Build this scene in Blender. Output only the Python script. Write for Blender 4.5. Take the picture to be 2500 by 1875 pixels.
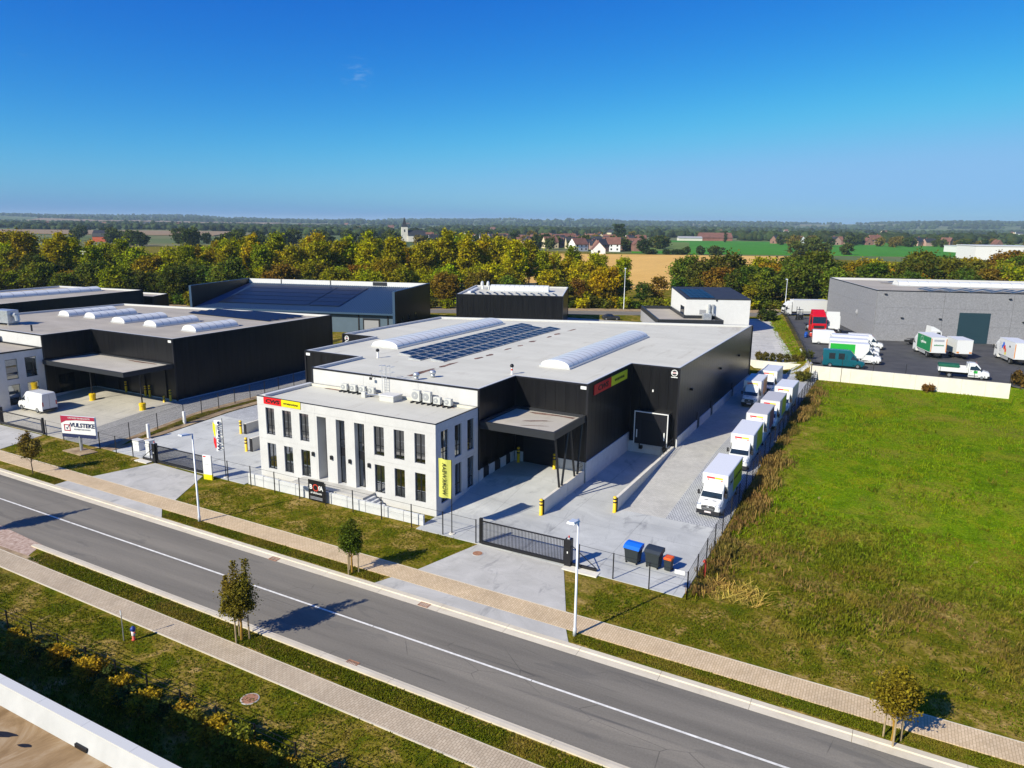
import bpy, bmesh, math, random
import numpy as np
from mathutils import Vector, Matrix
for o in list(bpy.data.objects): bpy.data.objects.remove(o)
SC = bpy.context.scene
COL = SC.collection
R = math.radians
random.seed(7)
rng = np.random.default_rng(11)

# ------------------------------------------------------------------ camera, sky, sun, exposure
cd = bpy.data.cameras.new('camera'); cam = bpy.data.objects.new('camera', cd); COL.objects.link(cam)
cd.sensor_width = 36.0; cd.lens = 1796.1 / 2500 * 36; cd.clip_end = 40000; cd.clip_start = 0.5
PITCH, ROLL, YAW = R(12.3), R(0.653), R(28.11)
fw = Vector((-math.sin(YAW)*math.cos(PITCH), math.cos(YAW)*math.cos(PITCH), -math.sin(PITCH)))
rt = Vector((math.cos(YAW), math.sin(YAW), 0)); dn = fw.cross(rt)
cr = rt*math.cos(ROLL) - dn*math.sin(ROLL); cdn = dn*math.cos(ROLL) + rt*math.sin(ROLL)
mw = Matrix((cr, -cdn, -fw)).transposed().to_4x4(); mw.translation = Vector((0, 0, 25))
cam.matrix_world = mw
SC.camera = cam
SC.view_settings.view_transform = 'Standard'; SC.view_settings.look = 'None'
SC.view_settings.exposure = 0.56; SC.view_settings.gamma = 1.0; SC.view_settings.use_curve_mapping = False
SUN_EL = R(34.0); SH_AZ = R(67.5)                      # shadows fall towards SH_AZ (from +X)
sd = bpy.data.lights.new('sun', 'SUN'); sd.energy = 4.6; sd.angle = R(0.53); sd.color = (1.0, 0.935, 0.785)
sun = bpy.data.objects.new('sun', sd); COL.objects.link(sun); sun.location = (0, 0, 80)
ldir = Vector((math.cos(SH_AZ)*math.cos(SUN_EL), math.sin(SH_AZ)*math.cos(SUN_EL), -math.sin(SUN_EL)))
sun.rotation_euler = ldir.to_track_quat('-Z', 'Y').to_euler()
W = bpy.data.worlds.new('World'); SC.world = W; W.use_nodes = True
wn = W.node_tree; bg = wn.nodes['Background']; bg.inputs['Strength'].default_value = 0.088
sky = wn.nodes.new('ShaderNodeTexSky'); sky.sky_type = 'NISHITA'; sky.sun_disc = False
sky.sun_elevation = SUN_EL
sky.sun_rotation = math.atan2(-math.cos(SH_AZ), -math.sin(SH_AZ))
sky.altitude = 0; sky.air_density = 0.7; sky.dust_density = 1.0; sky.ozone_density = 3.0
# the photograph's vivid colour grade, applied to the whole sky alike: steeper red and green, flatter blue
se = wn.nodes.new('ShaderNodeSeparateColor'); co = wn.nodes.new('ShaderNodeCombineColor'); wn.links.new(sky.outputs[0], se.inputs[0])
def wmath(op, a, b):
    nd = wn.nodes.new('ShaderNodeMath'); nd.operation = op
    if op == 'SMOOTH_MIN': nd.inputs[2].default_value = 0.14
    for i, v in ((0, a), (1, b)):
        if hasattr(v, 'links'): wn.links.new(v, nd.inputs[i])
        else: nd.inputs[i].default_value = v
    return nd.outputs[0]
for i, (k, p, a, cap) in enumerate(((7.0, 3.4, 0.0, 0.19), (1.95, 1.9, 0.024, 0.40), (0.75, 1.0, 0.215, 0.66))):
    v = wmath('ADD', wmath('MULTIPLY', wmath('POWER', wmath('MULTIPLY', se.outputs[i], 0.1), p), k), a)
    wn.links.new(wmath('MULTIPLY', wmath('SMOOTH_MIN', v, cap), 10.0), co.inputs[i])
# a faint wisp of cirrus
tcn = wn.nodes.new('ShaderNodeTexCoord'); nzn = wn.nodes.new('ShaderNodeTexNoise'); mpn = wn.nodes.new('ShaderNodeMapping'); nzn.inputs['Scale'].default_value = 1.0; nzn.inputs['Detail'].default_value = 6; nzn.inputs['Roughness'].default_value = 0.7
mpn.inputs['Scale'].default_value = (40, 40, 150); wn.links.new(tcn.outputs['Generated'], mpn.inputs[0]); wn.links.new(mpn.outputs[0], nzn.inputs['Vector'])
wfac = None
for dv, th in (((-0.627, 0.7585, 0.1778), 0.99975), ((-0.853, 0.492, 0.174), 0.99995)):
    dp = wn.nodes.new('ShaderNodeVectorMath'); dp.operation = 'DOT_PRODUCT'; dp.inputs[1].default_value = Vector(dv).normalized(); wn.links.new(tcn.outputs['Generated'], dp.inputs[0])
    mr = wn.nodes.new('ShaderNodeMapRange'); mr.inputs[1].default_value = th; mr.inputs[2].default_value = 1.0; wn.links.new(dp.outputs['Value'], mr.inputs[0]); wfac = mr.outputs[0] if wfac is None else wmath('ADD', wfac, mr.outputs[0])
mr = wn.nodes.new('ShaderNodeMapRange'); mr.inputs[1].default_value = 0.5; mr.inputs[2].default_value = 0.75; mr.inputs[4].default_value = 0.28; wn.links.new(nzn.outputs['Fac'], mr.inputs[0])
mx = wn.nodes.new('ShaderNodeMix'); mx.data_type = 'RGBA'; mx.inputs[7].default_value = (3.5, 5.0, 6.5, 1); wn.links.new(wmath('MULTIPLY', wfac, mr.outputs[0]), mx.inputs[0]); wn.links.new(co.outputs[0], mx.inputs[6]); wn.links.new(mx.outputs[2], bg.inputs['Color'])
SC.cycles.max_bounces = 6; SC.cycles.diffuse_bounces = 3; SC.cycles.glossy_bounces = 3
SC.cycles.transmission_bounces = 4; SC.cycles.transparent_max_bounces = 12; SC.cycles.volume_bounces = 0
SC.cycles.use_denoising = True

# ------------------------------------------------------------------ materials
MATS = {}
class NT:
    def __init__(s, name, rough=0.7, metal=0.0, spec=0.4):
        m = bpy.data.materials.new(name); m.use_nodes = True; s.m = m; s.t = m.node_tree; s.b = s.t.nodes['Principled BSDF']
        s.b.inputs['Roughness'].default_value = rough; s.b.inputs['Metallic'].default_value = metal
        s.b.inputs['Specular IOR Level'].default_value = spec; MATS[name] = m; s._pos = None
    def n(s, typ, **kw):
        nd = s.t.nodes.new(typ)
        for k, v in kw.items(): setattr(nd, k, v)
        return nd
    def l(s, a, b): s.t.links.new(a, b)
    def pos(s):
        if s._pos is None: s._pos = s.n('ShaderNodeNewGeometry').outputs['Position']
        return s._pos
    def scaled(s, sc, rot=0.0):
        mp = s.n('ShaderNodeMapping'); mp.inputs['Scale'].default_value = sc if hasattr(sc, '__len__') else (sc,)*3
        mp.inputs['Rotation'].default_value = (0, 0, rot); s.l(s.pos(), mp.inputs[0]); return mp.outputs[0]
    def noise(s, sc, detail=4, rough=0.55, dist=0.0, rot=0.0):
        nd = s.n('ShaderNodeTexNoise'); nd.inputs['Scale'].default_value = 1.0; nd.inputs['Detail'].default_value = detail
        nd.inputs['Roughness'].default_value = rough; nd.inputs['Distortion'].default_value = dist
        s.l(s.scaled(sc, rot), nd.inputs['Vector']); return nd.outputs['Fac']
    def ramp(s, fac, stops, interp='LINEAR'):
        nd = s.n('ShaderNodeValToRGB'); cr_ = nd.color_ramp; cr_.interpolation = interp
        while len(cr_.elements) < len(stops): cr_.elements.new(0.5)
        for e, (p, c) in zip(cr_.elements, stops):
            e.position = p; e.color = (*c, 1) if len(c) == 3 else c
        s.l(fac, nd.inputs[0]); return nd.outputs[0]
    def fac(s, f, a, b):      # remap 0..1 between a and b
        nd = s.n('ShaderNodeMapRange'); nd.inputs[1].default_value = a; nd.inputs[2].default_value = b; s.l(f, nd.inputs[0]); return nd.outputs[0]
    def mix(s, f, a, b, blend='MIX'):
        nd = s.n('ShaderNodeMix', data_type='RGBA', blend_type=blend)
        for i, v in ((0, f), (6, a), (7, b)):
            if hasattr(v, 'is_output') or hasattr(v, 'links'): s.l(v, nd.inputs[i])
            elif i == 0: nd.inputs[i].default_value = v
            else: nd.inputs[i].default_value = (*v, 1)
        return nd.outputs[2]
    def math(s, op, a, b=None):
        nd = s.n('ShaderNodeMath', operation=op)
        for i, v in ((0, a), (1, b)):
            if v is None: continue
            if hasattr(v, 'links'): s.l(v, nd.inputs[i])
            else: nd.inputs[i].default_value = v
        return nd.outputs[0]
    def col(s, c):
        if hasattr(c, 'links'): s.l(c, s.b.inputs['Base Color'])
        else: s.b.inputs['Base Color'].default_value = (*c, 1)
    def bump(s, h, strength=0.3, dist=0.02):
        nd = s.n('ShaderNodeBump'); nd.inputs['Strength'].default_value = strength; nd.inputs['Distance'].default_value = dist
        s.l(h, nd.inputs['Height']); s.l(nd.outputs[0], s.b.inputs['Normal'])

def plain(name, c, rough=0.6, metal=0.0, spec=0.4, var=0.0, vs=1.5):
    t = NT(name, rough, metal, spec)
    if var: t.col(t.mix(t.fac(t.noise(vs, 5), 0.3, 0.7), tuple(x*(1-var) for x in c), tuple(min(1, x*(1+var)) for x in c)))
    else: t.col(c)
    return t.m

def mottled(name, stops, sc, detail=6, rough=0.9, bump=None, spec=0.2, fine=None):
    t = NT(name, rough, 0, spec)
    c = t.ramp(t.noise(sc, detail, 0.62), stops)
    if fine: c = t.mix(fine[1], c, t.ramp(t.noise(fine[0], 3, 0.7), [(0.3, (0.35,)*3), (0.7, (1.0,)*3)]), 'MULTIPLY')
    t.col(c)
    if bump: t.bump(t.noise(bump[0], 4, 0.7), bump[1], bump[2])
    return t

# grassland: the base ground
t = NT('grass', 0.95, 0, 0.0)
n1 = t.noise(0.055, 5, 0.6); n2 = t.noise(0.5, 6, 0.68, 0.6); n3 = t.noise(5.0, 3, 0.7)
g = t.ramp(n2, [(0.26, (0.040, 0.066, 0.004)), (0.40, (0.090, 0.108, 0.006)), (0.50, (0.160, 0.140, 0.012)), (0.59, (0.28, 0.20, 0.045)), (0.70, (0.44, 0.30, 0.11))])
w = t.ramp(n2, [(0.3, (0.070, 0.135, 0.003)), (0.5, (0.130, 0.215, 0.005)), (0.62, (0.20, 0.23, 0.010)), (0.75, (0.30, 0.25, 0.03))])
sx = t.n('ShaderNodeSeparateXYZ'); t.l(t.pos(), sx.inputs[0])
# the meadow right of the fence is lusher than the mown strips
mead = t.math('MULTIPLY', t.fac(sx.outputs[0], -11.5, -6), t.fac(t.math('ADD', sx.outputs[1], t.math('MULTIPLY', n1, 14)), 58, 72))
w = t.mix(t.math('MULTIPLY', t.fac(t.noise(0.11, 5, 0.65, 1.0), 0.50, 0.66), 0.75), w, (0.25, 0.205, 0.03)); w = t.mix(t.math('MULTIPLY', t.fac(t.noise(0.23, 4, 0.6, 0.8), 0.58, 0.66), 0.6), w, (0.055, 0.10, 0.005)); g = t.mix(mead, g, w)
g = t.mix(t.math('MULTIPLY', t.fac(n1, 0.56, 0.68), 0.6), g, (0.21, 0.155, 0.04))
g = t.mix(0.85, g, t.ramp(n3, [(0.3, (0.35,)*3), (0.7, (1.35,)*3)]), 'MULTIPLY'); g = t.mix(t.math('MULTIPLY', t.fac(t.noise(0.42, 5, 0.7, 1.2), 0.66, 0.72), 0.7), g, (0.40, 0.28, 0.12))
t.col(g); t.bump(t.math('ADD', n3, n2), 0.9, 0.12)
# far land: same ground, broad patches
mottled('far_land', [(0.35, (0.05, 0.085, 0.02)), (0.5, (0.10, 0.13, 0.035)), (0.6, (0.20, 0.16, 0.075)), (0.7, (0.07, 0.13, 0.02))], 0.0021, 5)
for nm, a, b in (('stubble', (0.60, 0.345, 0.085), (0.72, 0.44, 0.13)), ('pasture', (0.045, 0.185, 0.012), (0.065, 0.24, 0.016)),
                 ('meadow_pale', (0.11, 0.16, 0.035), (0.15, 0.20, 0.05)), ('ploughed', (0.24, 0.165, 0.10), (0.31, 0.22, 0.13))):
    t = NT(nm, 0.95, 0, 0.1)
    c = t.mix(t.fac(t.noise((0.03, 0.008, 0.02), 6, 0.65, 0, 0.6), 0.3, 0.7), a, b)
    c = t.mix(0.35, c, t.ramp(t.noise((0.9, 0.05, 0.5), 3, 0.7, 0, 0.6), [(0.3, (0.6,)*3), (0.7, (1.1,)*3)]), 'MULTIPLY')
    t.col(c)
# asphalt
t = NT('asphalt', 0.85, 0, 0.3)
c = t.ramp(t.noise((0.035, 0.5, 1), 6, 0.65), [(0.3, (0.150, 0.136, 0.112)), (0.55, (0.205, 0.185, 0.150)), (0.75, (0.26, 0.232, 0.185))])
c = t.mix(0.45, c, t.ramp(t.noise(9, 3, 0.8), [(0.3, (0.6,)*3), (0.7, (1.15,)*3)]), 'MULTIPLY')
tr = t.math('MULTIPLY', t.fac(t.noise((0.05, 2.2, 1), 3, 0.5), 0.6, 0.74), t.fac(t.noise((0.09, 0.3, 1), 2, 0.5), 0.45, 0.6))
c = t.mix(t.math('MULTIPLY', tr, 0.8), c, (0.085, 0.08, 0.075)); c = t.mix(0.35, c, t.ramp(t.noise((0.003, 0.9, 1), 2, 0.5, 0, 0.0145), [(0.35, (0.72,)*3), (0.65, (1.15,)*3)]), 'MULTIPLY')
pt = t.math('MULTIPLY', t.fac(t.noise((0.16, 0.7, 1), 3, 0.5, 0.3), 0.63, 0.66), 0.35); c = t.mix(pt, c, (0.10, 0.095, 0.085))
sk_ = t.math('MULTIPLY', t.fac(t.noise((0.10, 5.0, 1), 4, 0.6, 0, 0.03), 0.60, 0.70), t.fac(t.noise((0.05, 0.4, 1), 2, 0.5), 0.52, 0.62)); c = t.mix(t.math('MULTIPLY', sk_, 0.7), c, (0.05, 0.047, 0.045))
sc_ = t.math('MULTIPLY', t.fac(t.noise((1.2, 9.0, 1), 5, 0.75, 0.5), 0.66, 0.74), t.fac(t.noise((0.06, 0.5, 1), 2, 0.5), 0.55, 0.66)); c = t.mix(t.math('MULTIPLY', sc_, 0.6), c, (0.42, 0.40, 0.36))
vo = t.n('ShaderNodeTexVoronoi', feature='DISTANCE_TO_EDGE'); vo.inputs['Scale'].default_value = 1.0; t.l(t.scaled((0.22, 0.5, 1)), vo.inputs['Vector'])
ck = t.math('MULTIPLY', t.math('LESS_THAN', vo.outputs[0], 0.006), t.fac(t.noise((0.08, 0.3, 1), 3, 0.6), 0.5, 0.6)); c = t.mix(t.math('MULTIPLY', ck, 0.55), c, (0.06, 0.056, 0.05)); t.col(c); t.bump(t.noise(30, 2, 0.7), 0.35, 0.01)
t = NT('dark_asphalt', 0.85, 0, 0.3)
t.col(t.ramp(t.noise(0.4, 6, 0.65), [(0.3, (0.045, 0.045, 0.047)), (0.7, (0.085, 0.083, 0.082))])); t.bump(t.noise(20, 2), 0.3, 0.01)
# concrete kinds
def concrete(name, a, b, sc=0.25, stain=(0.24, 0.235, 0.23), st=0.6, joints=None):
    t = NT(name, 0.85, 0, 0.25)
    n = t.noise((sc, sc*1.6, sc), 8, 0.66, 0.8)
    c = t.mix(t.fac(n, 0.32, 0.68), a, b)
    c = t.mix(t.math('MULTIPLY', t.fac(t.noise((sc*2.2, sc*0.9, sc), 7, 0.7, 1.5), 0.56, 0.72), st), c, stain)
    c = t.mix(0.25, c, t.ramp(t.noise(14, 3, 0.8), [(0.3, (0.75,)*3), (0.7, (1.1,)*3)]), 'MULTIPLY')
    if joints:
        br = t.n('ShaderNodeTexBrick'); br.offset = 0.0; br.inputs['Scale'].default_value = 1.0
        br.inputs['Brick Width'].default_value = joints[0]; br.inputs['Row Height'].default_value = joints[1]; br.inputs['Mortar Size'].default_value = 0.012
        br.inputs['Color1'].default_value = br.inputs['Color2'].default_value = (1, 1, 1, 1); br.inputs['Mortar'].default_value = (0.45, 0.45, 0.45, 1)
        t.l(t.pos(), br.inputs['Vector']); c = t.mix(1.0, c, br.outputs[0], 'MULTIPLY')
    t.col(c); t.bump(t.noise(6, 5, 0.7), 0.15, 0.02); return t.m
concrete('yard_concrete', (0.38, 0.385, 0.37), (0.53, 0.535, 0.51), 0.16, (0.235, 0.24, 0.24), 1.0, (6.0, 5.5))
concrete('apron_concrete', (0.40, 0.385, 0.345), (0.53, 0.51, 0.465), 0.3, (0.27, 0.265, 0.25), 1.0)
concrete('kerb_concrete', (0.55, 0.48, 0.36), (0.66, 0.59, 0.46), 0.5, (0.42, 0.37, 0.30), 0.5)
concrete('facade_concrete', (0.50, 0.495, 0.485), (0.56, 0.555, 0.545), 0.55, (0.43, 0.425, 0.415), 0.45)
concrete('plinth_concrete', (0.50, 0.51, 0.515), (0.60, 0.605, 0.605), 0.7, (0.40, 0.41, 0.41), 0.5)
concrete('wall_concrete', (0.62, 0.58, 0.49), (0.72, 0.675, 0.58), 0.4, (0.5, 0.47, 0.41), 0.5)
concrete('neighbour_yard', (0.38, 0.355, 0.295), (0.50, 0.465, 0.39), 0.12, (0.22, 0.21, 0.185), 0.7, (5.0, 5.0))
# roofing membranes
def membrane(name, a, b, stain=(0.19, 0.115, 0.085), st=0.0):
    t = NT(name, 0.8, 0, 0.25)
    c = t.mix(t.fac(t.noise((0.12, 0.35, 0.2), 6, 0.62), 0.3, 0.7), a, b)
    br = t.n('ShaderNodeTexBrick'); br.offset = 0.5; br.inputs['Scale'].default_value = 1.0
    br.inputs['Brick Width'].default_value = 9.0; br.inputs['Row Height'].default_value = 1.6; br.inputs['Mortar Size'].default_value = 0.02
    br.inputs['Color1'].default_value = (1, 1, 1, 1); br.inputs['Color2'].default_value = (0.97, 0.97, 0.97, 1); br.inputs['Mortar'].default_value = (0.88, 0.88, 0.88, 1)
    mp = t.scaled(1.0, R(90)); t.l(mp, br.inputs['Vector'])
    c = t.mix(0.8, c, br.outputs[0], 'MULTIPLY')
    c = t.mix(t.math('MULTIPLY', t.fac(t.noise((0.5, 0.12, 0.3), 7, 0.7, 1.0), 0.58, 0.72), 0.5), c, (0.32, 0.27, 0.20))
    t.col(c); return t
membrane('roof_membrane', (0.51, 0.49, 0.41), (0.60, 0.58, 0.49))
membrane('canopy_membrane', (0.40, 0.365, 0.30), (0.50, 0.46, 0.385))
membrane('roof_grey', (0.32, 0.285, 0.235), (0.42, 0.375, 0.31))
t = NT('sand_roof', 0.9, 0, 0.1)
t.col(t.ramp(t.noise((0.5, 0.22, 1), 7, 0.68, 0.9), [(0.35, (0.20, 0.125, 0.06)), (0.5, (0.30, 0.20, 0.105)), (0.62, (0.40, 0.30, 0.19)), (0.75, (0.56, 0.49, 0.40))]))
t = NT('rust_stain', 0.9, 0, 0.1)
t.col(t.ramp(t.noise(1.3, 6, 0.7), [(0.4, (0.085, 0.045, 0.04)), (0.62, (0.26, 0.16, 0.12)), (0.75, (0.42, 0.36, 0.30))]))
# pavers
def pavers(name, a, b, bw, bh, mortar=(0.12, 0.10, 0.08), rot=0.0, ms=0.012, bumpy=0.5):
    t = NT(name, 0.9, 0, 0.2)
    br = t.n('ShaderNodeTexBrick'); br.offset = 0.5; br.inputs['Scale'].default_value = 1.0
    br.inputs['Brick Width'].default_value = bw; br.inputs['Row Height'].default_value = bh; br.inputs['Mortar Size'].default_value = ms
    br.inputs['Color1'].default_value = (*a, 1); br.inputs['Color2'].default_value = (*b, 1); br.inputs['Mortar'].default_value = (*mortar, 1)
    t.l(t.scaled(1.0, rot), br.inputs['Vector'])
    c = t.mix(0.6, br.outputs[0], t.ramp(t.noise(0.5, 6, 0.7), [(0.3, (0.7,)*3), (0.7, (1.12,)*3)]), 'MULTIPLY')
    t.col(c); t.bump(br.outputs['Fac'], -bumpy, 0.01); return t.m
pavers('footpath_pavers', (0.56, 0.42, 0.255), (0.65, 0.50, 0.32), 0.30, 0.15, (0.36, 0.26, 0.15), R(89.2))
pavers('lane_pavers', (0.45, 0.435, 0.39), (0.52, 0.50, 0.45), 0.30, 0.15, (0.34, 0.33, 0.31), 0.0)
pavers('grid_pavers', (0.47, 0.475, 0.48), (0.53, 0.535, 0.54), 0.24, 0.24, (0.17, 0.18, 0.19), 0.0, 0.03)
pavers('grey_clinker', (0.30, 0.29, 0.275), (0.37, 0.355, 0.335), 0.24, 0.24, (0.15, 0.15, 0.14), 0.0, 0.03)
mottled('gravel', [(0.35, (0.30, 0.20, 0.15)), (0.55, (0.46, 0.34, 0.27)), (0.7, (0.56, 0.45, 0.37))], 3.0, 6, 0.95, (12, 0.6, 0.03))
mottled('bare_earth', [(0.35, (0.22, 0.15, 0.09)), (0.55, (0.34, 0.25, 0.15)), (0.7, (0.45, 0.34, 0.2))], 0.8, 6, 0.95, (8, 0.6, 0.04))
# cladding, metals, paint
t = NT('black_cladding', 0.30, 0.0, 0.26)
t.col(t.mix(t.fac(t.noise((3, 3, 0.15), 4, 0.6), 0.3, 0.7), (0.006, 0.006, 0.007), (0.012, 0.012, 0.013)))
t.bump(t.noise((9, 9, 0.12), 3, 0.6), 0.10, 0.03)
plain('black_trim', (0.012, 0.012, 0.015), 0.35); plain('anthracite', (0.020, 0.022, 0.026), 0.45)
plain('black_metal', (0.008, 0.008, 0.010), 0.4, 0.0, 0.5); plain('coping_white', (0.56, 0.555, 0.53), 0.45, 0, 0.4)
plain('upstand_grey', (0.44, 0.44, 0.43), 0.6, 0, 0.3, 0.08, 1.2); plain('coping_blue_grey', (0.23, 0.28, 0.36), 0.4, 0.2)
plain('galvanised', (0.48, 0.50, 0.52), 0.4, 0.6, 0.5, 0.15, 3); plain('lamp_paint', (0.62, 0.65, 0.68), 0.4, 0.2)
plain('white_paint', (0.68, 0.68, 0.66), 0.35, 0, 0.5); plain('road_paint', (0.70, 0.68, 0.62), 0.7, 0, 0.3, 0.22, 3)
plain('vehicle_white', (0.66, 0.665, 0.66), 0.22, 0, 0.6); plain('box_roof', (0.62, 0.63, 0.66), 0.45)
plain('box_roof_grey', (0.46, 0.45, 0.46), 0.5); plain('tyre', (0.012, 0.012, 0.012), 0.85); plain('rim', (0.35, 0.36, 0.37), 0.4, 0.7)
plain('bumper_plastic', (0.018, 0.018, 0.021), 0.6); plain('dark_glass', (0.010, 0.016, 0.024), 0.04, 0, 0.9)
plain('headlamp', (0.35, 0.37, 0.42), 0.08, 0.3, 0.8); plain('plate_white', (0.70, 0.62, 0.62), 0.5)
plain('sign_red', (0.62, 0.008, 0.012), 0.45); plain('sign_yellow', (0.70, 0.60, 0.005), 0.45); plain('sign_lime', (0.66, 0.68, 0.02), 0.45)
plain('ink', (0.006, 0.006, 0.008), 0.5); plain('bollard_yellow', (0.78, 0.50, 0.01), 0.45); plain('ink_white', (0.70, 0.70, 0.68), 0.5)
plain('sign_navy', (0.012, 0.020, 0.075), 0.5); plain('sign_crimson', (0.34, 0.012, 0.045), 0.5); plain('ink_grey', (0.35, 0.36, 0.40), 0.5)
plain('lid_blue', (0.01, 0.13, 0.62), 0.4); plain('bin_body', (0.020, 0.026, 0.028), 0.5); plain('bin_lid_dark', (0.022, 0.030, 0.042), 0.45); plain('lid_orange', (0.72, 0.10, 0.01), 0.4)
plain('teal_paint', (0.004, 0.085, 0.115), 0.25, 0, 0.6); plain('red_paint', (0.50, 0.006, 0.01), 0.25, 0, 0.6); plain('green_paint', (0.02, 0.36, 0.045), 0.35)
plain('deep_green', (0.01, 0.20, 0.065), 0.4); plain('purple_paint', (0.16, 0.02, 0.11), 0.4); plain('orange_paint', (0.60, 0.22, 0.04), 0.4); plain('truck_yellow', (0.50, 0.55, 0.01), 0.4)
plain('tarp_green', (0.008, 0.09, 0.05), 0.7, 0, 0.3, 0.3, 2); plain('chassis', (0.016, 0.016, 0.017), 0.7); plain('alu', (0.62, 0.63, 0.64), 0.35, 0.5)
plain('rust_iron', (0.34, 0.17, 0.10), 0.9, 0, 0.2, 0.25, 6); plain('hydrant_red', (0.50, 0.05, 0.03), 0.5); plain('hydrant_blue', (0.02, 0.05, 0.25), 0.5)
plain('drum_blue', (0.005, 0.06, 0.30), 0.4); plain('timber', (0.34, 0.26, 0.15), 0.85, 0, 0.2, 0.25, 5); plain('wood_pale', (0.50, 0.36, 0.2), 0.8)
plain('blue_steel', (0.035, 0.075, 0.135), 0.5, 0.1); plain('blue_grey_wall', (0.085, 0.125, 0.165), 0.6, 0, 0.3, 0.1, 0.4); plain('render_white', (0.66, 0.655, 0.63), 0.7, 0, 0.2, 0.03)
plain('slate', (0.028, 0.030, 0.036), 0.6, 0, 0.3, 0.25, 0.8); plain('door_teal', (0.018, 0.045, 0.058), 0.5); plain('tex_grey', (0.3, 0.3, 0.31), 0.8)
plain('bark', (0.10, 0.075, 0.05), 0.95, 0, 0.1, 0.3, 6); plain('ochre_bark', (0.30, 0.17, 0.03), 0.9, 0, 0.1, 0.2, 6)
plain('ac_white', (0.50, 0.50, 0.47), 0.5); plain('ac_grille', (0.30, 0.31, 0.32), 0.6); plain('rubble', (0.42, 0.36, 0.3), 0.9, 0, 0.1, 0.2, 2)
plain('brick_red', (0.26, 0.115, 0.08), 0.85, 0, 0.2, 0.2, 0.3); plain('tile_red', (0.17, 0.08, 0.06), 0.8, 0, 0.2, 0.2, 0.3); plain('barn_red', (0.50, 0.10, 0.04), 0.8)
plain('flag_yellow', (0.50, 0.50, 0.10), 0.8); plain('flag_white', (0.78, 0.78, 0.78), 0.8); plain('table_yellow', (0.70, 0.36, 0.05), 0.5); plain('interior', (0.62, 0.60, 0.56), 0.9); plain('interior_floor', (0.50, 0.47, 0.42), 0.8); plain('blind', (0.45, 0.46, 0.46), 0.8)
plain('hi_vis', (0.5, 0.75, 0.02), 0.7)
# exposed aggregate grey panels
t = NT('grey_panel', 0.9, 0, 0.2)
c = t.mix(t.fac(t.noise(3.2, 4, 0.8), 0.25, 0.75), (0.17, 0.17, 0.18), (0.31, 0.31, 0.325)); t.col(c); t.bump(t.noise(8, 3, 0.8), 0.4, 0.05)
# skylight polycarbonate, photovoltaic glass, window glass
t = NT('polycarbonate', 0.3, 0, 0.4); t.col((0.66, 0.665, 0.63))
t = NT('pv_glass', 0.3, 0, 0.10)
br = t.n('ShaderNodeTexBrick'); br.offset = 0; br.inputs['Scale'].default_value = 1; br.inputs['Brick Width'].default_value = 0.175; br.inputs['Row Height'].default_value = 0.175; br.inputs['Mortar Size'].default_value = 0.006
br.inputs['Color1'].default_value = (0.004, 0.008, 0.020, 1); br.inputs['Color2'].default_value = (0.005, 0.010, 0.024, 1); br.inputs['Mortar'].default_value = (0.02, 0.027, 0.05, 1)
t.l(t.pos(), br.inputs['Vector']); t.col(br.outputs[0])
t = NT('window_glass', 0.03, 0, 0.5); t.col((0.02, 0.025, 0.03))
gl = t.n('ShaderNodeBsdfGlossy'); gl.inputs['Roughness'].default_value = 0.02; gl.inputs['Color'].default_value = (0.9, 0.95, 1, 1)
tp = t.n('ShaderNodeBsdfTransparent'); tp.inputs['Color'].default_value = (0.80, 0.86, 0.86, 1)
fr = t.n('ShaderNodeFresnel'); fr.inputs['IOR'].default_value = 1.6
ms = t.n('ShaderNodeMixShader'); t.l(t.math('ADD', t.math('MULTIPLY', fr.outputs[0], 1.8), 0.24), ms.inputs[0]); t.l(tp.outputs[0], ms.inputs[1]); t.l(gl.outputs[0], ms.inputs[2])
t.l(ms.outputs[0], t.t.nodes['Material Output'].inputs['Surface'])
# foliage: colour from the object, varied leaf by leaf
def foliage(name, use_obj=True, base=(0.06, 0.1, 0.02), tint=(0.25, 0.16, 0.02), tintf=0.35, trans=0.3):
    t = NT(name, 0.8, 0, 0.04)
    if use_obj:
        oi = t.n('ShaderNodeObjectInfo'); b = oi.outputs['Color']
    else: b = t.n('ShaderNodeRGB').outputs[0]; b.default_value = (*base, 1)
    ge = t.n('ShaderNodeNewGeometry'); ri = ge.outputs['Random Per Island']
    hv = t.n('ShaderNodeHueSaturation'); t.l(b, hv.inputs['Color'])
    t.l(t.math('ADD', t.math('MULTIPLY', ri, 1.3), 0.4), hv.inputs['Value'])
    t.l(t.math('ADD', t.math('MULTIPLY', t.noise(0.35, 3), 0.10), 0.45), hv.inputs['Hue'])
    c = t.mix(t.math('MULTIPLY', t.fac(t.noise(0.30, 4, 0.6), 0.48, 0.68), tintf), hv.outputs[0], tint)
    t.col(c)
    tl = t.n('ShaderNodeBsdfTranslucent'); t.l(c, tl.inputs['Color'])
    ms = t.n('ShaderNodeMixShader'); ms.inputs[0].default_value = trans; t.l(t.b.outputs[0], ms.inputs[1]); t.l(tl.outputs[0], ms.inputs[2])
    t.l(ms.outputs[0], t.t.nodes['Material Output'].inputs['Surface']); return t.m
foliage('leaf'); foliage('far_leaf', tintf=0.15)
foliage('tuft', False, (0.13, 0.145, 0.008), (0.34, 0.22, 0.045), 0.6, 0.3)
foliage('meadow_tuft', False, (0.150, 0.230, 0.004), (0.34, 0.28, 0.015), 0.5, 0.3)
foliage('dry_weed', False, (0.24, 0.155, 0.045), (0.10, 0.11, 0.010), 0.85, 0.3)
foliage('straw', False, (0.46, 0.32, 0.07), (0.38, 0.26, 0.08), 0.4, 0.2)
t = NT('tint_wall', 0.8, 0, 0.2); oi = t.n('ShaderNodeObjectInfo'); t.col(oi.outputs['Color'])

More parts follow.
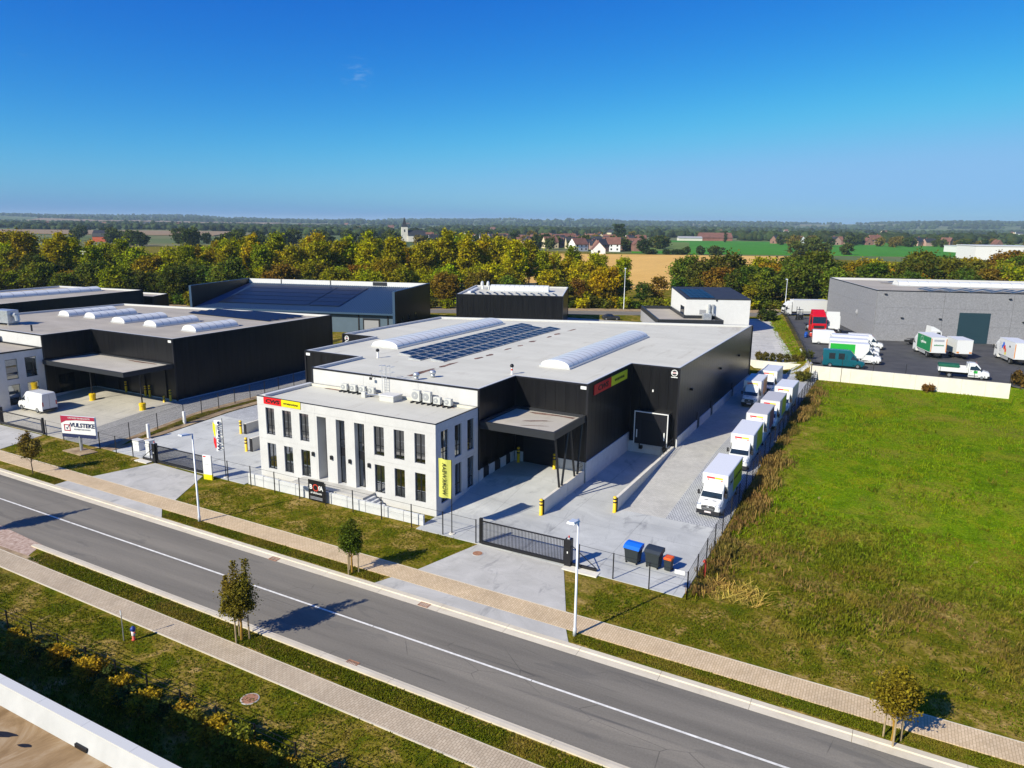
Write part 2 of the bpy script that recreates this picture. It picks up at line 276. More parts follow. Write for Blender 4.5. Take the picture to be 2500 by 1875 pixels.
# ------------------------------------------------------------------ mesh helpers
class MB:
    """collects shapes; build() links them as ONE mesh object"""
    def __init__(s): s.v = []; s.f = []; s.m = []
    def add(s, vs, fs, mi=0):
        o = len(s.v); s.v.extend(tuple(map(float, v)) for v in vs)
        for f in fs: s.f.append(tuple(o+i for i in f)); s.m.append(mi)
        return s
    def box(s, x0, x1, y0, y1, z0, z1, mi=0):
        return s.add([(x0,y0,z0),(x1,y0,z0),(x1,y1,z0),(x0,y1,z0),(x0,y0,z1),(x1,y0,z1),(x1,y1,z1),(x0,y1,z1)],
                     [(3,2,1,0),(4,5,6,7),(0,1,5,4),(1,2,6,5),(2,3,7,6),(3,0,4,7)], mi)
    def cbox(s, x0, x1, y0, y1, z0, z1, c=0.03, mi=0):       # box with chamfered vertical and top edges
        p = [(x0+c,y0),(x1-c,y0),(x1,y0+c),(x1,y1-c),(x1-c,y1),(x0+c,y1),(x0,y1-c),(x0,y0+c)]
        q = [(x0+2*c,y0+c),(x1-2*c,y0+c),(x1-c,y0+2*c),(x1-c,y1-2*c),(x1-2*c,y1-c),(x0+2*c,y1-c),(x0+c,y1-2*c),(x0+c,y0+2*c)]
        return s.rings([[(a,b,z0) for a,b in p],[(a,b,z1-c) for a,b in p],[(a,b,z1) for a,b in q]], True, mi)
    def rings(s, rs, cap=True, mi=0, caps=(True, True)):
        n = len(rs[0]); o = len(s.v)
        for r in rs: s.v.extend(tuple(map(float, p)) for p in r)
        for k in range(len(rs)-1):
            for i in range(n):
                j = (i+1) % n; s.f.append((o+k*n+i, o+k*n+j, o+(k+1)*n+j, o+(k+1)*n+i)); s.m.append(mi)
        if cap:
            if caps[0]: s.f.append(tuple(o+i for i in reversed(range(n)))); s.m.append(mi)
            if caps[1]: s.f.append(tuple(o+(len(rs)-1)*n+i for i in range(n))); s.m.append(mi)
        return s
    def prism(s, poly, z0, z1, mi=0):                          # poly counter-clockwise in XY
        return s.rings([[(x,y,z0) for x,y in poly],[(x,y,z1) for x,y in poly]], True, mi)
    def tube(s, p0, p1, r0, r1=None, n=8, mi=0, cap=True):
        p0 = Vector(p0); p1 = Vector(p1); r1 = r0 if r1 is None else r1; d = (p1-p0)
        if d.length < 1e-6: return s
        d.normalize(); a = d.orthogonal().normalized(); b = d.cross(a)
        ring = lambda p, r: [p + a*(r*math.cos(2*math.pi*i/n)) + b*(r*math.sin(2*math.pi*i/n)) for i in range(n)]
        return s.rings([ring(p0, r0), ring(p1, r1)], cap, mi)
    def path(s, pts, r, n=6, mi=0):
        for a, b in zip(pts[:-1], pts[1:]): s.tube(a, b, r, r, n, mi)
        return s
    def lathe(s, prof, c=(0,0,0), n=16, mi=0):
        return s.rings([[(c[0]+r*math.cos(2*math.pi*i/n), c[1]+r*math.sin(2*math.pi*i/n), c[2]+z) for i in range(n)] for r, z in prof], True, mi)
    def quad(s, a, b, c, d, mi=0): return s.add([a,b,c,d], [(0,1,2,3)], mi)
    def ring2(s, outer, inner, z0, z1, mi=0):                  # frame between two loops
        n = len(outer); o = len(s.v)
        for poly, z in ((outer, z0), (outer, z1), (inner, z1), (inner, z0)): s.v.extend((float(x), float(y), float(z)) for x, y in poly)
        for i in range(n):
            j = (i+1) % n
            for k in range(4):
                a, b = k*n, ((k+1) % 4)*n
                s.f.append((o+a+i, o+a+j, o+b+j, o+b+i)); s.m.append(mi)
        return s
    def tf(s, M):
        s.v = [tuple(M @ Vector(v)) for v in s.v]; return s
    def mesh(s, name, mats, smooth=False):
        me = bpy.data.meshes.new(name); me.from_pydata(s.v, [], s.f)
        for m in (mats if isinstance(mats, (list, tuple)) else [mats]): me.materials.append(MATS[m])
        if any(s.m): me.polygons.foreach_set('material_index', s.m)
        if smooth: me.polygons.foreach_set('use_smooth', [True]*len(me.polygons))
        me.update(); return me
    def build(s, name, mats, parent=None, smooth=False, loc=None, rot=None):
        return link(name, s.mesh(name, mats, smooth), parent, loc, rot)

def link(name, data, parent=None, loc=None, rot=None):
    o = bpy.data.objects.new(name, data); COL.objects.link(o)
    if parent is not None: o.parent = parent
    if loc is not None: o.location = loc
    if rot is not None: o.rotation_euler = rot if hasattr(rot, '__len__') else (0, 0, rot)
    return o
def tag(o, label, cat, group=None):
    o['label'] = label; o['category'] = cat
    if group: o['group'] = group
    return o
def thing(name, label, cat, loc=(0,0,0), rot=0.0, group=None):
    return tag(link(name, None, None, loc, rot), label, cat, group)
def struct(o): o['kind'] = 'structure'; return o
def stuff(o): o['kind'] = 'stuff'; return o
def dup(root, loc=None, rot=None, label=None, group=None, scale=None, color=None):
    def cp(o, par):
        c = o.copy(); COL.objects.link(c); c.parent = par
        if color is not None: c.color = (*color, 1)
        for ch in o.children: cp(ch, c)
        return c
    r = cp(root, None)
    if loc is not None: r.location = loc
    if rot is not None: r.rotation_euler = rot if hasattr(rot, '__len__') else (0, 0, rot)
    if scale is not None: r.scale = scale if hasattr(scale, '__len__') else (scale,)*3
    if label: r['label'] = label
    if group: r['group'] = group
    return r
def recolor(root, c):
    root.color = (*c, 1)
    for ch in root.children: recolor(ch, c)
def inset(poly, d):
    n = len(poly); out = []
    for i in range(n):
        p0, p1, p2 = (Vector(poly[(i+k) % n]) for k in (-1, 0, 1))
        e1 = (p1-p0).normalized(); e2 = (p2-p1).normalized()
        n1 = Vector((-e1.y, e1.x)); n2 = Vector((-e2.y, e2.x))
        bi = (n1+n2); bi = bi / max(0.3, bi.dot(n1)) if bi.length > 1e-6 else n1
        out.append((p1.x + bi.x*d, p1.y + bi.y*d))
    return out
FONTC = {}
def text_mesh(txt, size, depth=0.012, shear=0.0, bold=0.0):
    key = (txt, size, depth, shear, bold)
    if key not in FONTC:
        cu = bpy.data.curves.new('lettering', 'FONT'); cu.body = txt; cu.size = size; cu.extrude = depth; cu.shear = shear; cu.offset = bold
        cu.align_x = 'CENTER'; cu.align_y = 'CENTER'; cu.resolution_u = 2
        o = bpy.data.objects.new('lettering', cu); COL.objects.link(o)
        me = bpy.data.meshes.new_from_object(o.evaluated_get(bpy.context.evaluated_depsgraph_get()))
        me.name = 'lettering'; bpy.data.objects.remove(o); FONTC[key] = me
    return FONTC[key]
def letter(txt, size, mat, parent, loc, rot, shear=0.0, bold=0.0, sx=1.0, sy=1.0, depth=0.012):
    me = text_mesh(txt, size, depth, shear, bold).copy(); me.materials.clear(); me.materials.append(MATS[mat])
    o = link('lettering', me, parent, loc, rot); o.scale = (sx, sy, 1); return o
FRONT = (R(90), 0, 0)             # text standing on a wall that faces -Y
EAST = (R(90), 0, R(90))          # text on a wall that faces +X
def clamp(v, a=0.0, b=1.0): return max(a, min(b, v))
def sstep(v): v = clamp(v); return v*v*(3-2*v)
CA, SA = math.cos(R(28.11)), math.sin(R(28.11))
def G(l, d): return (l*CA - d*SA, l*SA + d*CA)      # the grid of the back road, turned 28 degrees against the front road
def ry(x): return -0.0145*(x+30)                     # the front road is turned slightly against the buildings

# ------------------------------------------------------------------ terrain
def zlot(x, y):                                      # level of the neighbouring plots behind
    return 2.4
def zt(x, y):
    if y < 47.5: z = 0.0
    elif x < -76: z = 1.2*clamp((y-48)/13)
    elif x < -54.5: z = 0.95*clamp((y-50)/14)
    elif x < -26.12:
        k = clamp((x+34)/8); z = 1.12*clamp((y-(50.6+4.6*k))/7.5)
    elif x < -20.7: z = 0.0 if y < 77 else 1.1
    else: z = 1.1*clamp((y-58)/19)
    if y > 47.5:
        edge = -12.5 - (y-125)*0.212                 # line between the driveway and the right-hand lot
        if x > edge:
            if x < 14.6: z = z if y < 125.02 else 3.0
            else: z = z + (3.0-z)*sstep((y-108)/24)
        elif x > -22.5: z = z if y < 130.02 else 2.3
        else: z = z + (2.4-z)*sstep((y-100)/30)
        if y > 125 and edge-3.2 < x <= edge and x > -40: z = max(z, 2.3 + 0.7*clamp((x-edge+3.2)/3.2)) if y > 130 else max(z, 1.1 + 1.9*clamp((x-edge+3.2)/3.2)*clamp((y-125)/5))
    # far land
    r = math.hypot(x, y)
    if r > 330:
        az = math.atan2(x*CA + y*SA, -x*SA + y*CA)   # 0 = straight ahead
        k = sstep((r-330)/300)
        z = z + (3.0-z)*k
        und = 3.0*math.sin(r*0.0021+az*5) + 2.0*math.sin(az*17+r*0.0012)
        z += und*sstep((r-1100)/2200)
        hill = (58+20*math.sin(az*3.4+0.6)+10*math.sin(az*11+1.3)+6*math.sin(az*27))
        if az > 0.28: hill += 26*sstep((az-0.28)/0.35)
        if az < -0.15: hill += 20*sstep((-az-0.15)/0.3)
        z += max(0, hill-14)*sstep((r-3600)/3600)*0.8
    return z
def fz(x, y): return zt(x, y)

xs = sorted(set([round(v, 3) for v in np.arange(-170, 62, 2.0)] + [-76.05, -75.95, -54.55, -54.45, -26.25, -26.05, -20.75, -20.6, -12.6, -12.3, 14.5, 14.7]))
ys = sorted(set([round(v, 3) for v in np.arange(0, 236, 2.0)] + [47.4, 47.6, 50.6, 58.1, 55.2, 62.7, 76.9, 77.1, 124.95, 125.1, 129.95, 130.1]))
for v in (-200, -240, -290, -360, -450): xs.insert(0, v)
xs += [80, 110, 150, 200, 270, 360, 450]; ys = [-200, -120, -60, -30, -12] + ys + [260, 300, 360, 450]
mb = MB(); nx, ny = len(xs), len(ys)
SUNK = [(-53, -35.9, 50, 56), (-32, -27.9, 52, 62), (-18.7, -13.4, 49, 122), (-73.9, -68.9, 50, 98), (-73.9, -63, 50, 63), (-132, -86, 50, 60), (-82.9, -79, 66, 98), (-66, -22.9, 79, 97), (-60, -36, 58, 97)]
def zground(x, y):
    z = zt(x, y)
    if -26.1 < x < -20.7 and 50 < y < 77: return -0.35
    return z-0.2 if any(a < x < b and c < y < d for a, b, c, d in SUNK) else z
mb.v = [(x, y, zground(x, y)) for y in ys for x in xs]
mb.f = [(j*nx+i, j*nx+i+1, (j+1)*nx+i+1, (j+1)*nx+i) for j in range(ny-1) for i in range(nx-1)]; mb.m = [0]*len(mb.f)
near_n = len(mb.f)
# outer skirt to the horizon: rings of the rectangle's border blown outwards
border = [(x, -200.0) for x in xs] + [(450.0, y) for y in ys[1:]] + [(x, 450.0) for x in reversed(xs[:-1])] + [(-450.0, y) for y in reversed(ys[1:-1])]
idx = [i for i in range(nx)] + [j*nx+nx-1 for j in range(1, ny)] + [(ny-1)*nx+i for i in reversed(range(nx-1))] + [j*nx for j in reversed(range(1, ny-1))]
prev = idx
for k in [1.25, 1.6, 2.0, 2.6, 3.3, 4.2, 5.4, 7, 8.5, 10, 11.5, 13, 14.5, 16, 18, 21, 25, 30, 38]:
    cur = []
    for (bx, by) in border:
        cur.append(len(mb.v)); X, Y = bx*k, by*k; mb.v.append((X, Y, zt(X, Y)))
    n = len(border)
    for i in range(n):
        j = (i+1) % n; mb.f.append((prev[j], prev[i], cur[i], cur[j])); mb.m.append(1 if k > 1.3 else 0)
    prev = cur
o = mb.build('ground', ['grass', 'far_land'], smooth=True); struct(o)
# ------------------------------------------------------------------ roads, pavements, yards
def sheet(name, q, mat, dz=0.05, du=2.0, skirt=0.12, zf=None, parent=None):
    """bilinear patch q = 4 XY corners counter-clockwise, laid on the terrain"""
    a, b, c, d = (Vector(p) for p in q)
    nu = max(1, int(max((b-a).length, (c-d).length)/du)); nv = max(1, int(max((d-a).length, (c-b).length)/du))
    m = MB(); zf = zf or zt
    for j in range(nv+1):
        for i in range(nu+1):
            u, v = i/nu, j/nv; p = (a*(1-u)+b*u)*(1-v) + (d*(1-u)+c*u)*v
            m.v.append((p.x, p.y, zf(p.x, p.y)+dz))
    N = nu+1
    for j in range(nv):
        for i in range(nu): m.f.append((j*N+i, j*N+i+1, (j+1)*N+i+1, (j+1)*N+i)); m.m.append(0)
    if skirt:
        loop = [i for i in range(N)] + [j*N+nu for j in range(1, nv+1)] + [nv*N+i for i in reversed(range(nu))] + [j*N for j in reversed(range(1, nv))]
        o0 = len(m.v)
        for i in loop: x, y, z = m.v[i]; m.v.append((x, y, z-skirt))
        n = len(loop)
        for i in range(n): j = (i+1) % n; m.f.append((loop[j], loop[i], o0+i, o0+j)); m.m.append(0)
    o = m.build(name, mat, parent)
    return o if parent else struct(o)
def strip(name, x0, x1, y0, y1, mat, dz, **k):
    return sheet(name, [(x0, y0+ry(x0)), (x1, y0+ry(x1)), (x1, y1+ry(x1)), (x0, y1+ry(x0))], mat, dz, du=k.pop('du', 6.0), **k)
flat = lambda x, y: 0.0
road = strip('road', -420, 160, 29.5, 36.72, 'asphalt', 0.004, zf=flat, du=20, skirt=0)
for i, (a, b) in enumerate([(-420, -60), (-59.95, -27.5), (-27.45, -16.2), (-16.15, 160)]):
    o = strip('centre_line', a, b, 33.13, 33.28, 'road_paint', 0.009, zf=flat, du=20, skirt=0, parent=road)
strip('footpath', -420, 160, 39.02, 40.85, 'footpath_pavers', 0.045, zf=flat, du=20)
MATS['footpath_grey'] = pavers('footpath_grey', (0.47, 0.375, 0.26), (0.55, 0.45, 0.32), 0.30, 0.15, (0.27, 0.21, 0.14), R(89.2))
strip('footpath', -420, 160, 25.95, 27.42, 'footpath_grey', 0.045, zf=flat, du=20)
for nm, (y0, y1) in (('edging_north', (40.85, 40.93)), ('edging_south', (25.87, 25.95)), ('edging_kerb', (27.42, 27.48))):
    strip('footpath_edging', -200, 60, y0, y1, 'kerb_concrete', 0.05, zf=flat, du=20, skirt=0.1)
# kerbs: separate cast lengths with open joints
def kerb_run(name, x0, x1, L, prof, label):
    root = MB().box(x0-0.0, x1, prof[0][0]+ry(x0)-0.0, prof[0][0]+0.02+ry(x0), -0.3, -0.25).build(name, 'kerb_concrete'); struct(root)
    x = x0
    while x < x1-0.1:
        m = MB(); xe = x+L-0.02
        m.rings([[(X, y+ry(X), z) for y, z in prof] for X in (x, xe)], True)
        m.build('kerb_stone', 'kerb_concrete', root); x += L
kerb_run('kerb', -130, 40, 5.0, [(36.70, -0.2), (37.66, -0.2), (37.66, 0.07), (37.30, 0.075), (37.24, 0.02), (36.70, 0.008)], '')
kerb_run('kerb', -58, 20, 5.0, [(28.96, -0.2), (29.52, -0.2), (29.52, 0.01), (29.32, 0.02), (29.27, 0.09), (28.96, 0.09)], '')
# driveways
def ap(name, q, mat='apron_concrete', dz=0.03): return sheet(name, [(x, y+ry(x)*0) for x, y in q], mat, dz, du=3, zf=flat)
ap('driveway', [(-31.04, 37.68), (-15.9, 37.47), (-16.68, 38.82), (-30.5, 39.03)])
ap('driveway', [(-29.6, 40.85), (-17.5, 40.66), (-20.4, 46.7), (-27.95, 46.9)])
ap('driveway', [(-70.1, 38.25), (-54.2, 38.02), (-56.0, 39.4), (-70.15, 39.6)])
ap('driveway', [(-69.3, 41.42), (-56.7, 41.25), (-60.0, 47.0), (-67.6, 47.3)])
ap('driveway', [(-104, 41.9), (-86.4, 41.7), (-88.0, 47.45), (-99.5, 47.5)])
ap('driveway', [(-104, 38.75), (-85, 38.5), (-86, 39.8), (-104, 40.1)])
ap('gravel_shoulder', [(-82, 27.9), (-56.5, 28.3), (-57.6, 29.95), (-80, 31.6)], 'gravel', 0.012)
ap('worn_earth', [(-75, 27.55), (-56.0, 27.55), (-53.5, 28.2), (-73, 29.0)], 'bare_earth', 0.008)
# yards
sheet('concrete_yard', [(-34.0, 46.95), (-26.12, 46.9), (-26.12, 64.25), (-34.0, 64.25)], 'yard_concrete', 0.05, 0.8)
sheet('concrete_yard', [(-26.12, 46.9), (-20.66, 46.7), (-20.66, 77.0), (-26.12, 77.0)], 'yard_concrete', 0.05, 2.0, zf=lambda x, y: 0.0)
sheet('concrete_yard', [(-20.66, 46.7), (-11.35, 46.4), (-11.35, 59.25), (-20.66, 59.25)], 'yard_concrete', 0.05, 1.5)
sheet('paved_lane', [(-20.66, 59.25), (-16.4, 59.25), (-16.4, 129.9), (-20.66, 129.9)], 'lane_pavers', 0.05, 1.5)
sheet('paved_parking_strip', [(-16.4, 59.25), (-11.35, 59.25), (-11.35, 129.9), (-16.4, 129.9)], 'grid_pavers', 0.05, 1.5)
sheet('concrete_yard', [(-75.3, 47.7), (-54.6, 47.4), (-54.6, 62.0), (-74.9, 62.0)], 'yard_concrete', 0.05, 1.5)
sheet('paved_side_yard', [(-74.9, 62.0), (-54.5, 62.0), (-62.5, 100.0), (-74.4, 100.0)], 'grid_pavers', 0.05, 1.5)
sheet('neighbour_yard', [(-140, 48.0), (-84.6, 47.7), (-84.6, 64.6), (-140, 64.6)], 'neighbour_yard', 0.05, 1.5)
sheet('neighbour_side_yard', [(-84.6, 47.7), (-77.4, 47.7), (-78.6, 108.0), (-84.6, 108.0)], 'grey_clinker', 0.05, 1.5)
sheet('earth_strip', [(-77.35, 47.7), (-75.35, 47.7), (-74.95, 80.0), (-78.2, 80.0)], 'bare_earth', 0.09, 2.0)
# back of the neighbourhood: road along the tree belt, driveways, right-hand lot
def gq(l0, l1, d0, d1): return [G(l0, d0), G(l1, d0), G(l1, d1), G(l0, d1)]
sheet('back_road', gq(-220, 420, 188, 196), 'asphalt', 0.06, 6, zf=lambda x, y: max(zt(x, y), 2.3))
sheet('back_verge', gq(-220, 420, 196.2, 202), 'bare_earth', 0.05, 8)
for l0 in (-60, 60):
    pass
sheet('back_driveway', [(-30.5, 130.2), (-15.2, 130.2), (-29.6, 191.0), (-39.5, 186.0)], 'apron_concrete', 0.06, 2.5)
sheet('lorry_park', [(-11.9, 125.35), (60, 125.6), (75, 215), (-26.5, 197)], 'dark_asphalt', 0.05, 2.5)
sheet('back_yard', [(-70, 118.6), (-45, 126), (-52, 168), (-92, 165)], 'neighbour_yard', 0.05, 4)
# ------------------------------------------------------------------ building kit
def clad(root, poly, z0, z1, mat, pw=1.15, th=0.09, edges=None, name='wall_panel', gap=0.015, corner=True):
    n = len(poly); cache = {}
    for i in range(n):
        if edges is not None and i not in edges: continue
        a = Vector(poly[i]); b = Vector(poly[(i+1) % n]); L = (b-a).length; e = (b-a)/L
        k = max(1, round((L-0.18)/pw)); w = (L-0.18)/k
        za = z0[i] if hasattr(z0, '__len__') else z0; mt = mat[i] if isinstance(mat, dict) else mat
        key = (round(w, 4), za, mt)
        if key not in cache: cache[key] = MB().box(0, w-gap, 0, th, za, z1).mesh(name, mt)
        rz = math.atan2(e.y, e.x)
        for j in range(k):
            p = a + e*(0.09 + j*w); link(name, cache[key], root, (p.x, p.y, 0), rz)
    if corner:
        for i in range(n):
            if edges is not None and i not in edges and (i-1) % n not in edges: continue
            x, y = poly[i]; za = z0[i] if hasattr(z0, '__len__') else z0
            MB().box(x-0.1, x+0.1, y-0.1, y+0.1, za, z1-0.01).build('corner_flashing', 'black_trim', root)
def flat_roof(root, poly, z1, depth=0.3, roofmat='roof_membrane', cop='coping_white', edge='black_trim', w=0.34):
    MB().prism(inset(poly, 0.12), -0.2, z1-depth-0.02).build('core', 'black_trim', root)
    rf = MB().add([(x, y, z1-depth) for x, y in inset(poly, 0.11)], [tuple(range(len(poly)))]).build('roof', roofmat, root)
    MB().ring2(inset(poly, -0.035), inset(poly, 0.06), z1-0.16, z1+0.01).build('roof_edge', edge, root)
    MB().ring2(inset(poly, 0.062), inset(poly, w), z1-depth+0.004, z1-0.004).build('parapet', cop, root)
    return rf
def skylight(root, x0, x1, y0, y1, zr, nseg, rise, curb=0.22, na=12, ribs=True):
    sk = MB().ring2([(x0-0.12, y0-0.12), (x1+0.12, y0-0.12), (x1+0.12, y1+0.12), (x0-0.12, y1+0.12)], [(x0, y0), (x1, y0), (x1, y1), (x0, y1)], zr, zr+curb).build('skylight', 'alu', root)
    w = (x1-x0)/2; cx = (x0+x1)/2; dy = (y1-y0)/nseg
    arc = [(cx - w*math.cos(math.pi*i/na), zr+curb-0.02+rise*math.sin(math.pi*i/na)**0.9) for i in range(na+1)]
    seg = MB()
    for k in range(na):
        (xa, za), (xb, zb) = arc[k], arc[k+1]
        seg.add([(xa, 0, za), (xb, 0, zb), (xb, dy-0.05, zb), (xa, dy-0.05, za)], [(0, 1, 2, 3)])
    seg = seg.mesh('glazing', 'polycarbonate', True)
    rib = MB()
    for k in range(na):
        (xa, za), (xb, zb) = arc[k], arc[k+1]
        rib.add([(xa, -0.055, za+0.02), (xb, -0.055, zb+0.02), (xb, 0.01, zb+0.02), (xa, 0.01, za+0.02)], [(0, 1, 2, 3)])
    rib = rib.mesh('glazing_rib', 'tex_grey', True)
    for j in range(nseg):
        link('glazing', seg, sk, (0, y0+j*dy, 0))
        if j: link('glazing_rib', rib, sk, (0, y0+j*dy, 0))
    for y in (y0, y1):
        m = MB(); p = [(x, y, z) for x, z in arc]; m.add(p, [tuple(range(len(p)))]); m.build('end_panel', 'white_paint', sk)
    return sk
def pv_panel_mesh(w, l, name='solar_panel', frame='alu'):
    m = MB().box(0, w, 0, l, 0, 0.035, 0)
    m.add([(0.03, 0.03, 0.0365), (w-0.03, 0.03, 0.0365), (w-0.03, l-0.03, 0.0365), (0.03, l-0.03, 0.0365)], [(0, 1, 2, 3)], 1)
    return m.mesh(name, [frame, 'pv_glass'])
def framed_window(root, loc, rz, w, h, mesh_cache={}, mull=0.5, trans=0.33, name='window'):
    key = (round(w, 2), round(h, 2), mull, trans)
    if key not in mesh_cache:
        t_ = 0.07; m = MB()
        m.box(-w/2, -w/2+t_, 0, 0.07, 0, h).box(w/2-t_, w/2, 0, 0.07, 0, h).box(-w/2+t_, w/2-t_, 0, 0.07, 0, t_).box(-w/2+t_, w/2-t_, 0, 0.07, h-t_, h)
        if mull: xm = -w/2+w*mull; m.box(xm-t_*0.7, xm+t_*0.7, 0.004, 0.066, t_, h-t_)
        if trans: zt_ = h*trans; m.box(-w/2+t_, w/2-t_, 0.008, 0.062, zt_-t_/2, zt_+t_/2)
        g = MB().quad((-w/2+0.02, 0.035, 0.02), (w/2-0.02, 0.035, 0.02), (w/2-0.02, 0.035, h-0.02), (-w/2+0.02, 0.035, h-0.02))
        mesh_cache[key] = (m.mesh(name, 'black_metal'), g.mesh('pane', 'window_glass'))
    a, b = mesh_cache[key]
    o = link(name, a, root, loc, rz); link('pane', b, o); return o
def facade(x0, x1, z0, z1, holes, depth=0.3, back=True):
    """wall in the XZ plane at y=0 (front faces -Y) with rectangular openings and their reveals"""
    X = sorted({x0, x1, *[h[0] for h in holes], *[h[1] for h in holes]}); X = [x for x in X if x0 <= x <= x1]
    Z = sorted({z0, z1, *[h[2] for h in holes], *[h[3] for h in holes]})
    m = MB(); inh = lambda x, z: any(h[0] < x < h[1] and h[2] < z < h[3] for h in holes)
    for a, b in zip(X[:-1], X[1:]):
        for c, d in zip(Z[:-1], Z[1:]):
            if not inh((a+b)/2, (c+d)/2): m.quad((a, 0, c), (b, 0, c), (b, 0, d), (a, 0, d))
    for h in holes:
        a, b, c, d = h[:4]; D = h[4] if len(h) > 4 else depth
        m.quad((a, 0, c), (a, 0, d), (a, D, d), (a, D, c)); m.quad((b, 0, c), (b, D, c), (b, D, d), (b, 0, d))
        m.quad((a, 0, c), (a, D, c), (b, D, c), (b, 0, c)); m.quad((a, 0, d), (b, 0, d), (b, D, d), (a, D, d))
    m.quad((x0, 0, z0), (x0, 0, z1), (x0, 0.3, z1), (x0, 0.3, z0)); m.quad((x1, 0, z0), (x1, 0.3, z0), (x1, 0.3, z1), (x1, 0, z1))
    return m

# ------------------------------------------------------------------ main warehouse
WP = [(-54.3, 57.0), (-33.9, 57.0), (-33.9, 64.2), (-26.05, 64.2), (-26.05, 76.9), (-20.64, 76.9), (-20.64, 117.6), (-66.9, 100.0), (-67.7, 77.3), (-62.35, 77.3), (-62.35, 64.5), (-54.3, 64.5)]
ZW = 10.03; ZR = ZW-0.3
wh = thing('warehouse', 'black clad flat-roofed warehouse with long barrel skylights behind the white office front', 'warehouse', (0, 0, 0))
mats_e = {i: 'black_cladding' for i in range(len(WP))}
clad(wh, WP, 2.2, ZW-0.1, mats_e, 1.15, edges=[1, 2, 3, 4, 5, 6, 7, 8, 9, 10, 11])
clad(wh, WP, 8.0, ZW-0.1, 'facade_concrete', 6.8, edges=[0], corner=False, name='concrete_panel', gap=0.02)
rf = flat_roof(wh, WP, ZW)
for x0, x1, y0, y1 in ((-58.6, -54.7, 72.3, 99.3), (-34.6, -31.2, 71.4, 98.3)): skylight(wh, x0, x1, y0, y1, ZR, 20, 0.68)
# concrete plinth lengths
def pl(x0, x1, y0, y1, z0, z1, mat='plinth_concrete'): MB().box(x0, x1, y0, y1, z0, z1).build('plinth', mat, wh)
for a, b in ((57.05, 57.8), (58.95, 60.0), (61.2, 62.3), (63.3, 64.13)): pl(-33.98, -33.86, a, b, 0.4, 2.2)
for a, b in ((57.8, 58.95), (60.0, 61.2), (62.3, 63.3)):
    d = MB().box(-33.96, -33.90, a+0.03, b-0.03, 0.9, 3.3).build('side_door', 'anthracite', wh)
    MB().tube((-33.88, b-0.15, 2.1), (-33.88, b-0.15, 2.3), 0.02).build('handle', 'galvanised', d)
pl(-33.8, -32.9, 64.12, 64.24, 0.6, 2.2); pl(-29.2, -26.15, 64.12, 64.24, 0.6, 2.2)
dr = MB().box(-32.85, -29.25, 64.13, 64.2, 1.0, 6.2).build('sectional_door', 'anthracite', wh)
for k in range(10): MB().box(-32.8, -29.3, 64.115, 64.135, 1.05+k*0.51, 1.05+k*0.51+0.48).build('door_section', 'black_trim', dr)
ya = [77.1, 85.7, 86.9, 92.5, 93.6, 98.5, 105.0, 106.0, 111.0, 117.5]
for a, b in zip(ya[:-1], ya[1:]):
    if (b-a) < 1.3: MB().box(-20.68, -20.6, a+0.02, b-0.02, 1.1, 3.2).build('side_door', 'black_trim', wh)
    else: pl(-20.7, -20.56, a+0.01, b-0.01, 0.6, 2.25)
pl(-26.12, -25.96, 64.3, 76.8, -0.3, 2.2)
# loading dock in the east notch
dk = MB().box(-25.95, -20.75, 76.6, 76.86, -0.3, 1.25).build('dock_wall', 'plinth_concrete', wh)
sh = MB().box(-25.1, -21.35, 75.9, 76.86, 1.3, 4.95).build('dock_shelter', 'black_trim', wh)
for x0, x1, z0, z1 in ((-25.14, -25.04, 1.3, 5.0), (-21.41, -21.31, 1.3, 5.0), (-25.03, -21.42, 4.9, 5.0)):
    MB().box(x0, x1, 75.86, 75.96, z0, z1).build('shelter_edge', 'ink_white', sh)
for x in (-24.85, -21.75): MB().box(x, x+0.12, 75.86, 75.89, 2.0, 2.9).build('shelter_marker', 'ink_white', sh)
MB().box(-24.3, -22.1, 75.88, 75.9, 1.4, 4.1).build('dock_curtain', 'ink', sh)
MB().box(-24.4, -21.9, 76.0, 76.6, 1.12, 1.3).build('dock_leveller', 'galvanised', wh)
for x in (-24.6, -21.9): MB().box(x, x+0.35, 76.2, 76.6, 0.6, 1.25).build('dock_bumper', 'tyre', wh)
# small fittings on the cladding
for x, y, z, w_, h_, mt, nm in ((-26.75, 64.17, 9.5, 0.6, 0.3, 'ink_white', 'name_plate'), (-23.55, 76.87, 7.1, 0.14, 0.26, 'ink_white', 'wall_lamp'), (-62.2, 64.47, 9.45, 0.6, 0.3, 'ink_white', 'name_plate')):
    MB().box(x, x+w_, y-0.06, y, z, z+h_).build(nm, mt, wh)
for y in (82.0, 96.5, 108.0): MB().cbox(-20.64, -20.38, y, y+0.3, 6.6, 6.85).build('wall_lamp', 'black_trim', wh)
def disc_logo(parent, loc, r=0.36):
    m = MB().tube((0, 0.0, 0), (0, -0.03, 0), r, r, 24)
    d = m.build('round_emblem', 'ink_white', parent, loc=loc)
    MB().tube((0, -0.031, 0), (0, -0.036, 0), r*0.78, r*0.78, 24).build('emblem_field', 'ink', d)
    MB().box(-r*0.8, r*0.8, -0.045, -0.037, -r*0.2, r*0.3).build('emblem_band', 'ink_white', d)
    MB().box(-r*0.55, r*0.55, -0.05, -0.046, -0.02, r*0.18).build('emblem_bar', 'sign_crimson', d)
    MB().box(-r, r, -0.03, 0, -r-0.16, -r-0.08).build('emblem_caption', 'ink_white', d)
disc_logo(wh, (-21.2, 76.88, 9.45)); disc_logo(wh, (-67.0, 77.28, 9.4))
